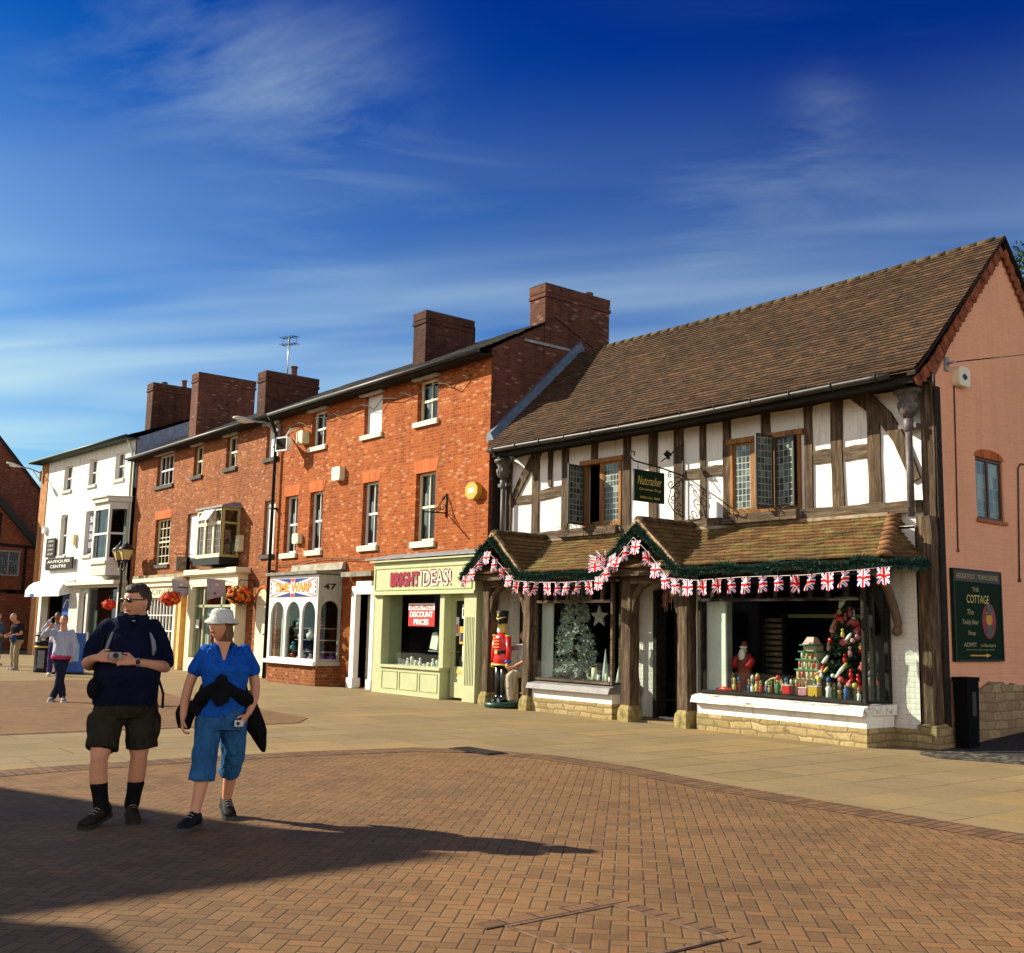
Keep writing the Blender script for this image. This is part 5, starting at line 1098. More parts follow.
m = MB(); m.rings([[Fs.P(-33.3+.07*j, -.3-.03*math.sin(j*1.9), z) for j in range(26)] for z in (.5,1.95)], 0, True, False); m.build('blind', plain('net_blind', (.34,.33,.30), .9), cs)
m = MB(); m.fbox(Fs, -31.3, -30.6, -.3, -.25, 0, 2.6); m.build('dark_door', BLACK, cs)
m = MB(); m.fbox(Fs, -33.30, -33.08, -.10, -.09, 1.35, 1.62); m.build('door_notice', WHITEP, cs)
# ochre doorway and lattice shop
m = MB(); Fl = FX(13.82)
for q in ((-34.72,-34.50,0,2.45,0),(-34.02,-33.84,0,2.45,0)): m.fbox(Fl, q[0], q[1], -.27, .0, q[2], q[3])
m.fbox(Fl, -34.50, -34.02, -.26, -.20, 0, 2.45); m.fbox(Fl, -34.72, -33.84, -.27, 0, 2.45, 2.55); m.build('ochre_doorway', plain('ochre_paint', (.62,.42,.16), .6), LB)
m = MB(); q_ = lambda a, c, e, f, d0=-.27, d1=0: m.fbox(Fl, a, c, d0, d1, e, f)
q_(-38.6,-34.95,2.34,2.72); q_(-38.7,-34.85,2.88,3.0,-.27,.16); q_(-38.7,-34.9,2.72,2.88,-.27,.08); q_(-38.6,-38.3,0,2.34); q_(-35.10,-34.95,0,2.34); q_(-38.3,-35.10,0,.62,-.25,.0)
lat = m.build('lattice_shopfront', CREAM2, LB)
m = MB(); m.fbox(Fl, -38.3, -35.10, -.16, -.155, .62, 2.34); m.build('pane', GLASSD, lat)
m = MB()
for i in range(12): x = -38.3+3.2*i/11; m.fbox(Fl, x-.02, x+.02, -.15, -.10, .62, 2.34)
for z in (.66,1.22,1.74,2.3): m.fbox(Fl, -38.28, -35.12, -.15, -.095, z-.018, z+.018)
m.build('glazing_bar', WPAINT, lat)
text(Fl, 'lettering', 'PONT', -37.6, -35.4, 2.44, 2.62, .005, plain('brown_letter', (.18,.10,.05), .5), lat)
m = MB(); m.fbox(FR, -39.5, -34.6, .0, .15, 3.02, 3.14); m.build('stone_string', plain('stone_string', (.30,.25,.16), .9, var=.3), LB)
# arched cream door beside the bay
m = MB(); pts = [(-29.42,0),(-28.66,0)]+[(-29.04+.38*math.cos(t), 2.12+.42*math.sin(t)) for t in np.linspace(0, math.pi, 12)]
m.fprism(FR, pts, .0, .05); ad = m.build('arched_door', CREAM, LB)
m = MB(); m.fbox(FR, -29.34, -28.72, .05, .075, .05, 2.05); m.build('door_leaf', CREAM2, ad)
m = MB()
for r, d in ((.38,.07),): m.tube([FR.P(-29.04+(r+.04)*math.cos(t), .03, 2.12+(r+.08)*math.sin(t)) for t in np.linspace(0, math.pi, 14)], .06, 6)
m.build('brick_arch', ORG, ad)
# rainwater pipe between the two houses, cable run
m = MB(); m.tube([(-28.52,13.96,.0),(-28.52,13.96,7.0),(-28.52,13.8,7.35),(-28.52,13.7,7.5)], .05, 8)
for z in (1.2,3.0,4.8,6.6): m.box(-28.59,-28.45,13.90,14.1,z,z+.05)
m.build('rainwater_pipe', BLACK, LB)
m = MB(); m.tube([(-17.95,13.78,.0),(-17.93,13.78,2.45),(-17.95,13.9,2.6)], .05, 8); m.build('corner_pipe', plain('grey_green_pipe', (.16,.18,.17), .5, .4, var=.3), RB)
m = MB(); rnd = random.Random(2); pts = []
for i in range(28): t = i/27; pts.append((-19.0-9.3*t, 13.98, 7.12+.05*math.sin(i*1.9)-(.14 if i % 5 == 2 else 0)))
m.tube(pts, .012, 4); m.build('eaves_cable', BLACK, RB)
m = MB(); pts = [(-22.3-6.2*t, 14.04, 3.22-.05*math.sin(t*9)) for t in np.linspace(0,1,20)]; m.tube(pts, .012, 4); m.build('wall_cable', BLACK, RB)
# ---------------------------------------------------------------- white rendered house
Wu = Vector((1, .061, 0)).normalized(); Wn = Vector((.061, -1, 0)).normalized()
FWH = Frame((-40.3, 14.0, 0), Wu, Wn)      # u is minus the distance from the joint with the brick house
WB = empty('white_rendered_house', (-40.3, 14.0, 0), 'white rendered three storey antiques shop with a bay window', 'building')
upw = [(-7.25,-6.32,6.93,7.98),(-4.50,-3.66,6.93,7.98),(-1.83,-.92,6.93,7.98)]; mdw = [(-7.20,-6.42,4.18,5.90),(-4.46,-3.62,4.10,5.88)]
b = MB(); wall_open(b, FWH, -9.15, -.02, 3.0, 8.35, upw+mdw+[(-3.1,-.6,3.9,5.8)], .22); wall_open(b, FWH, -9.15, -.02, 0, 3.0, [(-8.8,-5.3,.02,2.75),(-3.4,-.3,.5,2.85),(-4.1,-3.5,.02,2.6)], .3); b.build('wall', WHITE, WB)
b = MB(); b.fbox(FWH, -9.95, -9.15, -.5, .03, 0, 8.35); b.build('brick_pier', brick_mat('sandy_brick', [(.40,.17,.06),(.48,.22,.08),(.52,.26,.10)], (.4,.25,.15), pale=.1), WB)
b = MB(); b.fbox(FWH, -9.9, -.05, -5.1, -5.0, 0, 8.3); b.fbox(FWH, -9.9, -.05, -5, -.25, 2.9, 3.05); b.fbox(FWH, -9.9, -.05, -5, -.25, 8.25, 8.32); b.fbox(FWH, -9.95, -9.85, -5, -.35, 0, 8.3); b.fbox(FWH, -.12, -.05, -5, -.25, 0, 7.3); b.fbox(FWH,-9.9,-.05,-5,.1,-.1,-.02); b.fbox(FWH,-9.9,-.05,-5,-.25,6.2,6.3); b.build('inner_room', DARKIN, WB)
b = MB(); b.face([FWH.P(.02,-.02,6.5),FWH.P(.02,-5,6.5),FWH.P(.02,-5,8.4),FWH.P(.02,-2.45,9.50),FWH.P(.02,-.02,8.4)]); b.build('blue_grey_gable', BLUEGREYW, WB)
for w in upw: sash(WB, FWH, *w, sillm=plain('grey_sill', (.50,.50,.48), .7))  # sills in one even mid grey
for i, w in enumerate(mdw): sash(WB, FWH, *w, sillm=plain('grey_sill', (.50,.50,.48), .7), curtain=False)
b = MB(); P = FWH.P
tile_roof(b, P(-10.3,.42,8.42), P(.12,.42,8.42), P(.12,-2.4,9.55), P(-10.3,-2.4,9.55), 10, lip=.012); b.face([P(-10.3,-2.4,9.55),P(.12,-2.4,9.55),P(.12,-5.3,8.4),P(-10.3,-5.3,8.4)],0,[(0,0),(5,0),(5,3),(0,3)])
rf = b.build('roof', tile_mat('dark_slate', [(.02,.022,.02),(.035,.037,.033)], .25, .1), WB)
m = MB(); m.fbox(FWH, -10.3, .1, -.1, .42, 8.34, 8.38); m.build('soffit', plain('dark_green_soffit', (.012,.035,.022), .6), rf)
m = MB(); m.tube([P(-10.35,.46,8.40), P(.15,.46,8.40)], .06, 8); m.build('gutter', plain('dark_green_gutter', (.01,.03,.02), .5), rf)
chimney(WB, -41.6, -41.0, 14.75, 16.4, 8.8, 10.75, SOOT, ((-41.3,15.3,.1),(-41.3,16.1,.30)))
m = MB(); m.tube([P(-.12,.06,.0), P(-.12,.06,7.9), P(-.12,.3,8.3)], .045, 8); m.build('downpipe', plain('pale_green_pipe', (.45,.50,.38), .5), WB)
# bay
pr = .62; FBW = Frame(P(0,pr,0), Wu, Wn)
m = MB(); u0, u1 = -1.95, -.50; cant = .42
def cbox(m, a, c, z0, z1, e=0):      # canted bay outline
    q = [P(a-cant-e,0,0), P(a-e*.4,pr+e,0), P(c+e*.4,pr+e,0), P(c+cant+e,0,0)]
    m.hexa([(v.x,v.y,z0) for v in (q[1],q[2],q[3],q[0])]+[(v.x,v.y,z1) for v in (q[1],q[2],q[3],q[0])])
cbox(m, u0, u1, 3.62, 3.74, .06); cbox(m, u0, u1, 3.2, 3.62)
bay = m.build('bay_window', GREYP, WB)
m = MB(); cbox(m, u0, u1, 5.78, 5.95); cbox(m, u0, u1, 5.95, 6.12, .1); cbox(m, u0, u1, 6.12, 6.16, .16); m.build('cornice', GREYP, bay)
def bayface(F, a, c, mat):
    m = MB(); 
    for q in ((a,a+.09,3.74,5.78),(c-.09,c,3.74,5.78),(a+.09,c-.09,3.74,3.86),(a+.09,c-.09,5.68,5.78),(a+.09,c-.09,4.72,4.80)): m.fbox(F, q[0], q[1], -.08, 0, q[2], q[3])
    w = m.build('bay_light', mat, bay); m = MB(); m.fbox(F, a+.09, c-.09, -.05, -.045, 3.86, 5.68); m.build('pane', GLASSD, w)
bayface(FBW, u0, u1, WPAINT)
A_, B_ = P(u1,pr,0), P(u1+cant,0,0); dd = (B_-A_); bayface(Frame(A_, dd, (dd.y,-dd.x,0)), 0, dd.length, GREYP)
A_, B_ = P(u0-cant,0,0), P(u0,pr,0); dd = (B_-A_); bayface(Frame(A_, dd, (dd.y,-dd.x,0)), 0, dd.length, GREYP)
m = MB(); m.rings([[FBW.P(u0+.3+.07*j, -.35-.04*math.sin(j*2.2), z) for j in range(7)] for z in (3.8,5.7)], 0, True, False); m.build('curtain', CURT, bay)
# ground floor shopfront of the white house
m = MB(); c_ = lambda a, c, e, f, d0=-.3, d1=.12: m.fbox(FWH, a, c, d0, d1, e, f)
c_(-5.2,-.1,2.88,3.02,-.1,.45); c_(-5.15,-.15,2.78,2.88,-.1,.25); c_(-5.15,-4.15,0,2.78,.0,.15); c_(-.4,-.12,0,2.78,.0,.15); c_(-3.5,-3.3,0,2.78,.0,.12)
c_(-3.3,-.4,0,.5,0,.12)
wf = m.build('grey_shopfront', plain('grey_white_front', (.60,.60,.56), .6), WB)
m = MB(); m.fbox(FWH, -3.3,-.4,.03,.04,.5,2.7); m.build('pane', GLASSD, wf)
m = MB(); m.fbox(FWH, -4.12,-3.52,-.1,-.05,0,2.5); d2 = m.build('dark_door', plain('dark_blue_door', (.02,.025,.05), .5), wf); m = MB(); m.fbox(FWH,-3.95,-3.66,-.05,-.045,.9,2.3); m.build('pane', GLASSD, d2)
m = MB(); m.fbox(FWH, -3.1,-2.75,-.1,-.08,.9,1.9); m.build('window_notice', plain('pale_green_notice', (.45,.6,.45), .6), wf)
# awning
m = MB(); a0, a1 = -9.0, -5.0; n = 8
prof = [(0.02,3.15),(.28,3.09),(.50,2.94),(.63,2.72),(.64,2.46)]
R = [[P(u, d, z) for d, z in prof] for u in (a0, a1)]
for i in range(4):
    m.face([P(a0,*prof[i]),P(a1,*prof[i]),P(a1,*prof[i+1]),P(a0,*prof[i+1])], 0, None, True); 
m.face([P(a1,d,z) for d, z in prof]+[P(a1,.02,2.62)]); m.face([P(a0,d,z) for d, z in prof]+[P(a0,.02,2.62)])
aw = m.build('awning', plain('white_canvas', (.74,.76,.78), .8)); tag(aw, 'white canvas awning over the left hand shop of the white house', 'awning')
m = MB(); m.fprism(FWH, [(-8.1+.25*math.cos(t), 2.52+.07*math.sin(t)) for t in np.linspace(0,6.2,14)], .645, .652); m.build('blue_emblem', BLUEP, aw)
text(FWH, 'lettering', 'ices', -8.6, -8.35, 2.48, 2.56, .652, BLUEP, aw); text(FWH, 'lettering', 'coffee . snacks', -6.5, -5.6, 2.49, 2.54, .652, BLUEP, aw)
# antiques signs and other boards on the white wall
t = empty('projecting_sign', P(-6.9,.1,4.0), 'black antiques centre board projecting from the white wall above the awning', 'sign')
FSg = Frame(P(-6.9,0,0), -Wn, Wu)   # u runs back towards the wall, faces the camera side
m = MB(); m.fbox(FWH, -8.2,-5.15,.10,.16,3.60,4.06); bd = m.build('board', BLACK, t)
text(FWH, 'lettering', 'ANTIQUES', -8.0,-5.4,3.85,3.99,.165,WHITEP,bd,bold=.02); text(FWH, 'lettering', 'CENTRE', -7.6,-5.8,3.66,3.79,.165,WHITEP,bd,bold=.02)
m = MB(); m.fbox(FWH, -8.22,-5.13,.09,.10,3.58,4.08); m.build('backing', STEEL, bd)
t = empty('menu_board', P(-8.0,.1,4.2), 'tall black board of small white lettering left of the antiques sign', 'sign')
m = MB(); m.fbox(FWH, -8.5,-7.45,.04,.09,4.15,4.95); bd = m.build('board', BLACK, t)
for i, s in enumerate(('OPEN','7 DAYS','COFFEE SHOP','UPSTAIRS')): text(FWH, 'lettering', s, -8.3,-7.65,4.78-i*.18,4.87-i*.18,.093,WHITEP,bd)
t = empty('window_banner', P(-4.05,0,4.2), 'dark blue banner with white lettering hung in the first floor window', 'banner'); m = MB(); m.fbox(FWH, -4.30,-3.72,-.105,-.10,4.25,5.80); bd = m.build('cloth', NAVYP, t)
for i, s in enumerate(('50','DEALERS','ON 3','FLOORS')): text(FWH, 'lettering', s, -4.24,-3.78,5.42-i*.34,5.66-i*.34,-.098,WHITEP,bd,bold=.02)
for nm, u, z, w, h, lb, mt_ in (('alarm_box',-8.9,5.22,.3,.25,'small white alarm box high on the left edge of the white wall',WHITEP),('wall_box',-5.35,4.55,.22,.42,'small cream box between the first floor windows of the white wall',CREAM)):
    t = empty(nm, P(u,0,z), lb, 'box'); m = MB(); m.fbox(FWH, u-w/2,u+w/2,0,.14,z,z+h); m.build('housing', mt_, t); m = MB(); m.fbox(FWH, u-w/2-.01,u+w/2+.01,.0,.15,z+h,z+h+.02); m.build('lid', GREYP, t)
# ---------------------------------------------------------------- brick buildings closing the view on the left
OB = empty('tall_gabled_brick_building', (-62,10,0), 'tall dark brick building with a steep tiled gable closing the view', 'building')
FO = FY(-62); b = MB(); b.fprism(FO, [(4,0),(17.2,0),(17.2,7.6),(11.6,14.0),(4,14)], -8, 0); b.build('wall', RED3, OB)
b = MB(); m = MB()
tile_roof(b, (-70,17.6,7.2),(-61.7,17.6,7.2),(-61.7,11.6,14.15),(-70,11.6,14.15), 30, seg=.6); b.build('roof', ROOFT, OB)
b = MB(); b.hexa([(-61.98,17.6,7.1),(-61.85,17.6,7.1),(-61.85,11.6,14.05),(-61.98,11.6,14.05),(-61.98,17.6,7.3),(-61.85,17.6,7.3),(-61.85,11.6,14.25),(-61.98,11.6,14.25)]); b.build('verge_board', plain('dark_verge', (.03,.03,.05), .7), OB)
NB = empty('timber_gabled_cottage', (-59,11,0), 'low brick and timber gabled cottage at the far left of the street', 'building')
FN = FY(-59.5); ORB = brick_mat('orange_red_brick', [(.22,.06,.025),(.30,.085,.035),(.34,.10,.04)], (.25,.14,.08), pale=.03, big=.3)
b = MB(); b.fprism(FN, [(9,0),(16.3,0),(16.3,4.7),(13.0,8.3),(9,5.2)], -2.3, 0); b.build('wall', ORB, NB)
for q in (((16.9,4.2),(13.0,8.45)),((9,4.6),(13.0,8.45))):
    wobble_beam(FN, q, .30, -.1, .35, seed=3).build('bargeboard', plain('dark_bargeboard', (.03,.028,.026), .8), NB)
b = MB(); tile_roof(b, (-61.9,16.9,4.2),(-59.2,16.9,4.2),(-59.2,13.0,8.4),(-61.9,13.0,8.4), 20, seg=.6); b.build('roof', ROOFT, NB)
for q, w in ((((12.3,5.35),(16.2,5.2)),.16),(((14.6,2.9),(16.3,2.9)),.2),(((12,3.0),(15,2.9)),.16),(((15.35,2.9),(15.35,5.2)),.14),(((14.0,5.3),(14.0,6.9)),.14)):
    wobble_beam(FN, q, w, 0, .03, seed=5).build('timber', TIMD, NB)
m = MB(); 
for a, c, e, f in ((14.0,15.1,3.7,3.78),(14.0,15.1,4.92,5.0),(14.0,14.08,3.78,4.92),(15.02,15.1,3.78,4.92),(14.52,14.58,3.78,4.92)): m.fbox(FN, a, c, 0, .05, e, f)
w = m.build('window', plain('grey_window_frame', (.35,.33,.30), .7), NB); m = MB(); m.fbox(FN, 14.08,15.02,.01,.02,3.78,4.92); m.build('pane', LEADED, w)
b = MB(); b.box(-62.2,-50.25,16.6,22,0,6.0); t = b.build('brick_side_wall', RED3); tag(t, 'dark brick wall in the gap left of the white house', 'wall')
# ---------------------------------------------------------------- street furniture and things fixed to the fronts
def lantern(par, x, y, z, w=.21, h=.62):
    m = MB()
    for sx in (-1, 1):
        for sy in (-1, 1): m.tube([(x+sx*w*.55, y+sy*w*.55, z), (x+sx*w, y+sy*w, z+h*.62)], .012, 5)
    m.lathe([(w*.5,z-.03),(w*.62,z-.02),(w*.62,z+.02),(w*.5,z+.03)], (x,y,0), 8)
    m.lathe([(w*1.32,z+h*.60),(w*1.36,z+h*.63),(w*1.05,z+h*.74),(w*.72,z+h*.86),(w*.42,z+h*.95),(w*.25,z+h*.97),(w*.25,z+h*1.02),(w*.12,z+h*1.05),(w*.10,z+h*1.12),(.005,z+h*1.2)], (x,y,0), 12)
    m.lathe([(.02,z-.25),(.03,z-.22),(.05,z-.12),(.09,z-.03)], (x,y,0), 8)
    l = m.build('lantern', BLACK, par)
    m = MB(); a = [(sx*w*.5, sy*w*.5) for sx, sy in ((-1,-1),(1,-1),(1,1),(-1,1))]; c = [(sx*w*.95, sy*w*.95) for sx, sy in ((-1,-1),(1,-1),(1,1),(-1,1))]
    m.hexa([(x+p, y+q, z+.02) for p, q in a]+[(x+p, y+q, z+h*.6) for p, q in c]); m.build('lamp_glass', LAMPG, l)
LX, LY = -39.2, 13.42
t = empty('street_lamp', (LX,LY,0), 'black Victorian lamp post with twin amber lanterns behind the man', 'street lamp')
m = MB(); m.lathe([(.20,0),(.20,.12),(.15,.16),(.14,.7),(.10,.80),(.075,.9),(.06,1.3),(.05,2.8),(.07,2.84),(.05,2.9),(.042,3.55),(.06,3.6),(.03,3.66)], (LX,LY,0), 12); m.build('post', BLACK, t)
m = MB(); m.tube([(LX-.32,LY,3.42),(LX-.2,LY,3.30),(LX,LY,3.40),(LX+.2,LY,3.30),(LX+.32,LY,3.42)], .022, 6); m.build('cross_arm', BLACK, t)
lantern(t, LX-.32, LY, 3.68); lantern(t, LX+.32, LY, 3.68)
def wall_lamp(name, label, a, b):
    t = empty(name, a, label, 'street lamp'); a, b = Vector(a), Vector(b); d = (b-a).normalized(); m = MB(); mid = a.lerp(b, .5)+Vector((0,0,.05))
    m.tube([a, mid, b], .028, 6); m.tube([a-Vector((0,0,.30)), a.lerp(b,.35)], .015, 5); m.box(a.x-.07,a.x+.07,a.y-.02,a.y+.06,a.z-.38,a.z+.08); m.build('arm', LEAD, t)
    m = MB(); c = b+d*.22; Rr = []
    for s, r, hh in ((-.30,.03,.03),(-.2,.08,.055),(0,.13,.07),(.2,.12,.06),(.32,.05,.03)):
        p = c+d*s; Rr.append([p+Vector((r*math.cos(q),0,0))+Vector((0,0,hh*math.sin(q))) for q in np.linspace(0, 2*math.pi, 11)[:-1]])
    m.rings(Rr); hd = m.build('lamp_head', GREYP, t); m = MB(); m.ball(c-Vector((0,0,.05)), (.10,.2,.06), 10, 6); m.build('lamp_cover', plain('clear_cover', (.6,.6,.55), .2, .5), hd)
wall_lamp('street_lamp', 'grey street lamp arm reaching out from the pipe between the brick houses', (-28.52,14.0,7.22), (-28.52,13.15,7.28))
wall_lamp('street_lamp', 'grey street lamp arm on the sandy brick pier left of the white wall', (-50.1,13.25,7.95), (-50.2,12.4,8.15))
t = empty('floodlight', (-27.2,14.05,6.9), 'white floodlight on a bent arm below the eaves of the brick house', 'floodlight')
m = MB(); m.tube([(-27.2,14.08,7.05),(-27.2,13.75,6.95),(-27.3,13.66,6.75)], .025, 6); m.build('arm', GREYP, t)
m = MB(); a = math.radians(35); c = Vector((-27.35,13.60,6.52)); F2 = Frame(c, (1,.25,0), (.2,-.85,0)); m.fbox(F2,-.24,.24,-.10,.06,-.2,.2); b_ = m.build('housing', WHITEP, t); m = MB(); m.fbox(F2,-.2,.2,.06,.065,-.16,.16); m.build('glass', DARKIN, b_)
t = empty('speaker_box', (-26.95,14.0,6.75), 'cream box beside the floodlight under the eaves', 'box'); m = MB(); m.fbox(FR,-27.1,-26.75,0,.22,6.52,6.88); m.build('housing', CREAM, t); m = MB(); m.fbox(FR,-27.05,-26.8,.22,.225,6.57,6.83); m.build('grille', GREYP, t)
for x, z, w, h, d, lb, mt_ in ((-24.9,5.30,.42,.36,.16,'cream alarm box between the upper and lower windows of the brick house',CREAM2),(-27.05,3.74,.34,.28,.14,'cream box beside the first floor sill above the arched bay shop',CREAM2),(-30.75,3.68,.24,.5,.16,'yellowish alarm box at the right side of the bow window',CREAM)):
    t = empty('alarm_box', (x,14.1,z), lb, 'alarm box'); m = MB(); m.fprism(FR, [(x-w/2,z+.04),(x-w/2+.04,z),(x+w/2-.04,z),(x+w/2,z+.04),(x+w/2,z+h-.03),(x+w/2-.03,z+h),(x-w/2+.03,z+h),(x-w/2,z+h-.03)], 0, d); m.build('housing', mt_, t); m = MB(); m.fbox(FR, x-w*.2, x+w*.2, d, d+.006, z+h*.35, z+h*.6); m.build('badge', GREYP, t)
t = empty('alarm_box', (-18.9,14.05,4.5), 'yellow eight sided alarm box near the right corner of the brick wall', 'alarm box')
m = MB(); m.fprism(FR, [(-18.9+.24*math.cos(q+.39), 4.51+.20*math.sin(q+.39)) for q in np.linspace(0, 2*math.pi, 9)[:-1]], 0, .14); hb = m.build('housing', YELL, t); m = MB(); m.fbox(FR,-19.0,-18.8,.14,.145,4.46,4.56); m.build('badge', WHITEP, hb)
t = empty('iron_bracket', (-20.0,14.1,4.1), 'empty black scrolled iron sign bracket on the red brick wall', 'bracket'); m = MB(); Q = lambda y, z: (-20.0, y, z)
m.tube([Q(14.1,4.10),Q(13.42,4.08)], .018, 6); m.tube([Q(14.08,4.0),Q(14.08,4.55)], .018, 6); m.tube([Q(14.06,4.5),Q(13.95,4.35),Q(13.85,4.2),Q(13.7,4.12)], .013, 5)
for c, r in (((13.98,4.22),.09),((13.86,4.15),.06),((14.0,4.42),.05)): m.tube([Q(c[0]+r*math.cos(q)*(1-q/12), c[1]+r*math.sin(q)*(1-q/12)) for q in np.linspace(0, 8, 18)], .009, 5)
m.build('scrollwork', BLACK, t)
# flower baskets
FL = [plain('red_petal', (.72,.03,.015), .6, .2, var=.2, scale=20), plain('orange_petal', (.78,.16,.02), .6, .2, var=.2, scale=20), plain('yellow_petal', (.75,.42,.03), .6, .2, var=.1)]
def basket(x, y, z, r, label, ay, kinds, seed):
    t = empty('hanging_basket', (x,y,z), label, 'flower basket', 'flower baskets along the shop fronts'); rnd = random.Random(seed)
    m = MB(); m.lathe([(.03,z-r*.75),(r*.35,z-r*.65),(r*.55,z-r*.35),(r*.6,z-.05)], (x,y,0), 12); m.build('bowl', plain('moss_bowl', (.05,.05,.02), .9), t)
    m = MB(); m.leaves((x,y,z), (r,r*.95,r*.75), 320, .07, 0, rnd); m.build('foliage', LEAFG, t)
    m = MB()
    for _ in range(170):
        v = Vector((rnd.gauss(0,1), rnd.gauss(0,1), rnd.gauss(0,.8)+.1)).normalized(); p = Vector((x,y,z))+Vector((v.x*r, v.y*r, v.z*r*.75))*rnd.uniform(.85,1.12); k = rnd.choice(kinds)
        a = v.orthogonal().normalized(); b = v.cross(a); s = rnd.uniform(.035,.06); o = p+v*.02
        for j in range(5): q = j*1.2566; d1 = a*math.cos(q)+b*math.sin(q); d2 = a*math.cos(q+.6)+b*math.sin(q+.6); d0 = a*math.cos(q-.6)+b*math.sin(q-.6); m.face([o, p+d0*s*.8, p+d1*s*1.3, p+d2*s*.8], k)
    m.build('blossom', FL, t)
    m = MB()
    for q in range(3): m.tube([(x+r*.5*math.cos(q*2.1), y+r*.5*math.sin(q*2.1), z), (x,y,z+r*1.1)], .006, 4)
    m.tube([(x,y,z+r*1.1),(x,y,z+r*1.25),(x,ay,z+r*1.25),(x,ay,z+r*.7)], .015, 5); m.build('bracket', BLACK, t)
basket(-34.0,13.25,2.26,.30,'hanging basket of red and orange flowers at the lattice shop front',13.82,(0,0,1,1),1)
basket(-29.7,13.62,2.33,.36,'large hanging basket of red and yellow flowers beside the cream shopfront',14.08,(0,1,1,2),2)
basket(-39.6,13.2,2.10,.22,'basket of red flowers on the twin lantern post',13.4,(0,0,0,1),3)
# banners on short poles
VIO = plain('lilac_grey_cloth', (.36,.33,.42), .85, .1, var=.08)
for x, y0, y1, z, lb in ((-34.0,13.26,13.85,2.88,'lilac grey banner on a pole over the lattice shop'),(-30.4,12.9,13.5,2.80,'lilac grey banner on a pole over the cream shopfront')):
    t = empty('banner', (x,y1,z), lb, 'banner', 'banners on poles over the shops')
    m = MB(); m.tube([(x,y0-.05,z+.03),(x,14.0,z-.12)], .014, 5); m.build('pole', GREYP, t)
    m = MB(); n = 6; R = []
    for j in range(n+1):
        q = j/n; R.append([(x+.03*math.sin(5*s+q*3)*(q+.3)+dx, y0+(y1-y0)*s*(1-.12*q)+.06*q, z-.62*q*(1-.22*s)+.0) for dx, S in ((-.003,(0,.25,.5,.75,1)),(.003,(1,.75,.5,.25,0))) for s in S])
    m.rings(R, 0, True, True); cl = m.build('cloth', VIO, t)
    for (yy, zz, r, k) in (((y0+y1)/2+.02,z-.16,.07,0),((y0+y1)/2-.02,z-.42,.045,1)):
        m = MB(); m.ball((x+.02, yy, zz), (.008,r,r*.6), 10, 6); m.build('emblem', (GREYP, MAROON)[k], cl)
t = empty('hanging_sign', (-34.6,14.1,3.7), 'weathered grey hanging board high between the two left hand shops', 'sign'); m = MB(); Fh = FY(-34.6)
m.fbox(Fh,13.60,14.28-.2,-.02,.02,3.18,3.66); m.fbox(Fh,13.95,14.08,-.02,.02,3.18,3.66); bd = m.build('board', plain('weathered_grey_board', (.22,.19,.14), .9, .1, var=.3, scale=9), t)
text(Fh, 'lettering', 'Gifts', 13.75, 13.98, 3.40, 3.50, .022, plain('faded_letters', (.12,.10,.08), .8), bd, shear=.3)
m = MB(); m.tube([(-34.6,14.1,3.76),(-34.6,13.55,3.74)], .016, 5); m.build('iron_arm', BLACK, t)
t = empty('television_aerial', (-30.3,15.1,9.2), 'thin television aerial standing up beside the chimney pot', 'aerial')
m = MB(); m.tube([(-30.3,15.1,8.9),(-30.3,15.1,10.5)], .022, 6); m.build('mast', STEEL, t)
m = MB()
for z in (10.48,10.25): m.tube([(-30.55,15.0,z),(-30.0,15.22,z)], .012, 4)
for k in range(6): x = -30.53+.10*k; yy = 15.0+.042*k; m.tube([(x-.06,yy+.15,10.48),(x+.06,yy-.15,10.48)], .009, 4); m.tube([(x-.06,yy+.15,10.25),(x+.06,yy-.15,10.25)], .009, 4)
for k in (0,5): x = -30.53+.10*k; m.tube([(x,15.0+.042*k,10.25),(x,15.0+.042*k,10.48)], .009, 4)
m.build('rods', BLACK, t)
# litter bin, blue board
BX, BYy = -33.4, 9.35
t = empty('litter_bin', (BX,BYy,0), 'black litter bin with gold band standing by the far people', 'litter bin')
m = MB(); m.lathe([(.24,0),(.26,.03),(.25,.08),(.25,.82),(.27,.84),(.27,.88),(.2,.9)], (BX,BYy,0), 16); bb = m.build('body', BLACK, t)
m = MB(); m.lathe([(.20,1.02),(.28,1.03),(.29,1.07),(.22,1.13),(.05,1.17)], (BX,BYy,0), 16)
for q in range(4): m.tube([(BX+.22*math.cos(q*1.57+.7),BYy+.22*math.sin(q*1.57+.7),.86),(BX+.22*math.cos(q*1.57+.7),BYy+.22*math.sin(q*1.57+.7),1.04)], .02, 5)
m.build('hood', BLACK, t); m = MB(); m.lathe([(.262,.70),(.266,.71),(.266,.74),(.262,.75)], (BX,BYy,0), 16); m.build('gold_band', GOLD, bb)
m = MB(); m.fbox(Frame((BX,BYy,0),(.5,.86,0),(.86,-.5,0)),-.09,.09,.235,.262,.12,.62); m.build('grey_panel', LEAD, bb)
ax, ay = -32.1, 9.75; Fa = Frame((ax,ay,0),(.45,.89,0),(.89,-.45,0))
t = empty('blue_board', (ax,ay,0), 'bright blue freestanding board with white edge behind the woman taking a photo', 'board')
m = MB(); m.fbox(Fa,-.42,.36,-.03,.03,.05,1.15); bd = m.build('panel', BLUEP, t); m = MB()
for q in ((-.46,-.42,0,1.18),(.36,.40,0,1.18)): m.fbox(Fa,q[0],q[1],-.04,.04,q[2],q[3])
m.build('edge', WHITEP, t); m = MB(); m.fbox(Fa,-.46,.40,-.22,.22,0,.05); m.build('foot', BLACK, t)
m = MB(); m.fbox(Fa,-.25,.2,.031,.034,.35,.85); m.build('print_block', plain('sky_print', (.25,.45,.65), .5), bd)
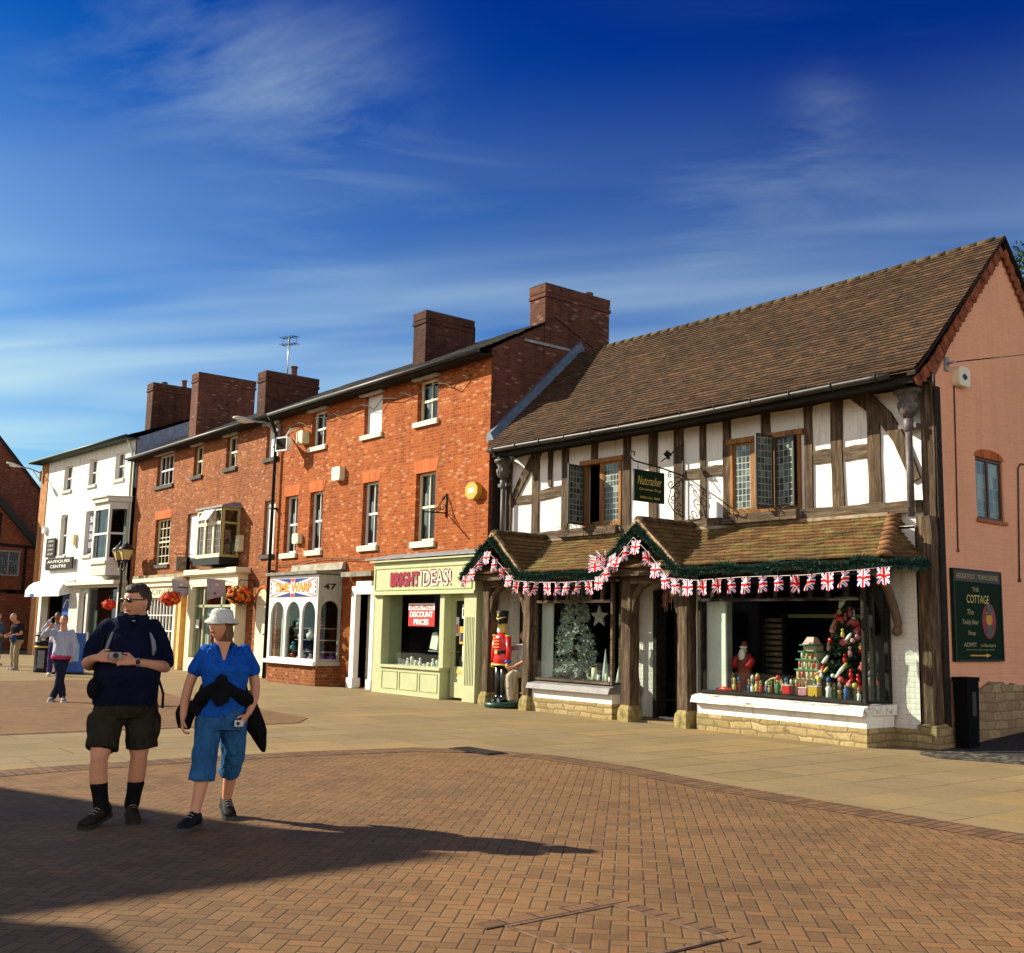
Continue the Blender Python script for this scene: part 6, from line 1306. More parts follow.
t = empty('shop_poster', FWH.P(-5.6,.1,1.2), 'tall blue poster with a white sweep under the white awning', 'poster'); m = MB(); m.fbox(FWH,-6.2,-5.25,-.02,.03,1.0,2.55); bd = m.build('sheet', BLUEP, t)
m = MB(); m.tube([FWH.P(-6.05+.7*q, .035, 2.0+.35*math.sin(q*2.6)) for q in np.linspace(0,1,9)], .03, 5); m.build('sweep', WHITEP, bd)
# tree beyond the shop roof
t = empty('broadleaf_tree', (-18.3,39,0), 'leafy tree just showing beyond the ridge of the timbered shop', 'tree'); m = MB(); m.tube([(-18.3,39,0),(-18.2,39.1,6),(-18.0,39,12),(-17.6,39,15.2)], [.4,.32,.2,.06], 8)
rnd = random.Random(9)
for k in range(14): a = rnd.uniform(0,6.3); z = rnd.uniform(6,12); r = rnd.uniform(1.5,3.2); m.tube([(-18.1,39,z),(-18.1+r*.6*math.cos(a),39+r*.6*math.sin(a),z+1.2),(-18.1+r*math.cos(a),39+r*math.sin(a),z+2.0)], [.12,.07,.02], 5)
m.build('trunk', BARK, t)
m = MB()
for k in range(95):
    a = rnd.uniform(0,6.3); r = rnd.uniform(0,2.6); z = rnd.uniform(7.5,16.4-r*.7); m.leaves((-18.1+r*math.cos(a),39+r*math.sin(a),z), (.75,.75,.55), 110, .085, 0, rnd)
m.build('crown', LEAFG, t)
# ---------------------------------------------------------------- toy soldier, stool
NX, NY = -17.0, 13.42
t = empty('toy_soldier', (NX,NY,0), 'life size painted toy soldier in a red coat and black busby at the porch', 'statue')
V = lambda x, y, z: (NX+x, NY+y, z)
m = MB(); m.lathe([(.36,.0),(.38,.02),(.38,.08),(.35,.10)], (NX+.08,NY,0), 24); m.build('green_plinth', plain('dark_green_plinth', (.01,.05,.03), .4), t)
m = MB()
for s in (-1,1): m.tube([V(s*.085,0,.16),V(s*.085,0,.5),V(s*.088,0,.86)], [.060,.070,.082], 12)
m.build('legs', plain('black_trouser_gloss', (.012,.012,.012), .3, .5), t)
m = MB()
for s in (-1,1): m.tube([V(s*.085,.05,.15),V(s*.085,-.02,.15),V(s*.09,-.14,.13)], [.062,.065,.045], 10); m.lathe([(.072,.10),(.074,.17),(.066,.24)], V(s*.085,0,0), 12)
m.build('boots', plain('black_boot_gloss', (.012,.012,.012), .2, .6), t)
m = MB(); m.lathe([(.17,.80),(.205,.81),(.185,.95),(.165,1.05),(.175,1.2),(.185,1.32),(.15,1.40),(.07,1.43)], (NX,NY,0), 20, sy=.78); ct = m.build('coat', REDP, t)
m = MB(); m.lathe([(.172,1.03),(.178,1.04),(.178,1.09),(.172,1.10)], (NX,NY,0), 20, sy=.80); m.build('belt', BLACK, ct)
m = MB(); m.box(*[NX-.04,NX+.04,NY-.155,NY-.135,1.03,1.10])
for z in (1.15,1.21,1.27,1.33):
    m.box(NX-.09,NX+.09,NY-.155,NY-.13,z,z+.012); m.ball(V(0,-.152,z+.006), .014, 8, 6)
m.lathe([(.207,.80),(.212,.805),(.212,.83),(.205,.835)], (NX,NY,0), 20, sy=.78)
for s in (-1,1): m.lathe([(.05,1.36),(.075,1.38),(.06,1.40)], V(s*.20,0,0), 10)
m.build('gold_trim', GOLD, ct)
m = MB(); m.tube([V(.20,0,1.35),V(.235,-.01,1.1),V(.24,-.03,.88)], [.062,.058,.055], 10); m.tube([V(-.20,0,1.35),V(-.235,-.01,1.1),V(-.22,-.03,.88)], [.062,.058,.055], 10); ar = m.build('arms', REDP, t)
m = MB(); m.ball(V(.24,-.04,.80), (.045,.05,.06), 10, 8); m.ball(V(-.22,-.04,.80), (.045,.05,.06), 10, 8); m.build('hands', plain('painted_flesh', (.70,.40,.10), .4), ar)
m = MB(); m.lathe([(.06,.86),(.065,.87),(.065,.90),(.06,.91)], V(.24,-.03,0), 10); m.build('blue_cuff', BLUEP, ar)
m = MB(); m.lathe([(.05,1.42),(.085,1.46),(.095,1.54),(.09,1.62),(.07,1.65)], (NX,NY-.0,0), 16); m.ball(V(0,-.10,1.545), (.014,.022,.02), 8, 6); hd = m.build('head', plain('painted_yellow_face', (.68,.50,.10), .4), t)
m = MB(); m.ball(V(0,-.075,1.475), (.06,.035,.05), 10, 8); m.ball(V(0,-.095,1.515), (.05,.015,.012), 8, 6); m.build('beard', WHITEP, hd)
m = MB()
for s in (-1,1): m.ball(V(s*.035,-.088,1.575), (.010,.006,.010), 8, 6)
m.build('eyes', BLACK, hd)
m = MB(); m.lathe([(.10,1.62),(.108,1.63),(.112,1.70),(.12,1.80),(.125,1.86),(.10,1.88)], (NX,NY,0), 18); m.rings([[V(.085*math.cos(q)*1.2,-.10-.05*k*math.sin(q),1.615-.01*k) for q in np.linspace(0,math.pi,9)] for k in (0,1)], 0, True, False); hh = m.build('busby', plain('black_fur_hat', (.012,.012,.012), .6), hd)
m = MB(); m.tube([V(.113*math.cos(q),.113*math.sin(q),1.70+.05*abs(math.cos(q))) for q in np.linspace(math.pi, 2*math.pi, 13)], .012, 6); m.ball(V(0,-.115,1.78), (.025,.01,.035), 8, 6); m.build('gold_chain', GOLD, hh)
SX, SY = -16.62, 13.72
t = empty('bar_stool', (SX,SY,0), 'yellow wooden stool behind the toy soldier', 'stool')
m = MB(); m.lathe([(.16,.60),(.17,.61),(.17,.635),(.15,.64)], (SX,SY,0), 16); m.build('seat', YELL, t)
for sx in (-1,1):
    for sy in (-1,1): m = MB(); m.tube([(SX+sx*.10,SY+sy*.10,.61),(SX+sx*.16,SY+sy*.16,0)], .016, 8); m.build('leg', YELL, t)
m = MB()
for z, r in ((.28,.132),):
    for q in range(4): a = q*1.5708+.7854; b2 = a+1.5708; m.tube([(SX+1.414*r*math.cos(a),SY+1.414*r*math.sin(a),z),(SX+1.414*r*math.cos(b2),SY+1.414*r*math.sin(b2),z)], .012, 6)
m.build('foot_rail', YELL, t)
# ---------------------------------------------------------------- left display: silver tree and candles
rnd = random.Random(21)
def conifer(name, label, x, y, z0, z1, r, mat, n, size, cat='christmas tree'):
    t = empty(name, (x,y,z0), label, cat); m = MB(); m.tube([(x,y,z0),(x,y,z1)], [.03,.006], 6); m.lathe([(.10,z0),(.12,z0+.10),(.10,z0+.11)], (x,y,0), 10); m.build('trunk', BARK, t)
    m = MB(); tiers = 24
    for k in range(tiers):
        q = k/(tiers-1); z = z0+.16+(z1-z0-.2)*q; rr = r*(1-q)**.85+.03
        for b_ in range(max(4, int(8*(1-q))+3)):
            a = rnd.uniform(0,6.3); tip = Vector((x+rr*math.cos(a), y+rr*math.sin(a)*.8, z-.06*(1-q)+rnd.uniform(-.10,.10))); c = Vector((x,y,z+.02))
            for j in range(n): s = rnd.uniform(.25,1.0); p = c.lerp(tip, s); v = (tip-c).normalized()*.5+Vector((rnd.gauss(0,1),rnd.gauss(0,1),rnd.gauss(0,.7))); v.normalize(); w = v.orthogonal().normalized()*size*.22; e = p+v*size; m.face([p-w, p+w, e+w*.3, e-w*.3])
    m.build('foliage', mat, t); return t
t = conifer('silver_tree', 'frosted white artificial fir tree filling the left display window', -15.47, 14.0, .57, 2.75, .50, FROST, 30, .075)
m = MB()
for k in range(120): a = rnd.uniform(0,6.3); q = rnd.random()**1.3; rr = .48*(1-q)+.04; m.ball((-15.47+rr*math.cos(a), 14.0+rr*.8*math.sin(a), .72+1.7*q), rnd.uniform(.008,.02), 6, 5)
m.build('snow_tips', WHITEP, t)
m = MB(); F5 = FX(13.90); m.fprism(F5, [(-14.69+(.24 if k % 2 == 0 else .10)*math.sin(k*math.pi/5), 1.78+(.21 if k % 2 == 0 else .09)*math.cos(k*math.pi/5)) for k in range(10)], 0, .04); tag(m.build('hanging_star', plain('silver_glitter', (.42,.42,.38), .5, var=.35, scale=40)), 'silver glitter star hanging at the top right of the left display', 'star')
for x, h, r, lb in ((-14.62,.62,.075,'tall pale cone ornament beneath the hanging star'),(-14.22,.50,.10,'white cone ornament behind the right corner glass')):
    m = MB(); m.lathe([(r,.57),(r*.7,.57+h*.35),(r*.35,.57+h*.7),(.004,.57+h)], (x,13.98,0), 14); tag(m.build('cone_tree', plain('pale_cone', (.50,.54,.52), .5, var=.1)), lb, 'ornament')
for k, (x, h) in enumerate(((-14.83,.27),(-14.72,.15),(-14.52,.18),(-14.95,.10),(-15.02,.22),(-14.42,.12))):
    t = empty('pillar_candle', (x,13.9,.57), ('widest cream','small white','narrow white','squat cream','thin white','small cream')[k]+' pillar candle on the left display floor', 'candle', 'candles in the left display')
    r = (.055,.03,.025,.04,.018,.03)[k]; m = MB(); m.lathe([(r,.57),(r,.57+h),(r*.8,.565+h)], (x,13.9,0), 14); m.build('wax', CREAM2 if k % 2 == 0 else WHITEP, t); m = MB(); m.tube([(x,13.9,.56+h),(x,13.9,.60+h)], .004, 4); m.build('wick', BLACK, t)
m = MB(); m.leaves((-15.0,13.60,.58), (1.05,.06,.05), 1400, .035, 0, rnd); t = tag(m.build('fir_garland', plain('dusty_green', (.06,.09,.06), .8, var=.4)), 'grey green fir garland along the foot of the left display window', 'garland')
# ---------------------------------------------------------------- right display: tree, father christmas, toy houses, figures
t = conifer('decorated_tree', 'dark fir tree crowded with red and white decorations in the right display', -9.52, 14.05, .57, 2.15, .42, plain('dark_fir', (.012,.04,.018), .8, var=.4), 16, .07)
OM = [REDP, WHITEP, plain('red_stripe', (.55,.10,.10), .5), GOLD, plain('pink_bauble', (.65,.30,.30), .4)]
for k in range(92):
    a = rnd.uniform(3.1,6.3) if k % 6 else rnd.uniform(0,6.3); q = rnd.random()**1.2; rr = .42*(1-q)+.08; p = Vector((-9.52+rr*math.cos(a), 14.05+rr*.85*math.sin(a), .78+1.22*q)); m = MB(); s = rnd.uniform(.028,.052)
    if k % 3 == 0: m.ball(p, s, 10, 8); 
    elif k % 3 == 1: m.ball(p, (s*.7,s*.7,s*1.1), 8, 6); m.ball(p+Vector((0,0,s*1.5)), s*.55, 8, 6)
    else: m.tube([p-Vector((s,0,s)), p, p+Vector((s,0,s*1.3))], [s*.5,s*.7,s*.4], 8)
    m.build('decoration', OM[k % 5], t)
fx, fy = -11.35, 13.92
t = empty('christmas_figure', (fx,fy,.57), 'tall Christmas figure in a red robe with a long white beard', 'figure'); z = .57
m = MB(); m.lathe([(.13,z),(.14,z+.02),(.125,z+.25),(.12,z+.45),(.10,z+.60),(.05,z+.66)], (fx,fy,0), 16, sy=.8); rb = m.build('robe', plain('brown_red_robe', (.25,.05,.03), .8, var=.3, scale=14), t)
m = MB()
for s in (-1,1): m.tube([(fx+s*.07,fy,z+.60),(fx+s*.17,fy-.02,z+.52),(fx+s*.14,fy-.09,z+.42)], [.05,.055,.05], 10)
m.build('sleeve', plain('crimson_sleeve', (.45,.02,.02), .8), rb)
m = MB(); m.ball((fx,fy-.01,z+.69), (.055,.055,.065), 12, 8); m.ball((fx,fy-.066,z+.69), .012, 8, 6); hd = m.build('head', PINKF, t)
m = MB(); m.ball((fx,fy-.06,z+.61), (.065,.045,.10), 12, 8); m.ball((fx,fy-.02,z+.735), (.064,.064,.025), 12, 6); m.build('beard', WHITEP, hd)
m = MB(); m.lathe([(.06,z+.74),(.062,z+.76),(.04,z+.80),(.02,z+.83)], (fx,fy,0), 12); m.build('hood', plain('brown_red_robe2', (.25,.05,.03), .8), hd)
# stepped advent house
hx, hy = -10.06, 13.92
t = empty('toy_house', (hx,hy,.85), 'stepped cream and green toy house with rows of tiny windows', 'toy house')
m = MB(); zz = .86
for k, (w, h) in enumerate(((.21,.13),(.18,.13),(.14,.10),(.11,.08))): m.box(hx-w,hx+w,hy-.10+.015*k,hy+.14,zz,zz+h); zz += h+.02
m.build('storey', plain('cream_toy_wall', (.62,.52,.34), .6), t)
m = MB(); zz = .86
for w, h in ((.21,.13),(.18,.13),(.14,.10),(.11,.08)): m.box(hx-w-.02,hx+w+.02,hy-.13,hy+.15,zz+h,zz+h+.02); zz += h+.02
m.build('green_ledge', plain('toy_green', (.08,.22,.12), .5), t)
for k, (w, z0, n) in enumerate(((.19,.88,5),(.16,1.03,4),(.12,1.17,3))):
    for j in range(n): x = hx-w+.03+(2*w-.06)*j/(n-1); m = MB(); m.lathe([(.016,z0),(.018,z0+.05),(.012,z0+.09)], (x,hy-.115,0), 8); m.build('tiny_figure', (GOLD, REDP, WHITEP)[(j+k) % 3], t)
m = MB(); m.hexa([(hx-.10,hy-.1,zz),(hx+.10,hy-.1,zz),(hx+.10,hy+.12,zz),(hx-.10,hy+.12,zz),(hx-.06,hy-.02,zz+.11),(hx+.06,hy-.02,zz+.11),(hx+.06,hy+.06,zz+.11),(hx-.06,hy+.06,zz+.11)]); m.build('roof', plain('pink_toy_roof', (.72,.45,.42), .6), t)
m = MB(); m.box(hx-.24,hx+.26,hy-.14,hy+.2,.56,.86); tag(m.build('display_plinth', plain('toy_plinth', (.16,.09,.06), .8, var=.3)), 'dark red box carrying the stepped toy house', 'plinth')
m = MB(); m.tube([(-10.62+.22*math.cos(q),13.75,.58+.27*math.sin(q)) for q in np.linspace(0,math.pi,14)], .018, 6)
for k in range(9): q = math.pi*(k+.5)/9; m.tube([(-10.62+.2*math.cos(q),13.75,.58),(-10.62+.2*math.cos(q),13.75,.58+.25*math.sin(q))], .008, 5)
tag(m.build('candle_arch', plain('pale_wood', (.52,.38,.18), .6)), 'pale wooden candle arch in the middle of the right display', 'ornament')
FM = [REDP, plain('toy_blue', (.05,.12,.35), .4), plain('toy_wood', (.42,.25,.12), .6), WHITEP, plain('toy_green2', (.05,.20,.08), .5), GOLD]
for k in range(34):
    x = -11.72+.078*k+rnd.uniform(-.03,.03); y = rnd.uniform(13.60,13.86)
    if abs(x-hx) < .34 and y > 13.76: y = 13.70
    s = rnd.uniform(1.0,1.9); z = .57; cn = ('red','blue','bare wood','white','green','gold'); kb, kh = k % 6, (k//6+k) % 6; t = empty('toy_figure', (x,y,z), 'small %s figure with a %s hat on the right display floor' % (cn[kb], cn[kh]), 'toy figure', 'painted wooden figures in the right display')
    m = MB(); m.lathe([(.018*s,z),(.026*s,z+.01),(.020*s,z+.07*s),(.026*s,z+.10*s),(.01*s,z+.12*s)], (x,y,0), 8); m.build('body', FM[k % 6], t)
    m = MB(); m.ball((x,y,z+.135*s), .017*s, 8, 6); m.build('head', PINKF, t); m = MB(); m.lathe([(.019*s,z+.145*s),(.017*s,z+.175*s),(.004,z+.19*s)], (x,y,0), 8); m.build('hat', FM[kh], t)
for x, w, h, mt_, lb in ((-9.80,.075,.20,YELL,'yellow patterned gift box at the front of the right display'),(-9.98,.07,.17,plain('pink_box', (.55,.20,.28), .5, var=.3, scale=30),'pink and grey gift box beside the yellow one'),(-10.28,.06,.19,REDP,'red and white gingerbread box in the middle of the right display')):
    t = empty('gift_box', (x,13.6,.57), lb, 'box'); m = MB(); m.box(x-w,x+w,13.56,13.68,.57,.57+h); m.build('carton', mt_, t); m = MB(); m.box(x-w-.004,x+w+.004,13.555,13.685,.57+h,.58+h); m.build('lid', WHITEP, t)
m = MB(); m.tube([(-11.66,13.62,.62),(-11.5,13.6,.64),(-11.3,13.62,.62)], [.03,.045,.03], 8); m.tube([(-11.68,13.58,.585),(-11.28,13.58,.585)], .008, 5); m.tube([(-11.68,13.66,.585),(-11.28,13.66,.585)], .008, 5); tag(m.build('toy_sleigh', REDP), 'small red sleigh in front of the bearded figure', 'toy')
m = MB(); m.leaves((-10.35,13.56,.585), (1.42,.05,.045), 1900, .035, 0, rnd); tag(m.build('fir_garland', GARL), 'green fir garland along the foot of the right display window', 'garland')
t = empty('log_shutter', (-11.5,14.95,.6), 'brown slatted shutter standing at the back of the right display', 'shutter'); m = MB()
for k in range(13): m.tube([(-11.72,14.95,.62+.095*k),(-11.36,14.95,.62+.095*k)], .036, 8)
m.build('slats', plain('brown_log', (.26,.17,.11), .8, var=.3), t); m = MB(); m.box(-11.76,-11.72,14.9,15.0,.56,1.85); m.box(-11.36,-11.32,14.9,15.0,.56,1.85); m.build('frame', DARKIN, t)
m = MB(); m.box(-11.3,-9.9,15.0,15.06,1.80,1.86); tag(m.build('mantel_shelf', plain('olive_shelf', (.28,.27,.12), .7)), 'olive mantel shelf at the back of the right display', 'shelf')
# ---------------------------------------------------------------- people
from mathutils import noise as mnoise
SKIN = plain('skin', (.58,.275,.16), .55, .3, var=.06); SKIN2 = plain('skin_tanned', (.48,.25,.16), .55, .3, var=.06); SKIND = plain('skin_dark', (.20,.10,.06), .5, .3, var=.06)
LIP = plain('lip', (.42,.14,.11), .5); EYEW = plain('eye_white', (.7,.68,.64), .3); EYED = plain('iris', (.03,.02,.015), .2, .6)
def cloth(name, c, var=.15):
    g = G(name, .92, .08); n = g.noise(g.obj(), 5, 6, .65, .4); n2 = g.noise(g.map(g.obj(), scale=(1, 1, .45)), 11, 4, .6, 1.2); w = g.noise(g.obj(), 260, 2)
    c2 = tuple(max(0, x*(1-var*1.8)) for x in c); c3 = tuple(min(1, x*(1+var*1.2)) for x in c)
    g.col(g.mix(.35, g.ramp(n, [(.3, c2), (.7, c3)]), g.ramp(w, [(.3, tuple(x*.7 for x in c)), (.7, tuple(x*1.25 for x in c))])))
    g.bump(g.m('ADD', g.m('MULTIPLY', n2, 1.6), g.m('ADD', n, g.m('MULTIPLY', w, .08))), .9, .03); return g.mat
def hairmat(name, c):
    g = G(name, .6, .3); n = g.noise(g.map(g.obj(), scale=(60, 60, 12)), 2.0, 5, .7, .6); g.col(g.ramp(n, [(.3, tuple(x*.45 for x in c)), (.6, c), (.8, tuple(x*1.7 for x in c))])); g.bump(n, .9, .01); return g.mat
def wrinkle(o, amp, sc=9, zs=.6):
    me = o.data; me.update(); off = [tuple(v.normal) for v in me.vertices]
    for v, n in zip(me.vertices, off):
        p = v.co; k = mnoise.noise(Vector((p.x*sc, p.y*sc, p.z*sc*zs)))+.5*mnoise.noise(Vector((p.x*sc*2.3, p.y*sc*2.3, p.z*sc*1.2)))
        v.co = p+Vector(n)*k*amp
    me.update()
def smoothpts(P, R, n=5):
    """Catmull-Rom through joints, with radii"""
    P = [Vector(p) for p in P]; R = [(r, r) if not isinstance(r, (tuple, list)) else tuple(r) for r in R]; out = []; rr = []
    for i in range(len(P)-1):
        p0, p1, p2, p3 = P[max(i-1,0)], P[i], P[i+1], P[min(i+2,len(P)-1)]
        for k in range(n):
            t = k/n; out.append(.5*((2*p1)+(p2-p0)*t+(2*p0-5*p1+4*p2-p3)*t*t+(3*p1-p0-3*p2+p3)*t**3)); rr.append(tuple(R[i][j]+(R[i+1][j]-R[i][j])*t for j in (0,1)))
    out.append(P[-1]); rr.append(R[-1]); return out, rr
def limb(m, P, R, n=12):
    p, r = smoothpts(P, R); m.tube(p, r, n); m.ball(p[0], max(r[0])*.98, n, 8); m.ball(p[-1], max(r[-1])*.98, n, 8)
def trunk(m, prof):
    R = []
    for z, cx, cy, rx, ry in prof: R.append([Vector((cx+rx*math.copysign(abs(math.cos(a))**.85, math.cos(a)), cy+ry*math.copysign(abs(math.sin(a))**.85, math.sin(a)), z)) for a in np.linspace(0, 2*math.pi, 25)[:-1]])
    m.rings(R)
def lerp_prof(prof, k=4):
    out = []
    for i in range(len(prof)-1):
        for j in range(k): t = j/k; t2 = t*t*(3-2*t); out.append(tuple([prof[i][0]+(prof[i+1][0]-prof[i][0])*t]+[prof[i][q]+(prof[i+1][q]-prof[i][q])*t2 for q in range(1,5)]))
    out.append(prof[-1]); return out
def hand(m, W, D, N, s, curl=.45, k=1.0, spread=.1):
    W, D, N = Vector(W), Vector(D).normalized(), Vector(N).normalized(); N = (N-D*N.dot(D)).normalized(); S = D.cross(N)*s
    R = []
    for t, a, b in ((-.02,.026,.021),(.02,.030,.018),(.06,.040,.016),(.088,.041,.013)):
        c = W+D*t*k; R.append([c+S*a*k*math.cos(q)+N*b*k*math.sin(q) for q in np.linspace(0, 2*math.pi, 11)[:-1]])
    m.rings(R)
    for j, (o, L) in enumerate(((.030,.072),(.010,.080),(-.010,.075),(-.029,.058))):
        p = W+(D*.082+S*o)*k; d = (D+S*spread*(1.2-j*.8)).normalized(); pts = [p-D*.02*k, p]; ang = 0
        for seg, f in ((.45,.6),(.30,1.0),(.25,.8)):
            ang += curl*f; v = d*math.cos(ang)+N*math.sin(ang); p = p+v*L*seg*k; pts.append(p)
        m.tube(pts, [.0095*k,.0095*k,.009*k,.0082*k,.007*k], 8); m.ball(pts[-1], .007*k, 8, 6)
    p = W+(D*.02+S*.022)*k; d = (D*.62+S*.75+N*.25).normalized(); p1 = p+d*.045*k; p2 = p1+(D*.85+S*.15+N*.45).normalized()*.035*k; m.tube([p, p1, p2], [.013*k,.011*k,.008*k], 8); m.ball(p2, .008*k, 8, 6)
def head(c, yaw, pitch=0, roll=0, k=1.0, fem=False):
    M = Matrix.Translation(Vector(c)) @ Matrix.Rotation(yaw, 4, 'Z') @ Matrix.Rotation(pitch, 4, 'X') @ Matrix.Rotation(roll, 4, 'Y') @ Matrix.Scale(k, 4)
    m = MB(); n, q = 32, 26; R = []; g = lambda x, s: math.exp(-(x/s)**2)
    for i in range(q+1):
        t = min(max(math.pi*i/q, .03), math.pi-.03); ring = []
        for j in range(n):
            a = 2*math.pi*j/n; d = Vector((math.sin(t)*math.cos(a), math.sin(t)*math.sin(a), -math.cos(t)))
            x, y, z = d.x*.076, d.y*.097, d.z*.118
            if z < -.01: f = 1-.30*min(1, (-z-.01)/.10)**1.3; x *= f; y = y*(1-.10*min(1, (-z)/.11)) if y < 0 else y*(1-.42*min(1, (-z)/.11))
            if y < 0:
                w = min(1, -y/.06)
                dy = -.030*g(x,.012)*g(z+.018,.020)-.012*g(x,.009)*g(z-.012,.022)+.007*g(abs(x)-.030,.014)*g(z-.014,.012)-.005*g(z-.036,.010)*g(x,.05)
                dy += -.006*g(x,.022)*g(z+.058,.010)+.004*g(x,.03)*g(z+.070,.006)-.009*g(x,.022)*g(z+.092,.014)-.004*g(abs(x)-.042,.016)*g(z+.02,.02)
                y += dy*w
            ring.append(M @ Vector((x, y, z)))
        R.append(ring)
    m.rings(R)
    for s in (-1, 1): m.ball(M @ Vector((s*.076,.012,-.008)), (.010*k,.018*k,.030*k), 8, 8, 0, Matrix.Rotation(yaw, 3, 'Z'))
    return m, M
def join(a, b):
    o = len(a.v); a.v += b.v; a.f += [tuple(i+o for i in f) for f in b.f]; a.m += b.m; a.uv += b.uv; a.sm += b.sm
def face_parts(par, M, glasses=False, brow=None):
    k = M.to_scale().x; R3 = (M.to_3x3()).normalized()
    if not glasses:
        m = MB()
        for s in (-1,1): m.ball(M @ Vector((s*.030,-.081,.013)), (.012*k,.008*k,.007*k), 8, 6, 0, R3)
        e = m.build('eye', EYEW, par); m = MB()
        for s in (-1,1): m.ball(M @ Vector((s*.030,-.0885,.013)), (.0055*k,.003*k,.0058*k), 8, 6, 0, R3)
        m.build('iris', EYED, e)
    else:
        m = MB()
        for s in (-1,1): m.ball(M @ Vector((s*.032,-.096,.012)), (.030*k,.008*k,.017*k), 12, 8, 0, R3); m.tube([M @ Vector((s*.060,-.088,.018)), M @ Vector((s*.080,-.04,.016)), M @ Vector((s*.082,.01,.012))], .0035, 5)
        m.tube([M @ Vector((-.01,-.105,.016)), M @ Vector((.01,-.105,.016))], .004, 5); m.build('sunglasses', plain('dark_lens', (.012,.012,.014), .15, .6), par)
    m = MB(); m.ball(M @ Vector((0,-.0965,-.056)), (.021*k,.006*k,.004*k), 10, 6, 0, R3); m.ball(M @ Vector((0,-.0955,-.063)), (.017*k,.006*k,.0045*k), 10, 6, 0, R3); m.build('mouth', LIP, par)
    if brow:
        m = MB()
        for s in (-1,1): m.tube([M @ Vector((s*.014,-.099,.031)), M @ Vector((s*.032,-.096,.035)), M @ Vector((s*.048,-.086,.031))], .0035*k, 5)
        m.build('eyebrow', brow, par)
def shoe(par, A, d, L, up, sole, name='shoe', lift=0.0, w=.048):
    """A is the ankle, d the toe direction; heel may be lifted"""
    A = Vector(A); d = Vector(d); d.z = 0; d.normalize(); s = Vector((-d.y, d.x, 0)); gz = 0
    m = MB(); R = []
    for t, ww, h in ((-.07,.030,.07),(-.05,.040,.10),(0,.043,.115),(.05,.044,.095),(.10,.050,.070),(.15,.052,.055),(.185,.040,.042),(.20,.020,.03)):
        tt = t*L/.27; z0 = gz+.018+lift*max(0, (.12-t)/.19); c = A+d*tt; c.z = 0
        R.append([c+s*ww*math.cos(a)+Vector((0,0,z0+h*(.5+.5*math.sin(a)))) for a in np.linspace(0, 2*math.pi, 13)[:-1]])
    m.rings(R); o = m.build(name, up, par); m = MB(); R = []
    for t, ww in ((-.078,.030),(-.05,.044),(0,.044),(.05,.046),(.10,.054),(.15,.056),(.19,.042),(.21,.02)):
        tt = t*L/.27; z0 = gz+lift*max(0, (.12-t)/.19); c = A+d*tt; c.z = 0
        R.append([c+s*ww*q+Vector((0,0,z0+zz)) for q, zz in ((-1,0),(1,0),(1,.028),(-1,.028))])
    m.rings(R, 0, False); m.build('sole', sole, o)
    m = MB()
    for k in range(4): c = A+d*(.035+.025*k); c.z = 0; m.tube([c-s*.028+Vector((0,0,.115-.014*k+lift*.4)), c+Vector((0,0,.128-.016*k+lift*.4)), c+s*.028+Vector((0,0,.115-.014*k+lift*.4))], .0035, 5)
    m.build('lace', plain('lace', (.25,.24,.22), .8), o)
def rootpos(t): return t.location
def local(t, fn):
    """build children in the person's own frame: they are made at the origin and then parented"""
    pass
def finish(t, loc, rz): t.location = loc; t.rotation_euler = (0, 0, rz)

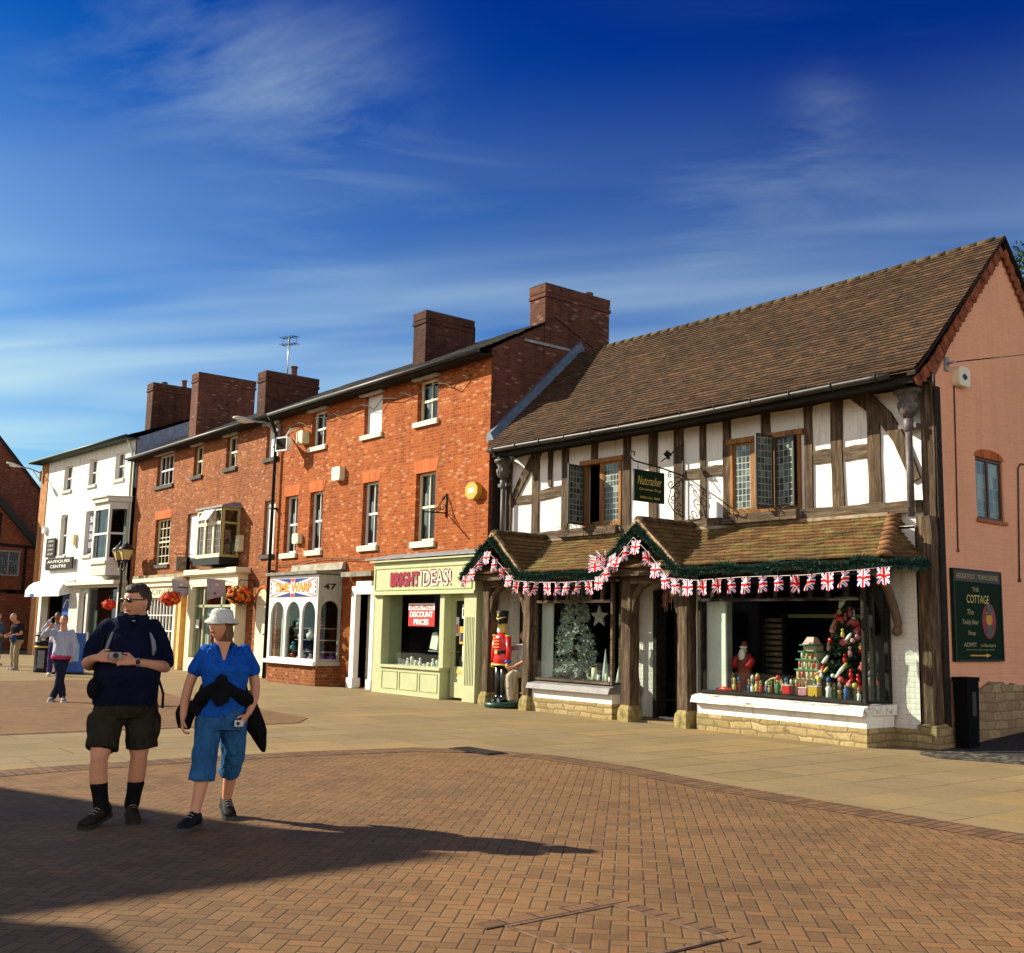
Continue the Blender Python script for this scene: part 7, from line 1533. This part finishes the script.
# ---- the man with the camera
def the_man():
    t = empty('person', (0,0,0), 'stout man in dark polo shirt and cargo shorts holding a small camera', 'person')
    hm, M = head((-.01,-.035,1.655), math.radians(-50), math.radians(3), 0, 1.10)
    b = MB(); join(b, hm)
    limb(b, [(-.01,.0,1.60),(-.02,.015,1.52),(-.03,.02,1.44)], [.080,.086,.11])
    trunk(b, lerp_prof([(.84,-.04,0,.15,.12),(.95,-.04,0,.185,.15),(1.08,-.04,-.03,.19,.17),(1.25,-.04,-.015,.18,.15),(1.40,-.04,0,.18,.12),(1.47,-.04,.01,.12,.08)]))
    ER, EL = (-.315,.02,1.17), (.235,.02,1.16); WR, WL = (-.29,-.23,1.225), (.02,-.25,1.20)
    limb(b, [(-.20,.01,1.43),(-.275,.02,1.31),ER], [.062,.056,.048]); limb(b, [(.12,.01,1.43),(.20,.02,1.31),EL], [.062,.056,.048])
    limb(b, [ER,(-.33,-.10,1.19),WR], [.048,.045,.030]); limb(b, [EL,(.17,-.12,1.17),WL], [.048,.045,.030])
    hand(b, (-.275,-.245,1.23), (.85,-.30,.08), (.3,.8,-.3), 1, .75, 1.05); hand(b, (.00,-.265,1.205), (-.85,-.2,.12), (-.3,.8,-.3), -1, .75, 1.05)
    limb(b, [(-.13,0,.88),(-.175,-.06,.66),(-.20,-.12,.50)], [.105,.09,.066]); limb(b, [(-.20,-.12,.50),(-.195,-.09,.34),(-.155,-.08,.12)], [.062,.066,.040])
    limb(b, [(.05,0,.88),(.07,.0,.66),(.085,.0,.50)], [.105,.09,.066]); limb(b, [(.085,.0,.50),(.08,.055,.34),(.06,.11,.12)], [.062,.066,.040])
    o = remesh(b, 'body', SKIN, t, .0065, 2)
    face_parts(t, M, True)
    R3 = M.to_3x3().normalized(); m = MB(); m.ball(M @ Vector((0,.022,.030)), (.091,.099,.112), 16, 12, 0, R3); m.ball(M @ Vector((0,-.030,.080)), (.068,.066,.050), 12, 8, 0, R3); m.ball(M @ Vector((0,.055,-.02)), (.070,.056,.062), 12, 8, 0, R3)
    h = remesh(m, 'hair', hairmat('short_brown_hair', (.05,.03,.018)), t, .008, 1); wrinkle(h, .004, 60, 1)
    NAVY = cloth('navy_polo', (.005,.008,.026), .3)
    m = MB(); trunk(m, lerp_prof([(.87,-.045,-.0,.235,.185),(.97,-.045,-.01,.245,.20),(1.10,-.04,-.04,.245,.215),(1.22,-.04,-.035,.235,.20),(1.34,-.04,-.01,.215,.165),(1.43,-.04,.005,.20,.13),(1.49,-.038,.01,.165,.11),(1.54,-.033,.015,.115,.095),(1.56,-.03,.015,.10,.088)]))
    for s, S, E in ((-1,(-.195,.01,1.445),ER), (1,(.115,.01,1.445),EL)):
        S, E = Vector(S), Vector(E); Mj = Vector((-.275 if s < 0 else .20, .02, 1.31)); limb(m, [S, Mj, Mj.lerp(E,.75)], [.086,.080,.074])
    sh = remesh(m, 'polo_shirt', NAVY, t, .009, 3); wrinkle(sh, .014, 7, .8); wrinkle(sh, .006, 19, .4)
    m = MB(); m.tube([(-.03+.096*math.cos(a), -.0+.092*math.sin(a), 1.545+.025*math.sin(a)) for a in np.linspace(0, 2*math.pi, 20)], .018, 8)
    for s in (-1,1): m.hexa([(-.03+s*.015,-.125,1.44),(-.03+s*.095,-.105,1.46),(-.03+s*.11,-.06,1.53),(-.03+s*.04,-.09,1.535),(-.03+s*.015,-.142,1.44),(-.03+s*.095,-.122,1.46),(-.03+s*.12,-.07,1.54),(-.03+s*.04,-.105,1.545)])
    m.build('collar', NAVY, sh)
    m = MB(); m.ball((-.03,-.088,1.51), (.030,.018,.030), 10, 8); m.build('undershirt', plain('white_undershirt', (.5,.5,.52), .9), sh)
    def strip(pts, w):
        m = MB(); R = []
        for i, p in enumerate(pts): p = Vector(p); ww = w*math.sin(math.pi*(i+.6)/(len(pts)+.2)); R.append([p+Vector((-ww,0,0)), p+Vector((0,-.008,0)), p+Vector((ww,0,0)), p+Vector((0,.01,0))])
        m.rings(R); return m
    strip([(-.17,-.150,1.42),(-.19,-.168,1.36),(-.205,-.172,1.30),(-.21,-.176,1.24)], .014).build('side_stripe', plain('grey_piping', (.20,.21,.24), .8), sh); strip([(.10,-.150,1.42),(.125,-.160,1.36),(.135,-.165,1.30),(.13,-.170,1.25)], .018).build('side_stripe', plain('grey_piping', (.20,.21,.24), .8), sh)
    SH = cloth('olive_shorts', (.028,.024,.016), .25)
    m = MB(); trunk(m, lerp_prof([(.78,-.04,.0,.20,.155),(.86,-.04,.0,.225,.185),(.97,-.04,-.005,.225,.19),(1.0,-.04,0,.2,.17)]))
    R = lambda P, rr: m.tube(*smoothpts(P, rr), 16)
    R([(-.13,0,.90),(-.165,-.04,.74),(-.192,-.10,.555)], [.125,.122,.118]); R([(.06,0,.90),(.085,.0,.74),(.10,.0,.545)], [.125,.122,.115])
    m.ball((-.285,-.01,.72), (.028,.08,.09), 10, 8); m.ball((.20,.0,.71), (.030,.09,.10), 10, 8)
    so = remesh(m, 'cargo_shorts', SH, t, .010, 3); wrinkle(so, .012, 8, .6); wrinkle(so, .006, 20, .4)
    for x, P in ((0,[(-.190,-.088,.30),(-.174,-.083,.21),(-.156,-.08,.11)]),(1,[(.078,.066,.28),(.070,.088,.20),(.06,.11,.11)])):
        m = MB(); limb(m, P, [.064,.056,.056]); m.build('sock', cloth('black_sock', (.008,.008,.009)), t)
    UP = plain('brown_suede', (.028,.018,.012), .8, .1, var=.5, scale=14); SO = plain('dark_rubber', (.02,.018,.016), .8)
    shoe(t, (-.155,-.08,.1), (-.62,-.78,0), .31, UP, SO, lift=.05); shoe(t, (.06,.11,.1), (.08,-1,0), .31, UP, SO, lift=.02)
    m = MB(); m.tube([(.012,-.245,1.20),(.028,-.240,1.199)], .036, 12); w = m.build('wristwatch', STEEL, t); m = MB(); m.ball((.018,-.280,1.204), (.018,.008,.018), 10, 6); m.build('dial', BLACK, w)
    m = MB(); m.ball((-.275,-.12,1.0), (.05,.055,.08), 12, 10); m.tube([(-.27,-.10,1.05),(-.26,-.15,1.2),(-.22,-.14,1.40)], .010, 6); bg = m.build('camera_pouch', cloth('black_pouch', (.008,.008,.009)), None); bg.parent = t; tag(bg, None)
    m = MB(); m.ball((-.02,.20,1.20), (.17,.09,.24), 14, 10); m.tube([(.20,.10,1.05),(.235,.06,.95),(.235,.05,.84)], .010, 6); m.build('backpack', cloth('black_rucksack', (.01,.011,.014)), t)
    finish(t, (-8.40,3.02,0), math.radians(72)); return t
the_man()
c = empty('camera', (0,0,0), 'small silver compact camera held at the chest by the man in the dark polo', 'camera')
m = MB(); m.box(-.182,-.100,-.345,-.322,1.228,1.275); bd = m.build('body', plain('dark_steel', (.22,.22,.23), .35, .5, metal=.7), c); m = MB(); m.tube([(-.14,-.345,1.252),(-.14,-.37,1.252)], .020, 14); m.build('lens', BLACK, bd)
finish(c, (-8.40,3.02,0), math.radians(72)); 
for o in (c,): o.location = (-8.40,3.02,0)

# ---- the woman in blue
def the_woman():
    t = empty('person', (0,0,0), 'woman in bright blue top and cropped jeans with a white sun hat', 'person')
    hm, M = head((-.02,-.025,1.485), math.radians(-44), math.radians(-3), 0, .95, True)
    b = MB(); join(b, hm)
    limb(b, [(-.015,0,1.42),(-.01,.01,1.36),(0,.015,1.30)], [.048,.050,.07])
    trunk(b, lerp_prof([(.76,.03,0,.15,.12),(.86,.035,0,.17,.14),(1.0,.035,-.01,.145,.12),(1.16,.035,-.03,.155,.13),(1.27,.03,0,.135,.10),(1.32,.015,.01,.08,.065)]))
    ER, EL = (-.225,.03,1.02), (.275,.03,1.02); WR, WL = (-.255,-.05,.80), (.225,-.09,.83)
    limb(b, [(-.115,.01,1.275),(-.175,.03,1.17),ER], [.046,.044,.038]); limb(b, [(.175,.01,1.275),(.240,.03,1.17),EL], [.046,.044,.038])
    limb(b, [ER,(-.245,.0,.91),WR], [.038,.036,.024]); limb(b, [EL,(.265,-.02,.93),WL], [.038,.036,.024])
    hand(b, (-.257,-.055,.785), (.05,-.15,-1), (1,0,0), 1, .75, .92, .02); hand(b, (.215,-.10,.815), (-.55,-.25,-.8), (-.6,.5,.3), -1, .75, .92)
    limb(b, [(-.055,0,.82),(-.075,-.05,.60),(-.088,-.09,.44)], [.10,.08,.058]); limb(b, [(-.088,-.09,.44),(-.098,-.10,.30),(-.135,-.16,.10)], [.056,.052,.034])
    limb(b, [(.12,0,.82),(.135,.06,.60),(.135,.13,.44)], [.10,.08,.058]); limb(b, [(.135,.13,.44),(.135,.20,.30),(.125,.29,.13)], [.056,.052,.034])
    remesh(b, 'body', SKIN, t, .0062, 2); face_parts(t, M, False, plain('brown_brow', (.06,.035,.02), .8))
    R3 = M.to_3x3().normalized(); HB = hairmat('light_brown_hair', (.17,.09,.036))
    m = MB(); m.ball(M @ Vector((0,.02,.02)), (.080,.088,.10), 14, 10, 0, R3); m.ball(M @ Vector((0,.045,-.07)), (.085,.060,.10), 14, 10, 0, R3)
    for s in (-1,1): m.ball(M @ Vector((s*.074,.030,-.06)), (.020,.042,.095), 10, 8, 0, R3)
    m.ball(M @ Vector((0,.06,-.13)), (.085,.045,.06), 12, 8, 0, R3); h = remesh(m, 'hair', HB, t, .008, 1); wrinkle(h, .010, 45, .3)
    m = MB(); R = []
    for r, z, dr in ((.134,.018,.010),(.130,.028,.008),(.092,.062,.002),(.088,.090,0),(.080,.120,.002),(.056,.136,0),(.01,.140,0)):
        R.append([M @ Vector(((r+dr*math.sin(3*a))*math.cos(a), .01+(r+.010)*math.sin(a), z+.014*math.sin(2*a+1)*(1 if r > .1 else .2))) for a in np.linspace(0, 2*math.pi, 29)[:-1]])
    R = [[v*1.0 for v in r] for r in R]; inner = [[M @ Vector(((r-.004)*math.cos(a), .01+(r+.004)*math.sin(a), z)) for a in np.linspace(0, 2*math.pi, 29)[:-1]] for r, z in ((.075,.075),(.088,.060),(.127,.016))]
    m.rings(inner+R, 0, True, True); m.build('sun_hat', cloth('white_cotton_hat', (.62,.64,.58), .08), t)
    BL = cloth('bright_blue_cotton', (.008,.085,.42), .15)
    m = MB(); trunk(m, lerp_prof([(.80,.035,0,.180,.150),(.90,.035,-.005,.182,.155),(1.0,.035,-.01,.168,.145),(1.09,.035,-.025,.175,.155),(1.16,.035,-.04,.182,.162),(1.24,.035,-.015,.172,.13),(1.29,.03,.0,.150,.105),(1.32,.022,.008,.115,.085),(1.34,.015,.014,.080,.066)]))
    for S, E in (((-.115,.01,1.285),ER), ((.175,.01,1.285),EL)): S, E = Vector(S), Vector(E); Mj = Vector((.240 if S.x > 0 else -.175,.03,1.17)); limb(m, [S, Mj, Mj.lerp(E,.18)], [.058,.056,.058])
    sh = remesh(m, 'blue_top', BL, t, .008, 3); wrinkle(sh, .011, 8, .8); wrinkle(sh, .005, 20, .4)
    m = MB(); m.fprism(Frame((0,-.0,0),(1,0,0),(0,-1,0)), [(-.035,1.365),(.055,1.365),(.015,1.205)], .085, .150); m.build('open_neckline', SKIN, sh)
    m = MB()
    for s in (-1,1): m.hexa([(.015+s*.008,-.150,1.205),(.015+s*.060,-.10,1.29),(.015+s*.085,-.05,1.345),(.015+s*.06,-.06,1.35),(.015+s*.025,-.163,1.20),(.015+s*.080,-.115,1.28),(.015+s*.105,-.06,1.33),(.015+s*.07,-.07,1.36)])
    m.build('collar', BL, sh)
    JN = cloth('blue_denim', (.026,.110,.26), .35)
    m = MB(); trunk(m, lerp_prof([(.70,.03,0,.165,.14),(.78,.035,0,.182,.155),(.86,.035,0,.176,.15),(.92,.035,0,.155,.13)]))
    for P, rr in (([(-.055,0,.80),(-.075,-.05,.60),(-.088,-.09,.44),(-.095,-.10,.335)], [.108,.096,.092,.104]), ([(.120,0,.80),(.135,.06,.60),(.135,.13,.44),(.13,.19,.35)], [.108,.096,.084,.088])): m.tube(*smoothpts(P, rr), 16)
    jn = remesh(m, 'cropped_jeans', JN, t, .009, 3); wrinkle(jn, .009, 9, .6); wrinkle(jn, .006, 22, .5)
    BK = cloth('black_jacket', (.007,.007,.010), .3)
    m = MB(); trunk(m, lerp_prof([(.82,.045,.07,.185,.12),(.90,.04,.05,.195,.135),(.98,.035,.03,.185,.14),(1.04,.035,.01,.172,.135)]))
    for s, zz in ((-1,.87),(1,.90)): limb(m, [(.0,-.19,1.06),(.0+s*.085,-.180,1.00),(.02+s*.155,-.120,.94),(.035+s*.175,-.02,zz)], [(.028,.030),(.030,.042),(.034,.060),(.036,.075)])
    m.ball((.0,-.20,1.06), (.045,.042,.065), 10, 8); m.tube(*smoothpts([(.0,-.20,1.05),(-.022,-.205,.97),(-.005,-.20,.885)], [(.035,.02),(.05,.02),(.03,.012)]), 10); m.tube(*smoothpts([(.0,-.20,1.05),(.028,-.205,.98),(.032,-.195,.905)], [(.035,.02),(.045,.02),(.03,.012)]), 10)
    m.tube(*smoothpts([(.20,.05,.93),(.26,.12,.80),(.33,.16,.66),(.385,.20,.50)], [(.05,.10),(.07,.10),(.07,.07),(.012,.012)]), 12)
    m.tube(*smoothpts([(0,.17,.92),(.05,.22,.75),(.10,.24,.60)], [(.16,.04),(.19,.04),(.16,.03)]), 14)
    m.tube(*smoothpts([(-.19,.03,.90),(-.235,.05,.80),(-.24,.06,.70)], [(.04,.08),(.05,.08),(.02,.05)]), 12)
    jk = remesh(m, 'tied_jacket', BK, t, .009, 2); wrinkle(jk, .008, 10, .6)
    UP = plain('black_trainer', (.010,.010,.012), .7, .15, var=.4, scale=14); SO = plain('grey_rubber', (.05,.05,.05), .8)
    shoe(t, (-.135,-.16,.1), (-.55,-.83,0), .26, UP, SO); shoe(t, (.125,.29,.1), (.15,-1,0), .26, UP, SO, lift=.06)
    m = MB(); m.tube([(-.05,-.165,1.17),(-.06,-.170,1.165),(-.07,-.168,1.17)], .004, 5); 
    finish(t, (-8.0,3.55,0), math.radians(70)); return t
the_woman()
c = empty('camera', (0,0,0), 'tiny shiny camera held low by the woman in blue', 'camera'); m = MB(); m.box(.115,.180,-.185,-.162,.735,.780); bd = m.build('body', plain('shiny_lilac_metal', (.62,.60,.75), .2, .6, metal=.5), c); m = MB(); m.tube([(.14,-.185,.757),(.14,-.20,.757)], .013, 10); m.build('lens', BLACK, bd)
finish(c, (-8.0,3.55,0), math.radians(70))

# ---- smaller, more distant people
def figure(label, loc, rz, k, sk, hair, top, bottom, shoes, J, sleeve=1.0, girth=1.0, lean=0, extra=None, bare_head=False, hyaw=0, hpitch=0):
    t = empty('person', (0,0,0), label, 'person'); g = girth
    H = J.get('head', (0,-.01,1.60)); hm, M = head(H, math.radians(hyaw), math.radians(hpitch), 0, .98); b = MB(); join(b, hm); H = Vector(H); NB = Vector(J.get('neck', (0,.01,1.42)))
    limb(b, [H+Vector((0,.01,-.08)), NB], [.052,.065])
    tr = J.get('trunk', [(.84,0,0,.14,.11),(.95,0,0,.15,.12),(1.1,0,0,.13,.11),(1.28,0,0,.155,.12),(1.40,0,.01,.10,.08)]); tr = [(z, x, y, rx*g, ry*g) for z, x, y, rx, ry in tr]; trunk(b, lerp_prof(tr))
    for s in ('R','L'):
        limb(b, [J['sh'+s], J['el'+s]], [.05,.042]); limb(b, [J['el'+s], J['wr'+s]], [.042,.028])
        W = Vector(J['wr'+s]); D = (W-Vector(J['el'+s])).normalized(); hand(b, W+D*.01, D, (0,-.6,-.4) if abs(D.z) < .7 else ((1 if s == 'R' else -1),0,0), 1 if s == 'R' else -1, .6)
        limb(b, [J['hi'+s], J['kn'+s], J['an'+s]], [.09,.06,.036])
    remesh(b, 'body', sk, t, .011, 1); face_parts(t, M, False, hair)
    R3 = M.to_3x3().normalized(); m = MB(); m.ball(M @ Vector((0,.022,.030)), (.080,.088,.098), 14, 10, 0, R3); m.build('hair', hair, t)
    m = MB(); trunk(m, lerp_prof([(z, x, y, rx+.03, ry+.028) for z, x, y, rx, ry in tr]))
    for s in ('R','L'):
        S, E, W = Vector(J['sh'+s]), Vector(J['el'+s]), Vector(J['wr'+s]); e2 = E if sleeve > .9 else S.lerp(E, .55); limb(m, [S, e2], [.068*g**.5,.060])
        if sleeve > .9: limb(m, [E, E.lerp(W,.93)], [.058,.046])
    o = remesh(m, 'top', top, t, .012, 2); wrinkle(o, .018, 9)
    m = MB(); trunk(m, lerp_prof([(z, J.get('hx', 0), 0, rx*g, ry*g) for z, rx, ry in ((.80,.155,.125),(.88,.175,.145),(.98,.16,.135))]))
    for s in ('R','L'): m.tube(*smoothpts([J['hi'+s], J['kn'+s], Vector(J['an'+s])+Vector((0,0,-.02))], [.098*g**.5,.078,.070]), 12)
    o = remesh(m, 'trousers', bottom, t, .012, 2); wrinkle(o, .016, 9)
    for s in ('R','L'): shoe(t, J['an'+s], J.get('toe'+s, (0,-1,0)), .26, shoes, plain('pale_sole', (.5,.5,.48), .8))
    if extra: extra(t)
    finish(t, loc, rz); t.scale = (k,k,k); return t
WJ = cloth('pale_blue_jacket', (.42,.48,.62), .1)
def girl_extra(t):
    m = MB(); m.tube([(0,0,.84),(0,0,.92)], [(.19,.15),(.19,.15)], 16); m.build('pink_hem', cloth('pink_shirt', (.55,.05,.16)), t)
figure('woman in pale blue jacket and dark jeans raising a hand to take a photo', (-21.2,6.25,0), math.radians(75), .93, SKIN, plain('black_hair', (.015,.012,.02), .6), WJ, cloth('dark_jeans', (.015,.02,.045)), plain('grey_trainer', (.2,.2,.2), .6),
    dict(shR=(-.17,0,1.38), elR=(-.36,-.16,1.30), wrR=(-.26,-.30,1.46), shL=(.17,0,1.38), elL=(.24,.0,1.12), wrL=(.21,-.10,.90), hiR=(-.08,0,.88), hiL=(.08,0,.88), knR=(.01,-.03,.48), knL=(.02,-.02,.48), anR=(-.10,.10,.10), anL=(.09,-.05,.10), toeR=(-.3,-1,0), toeL=(.1,-1,0)), extra=girl_extra, hyaw=-10)
figure('dark skinned person in a white and purple top holding a phone to the ear', (-31.1,9.0,0), math.radians(68), 1.0, SKIND, plain('black_hair2', (.012,.01,.01), .7), cloth('white_purple_top', (.50,.48,.58), .5), cloth('purple_trousers', (.06,.04,.14)), plain('white_trainer', (.6,.6,.6), .6),
    dict(shR=(-.18,0,1.38), elR=(-.32,-.10,1.24), wrR=(-.16,-.14,1.50), shL=(.18,0,1.38), elL=(.24,.0,1.12), wrL=(.22,-.10,.92), hiR=(-.09,0,.88), hiL=(.09,0,.88), knR=(-.10,-.03,.48), knL=(.09,-.02,.48), anR=(-.11,.0,.10), anL=(.10,.02,.10)), hyaw=-20)
def bag(t):
    m = MB(); m.ball((.10,-.18,.95), (.16,.07,.14), 12, 8); m.tube([(.0,-.12,1.05),(-.10,-.02,1.38),(.10,.06,1.36),(.2,-.02,1.1)], .012, 5); m.build('shoulder_bag', cloth('blue_bag', (.03,.07,.18)), t)
figure('grey haired man in dark shirt and khaki trousers looking down', (-34.85,8.95,0), math.radians(20), .98, SKIN, plain('grey_hair', (.42,.38,.30), .8), cloth('black_shirt', (.02,.022,.025)), cloth('khaki_trousers', (.36,.31,.20)), plain('pale_shoe', (.35,.33,.28), .7),
    dict(head=(0,-.17,1.58), neck=(0,-.02,1.42), shR=(-.18,0,1.36), elR=(-.24,-.03,1.10), wrR=(-.12,-.24,1.06), shL=(.18,0,1.36), elL=(.24,-.03,1.10), wrL=(.10,-.25,1.04), hiR=(-.09,0,.88), hiL=(.09,0,.88), knR=(-.11,-.02,.48), knL=(.10,-.05,.48), anR=(-.12,.04,.10), anL=(.10,-.02,.10)), sleeve=.5, girth=1.2, hpitch=32, extra=bag)
figure('person in blue jeans cut by the left edge of the view', (-38.2,9.2,0), math.radians(120), .98, SKIN2, plain('dark_hair3', (.03,.02,.015), .7), cloth('blue_denim_jacket', (.05,.09,.16)), cloth('faded_jeans', (.04,.08,.16)), plain('pale_shoe2', (.35,.33,.30), .7),
    dict(shR=(-.18,0,1.38), elR=(-.24,-.03,1.12), wrR=(-.14,-.22,1.04), shL=(.18,0,1.38), elL=(.24,.0,1.12), wrL=(.12,-.2,1.0), hiR=(-.09,0,.88), hiL=(.09,0,.88), knR=(-.11,-.02,.48), knL=(.10,-.02,.48), anR=(-.12,.0,.10), anL=(.11,.0,.10)))
# seated shopkeeper in the porch, one arm resting on the soldier
figure('person in pale shirt and light shorts sitting on the yellow stool', (-16.62,13.72,-.18), math.radians(-25), .98, SKIN, plain('thin_grey_hair', (.45,.36,.30), .8), cloth('pale_pink_shirt', (.62,.58,.56)), cloth('beige_shorts', (.52,.45,.34)), plain('brown_sandal', (.12,.07,.04), .7),
    dict(head=(.03,-.03,1.60), shR=(-.18,-.02,1.38), elR=(-.34,-.20,1.34), wrR=(-.40,-.34,1.30), shL=(.18,0,1.38), elL=(.24,-.05,1.12), wrL=(.12,-.26,1.0), hiR=(-.09,0,.86), hiL=(.09,0,.86), knR=(-.12,-.34,.80), knL=(.12,-.34,.80), anR=(-.12,-.30,.36), anL=(.12,-.30,.36)), sleeve=.5, girth=1.1, hyaw=-30)
print('objects', len(bpy.data.objects))
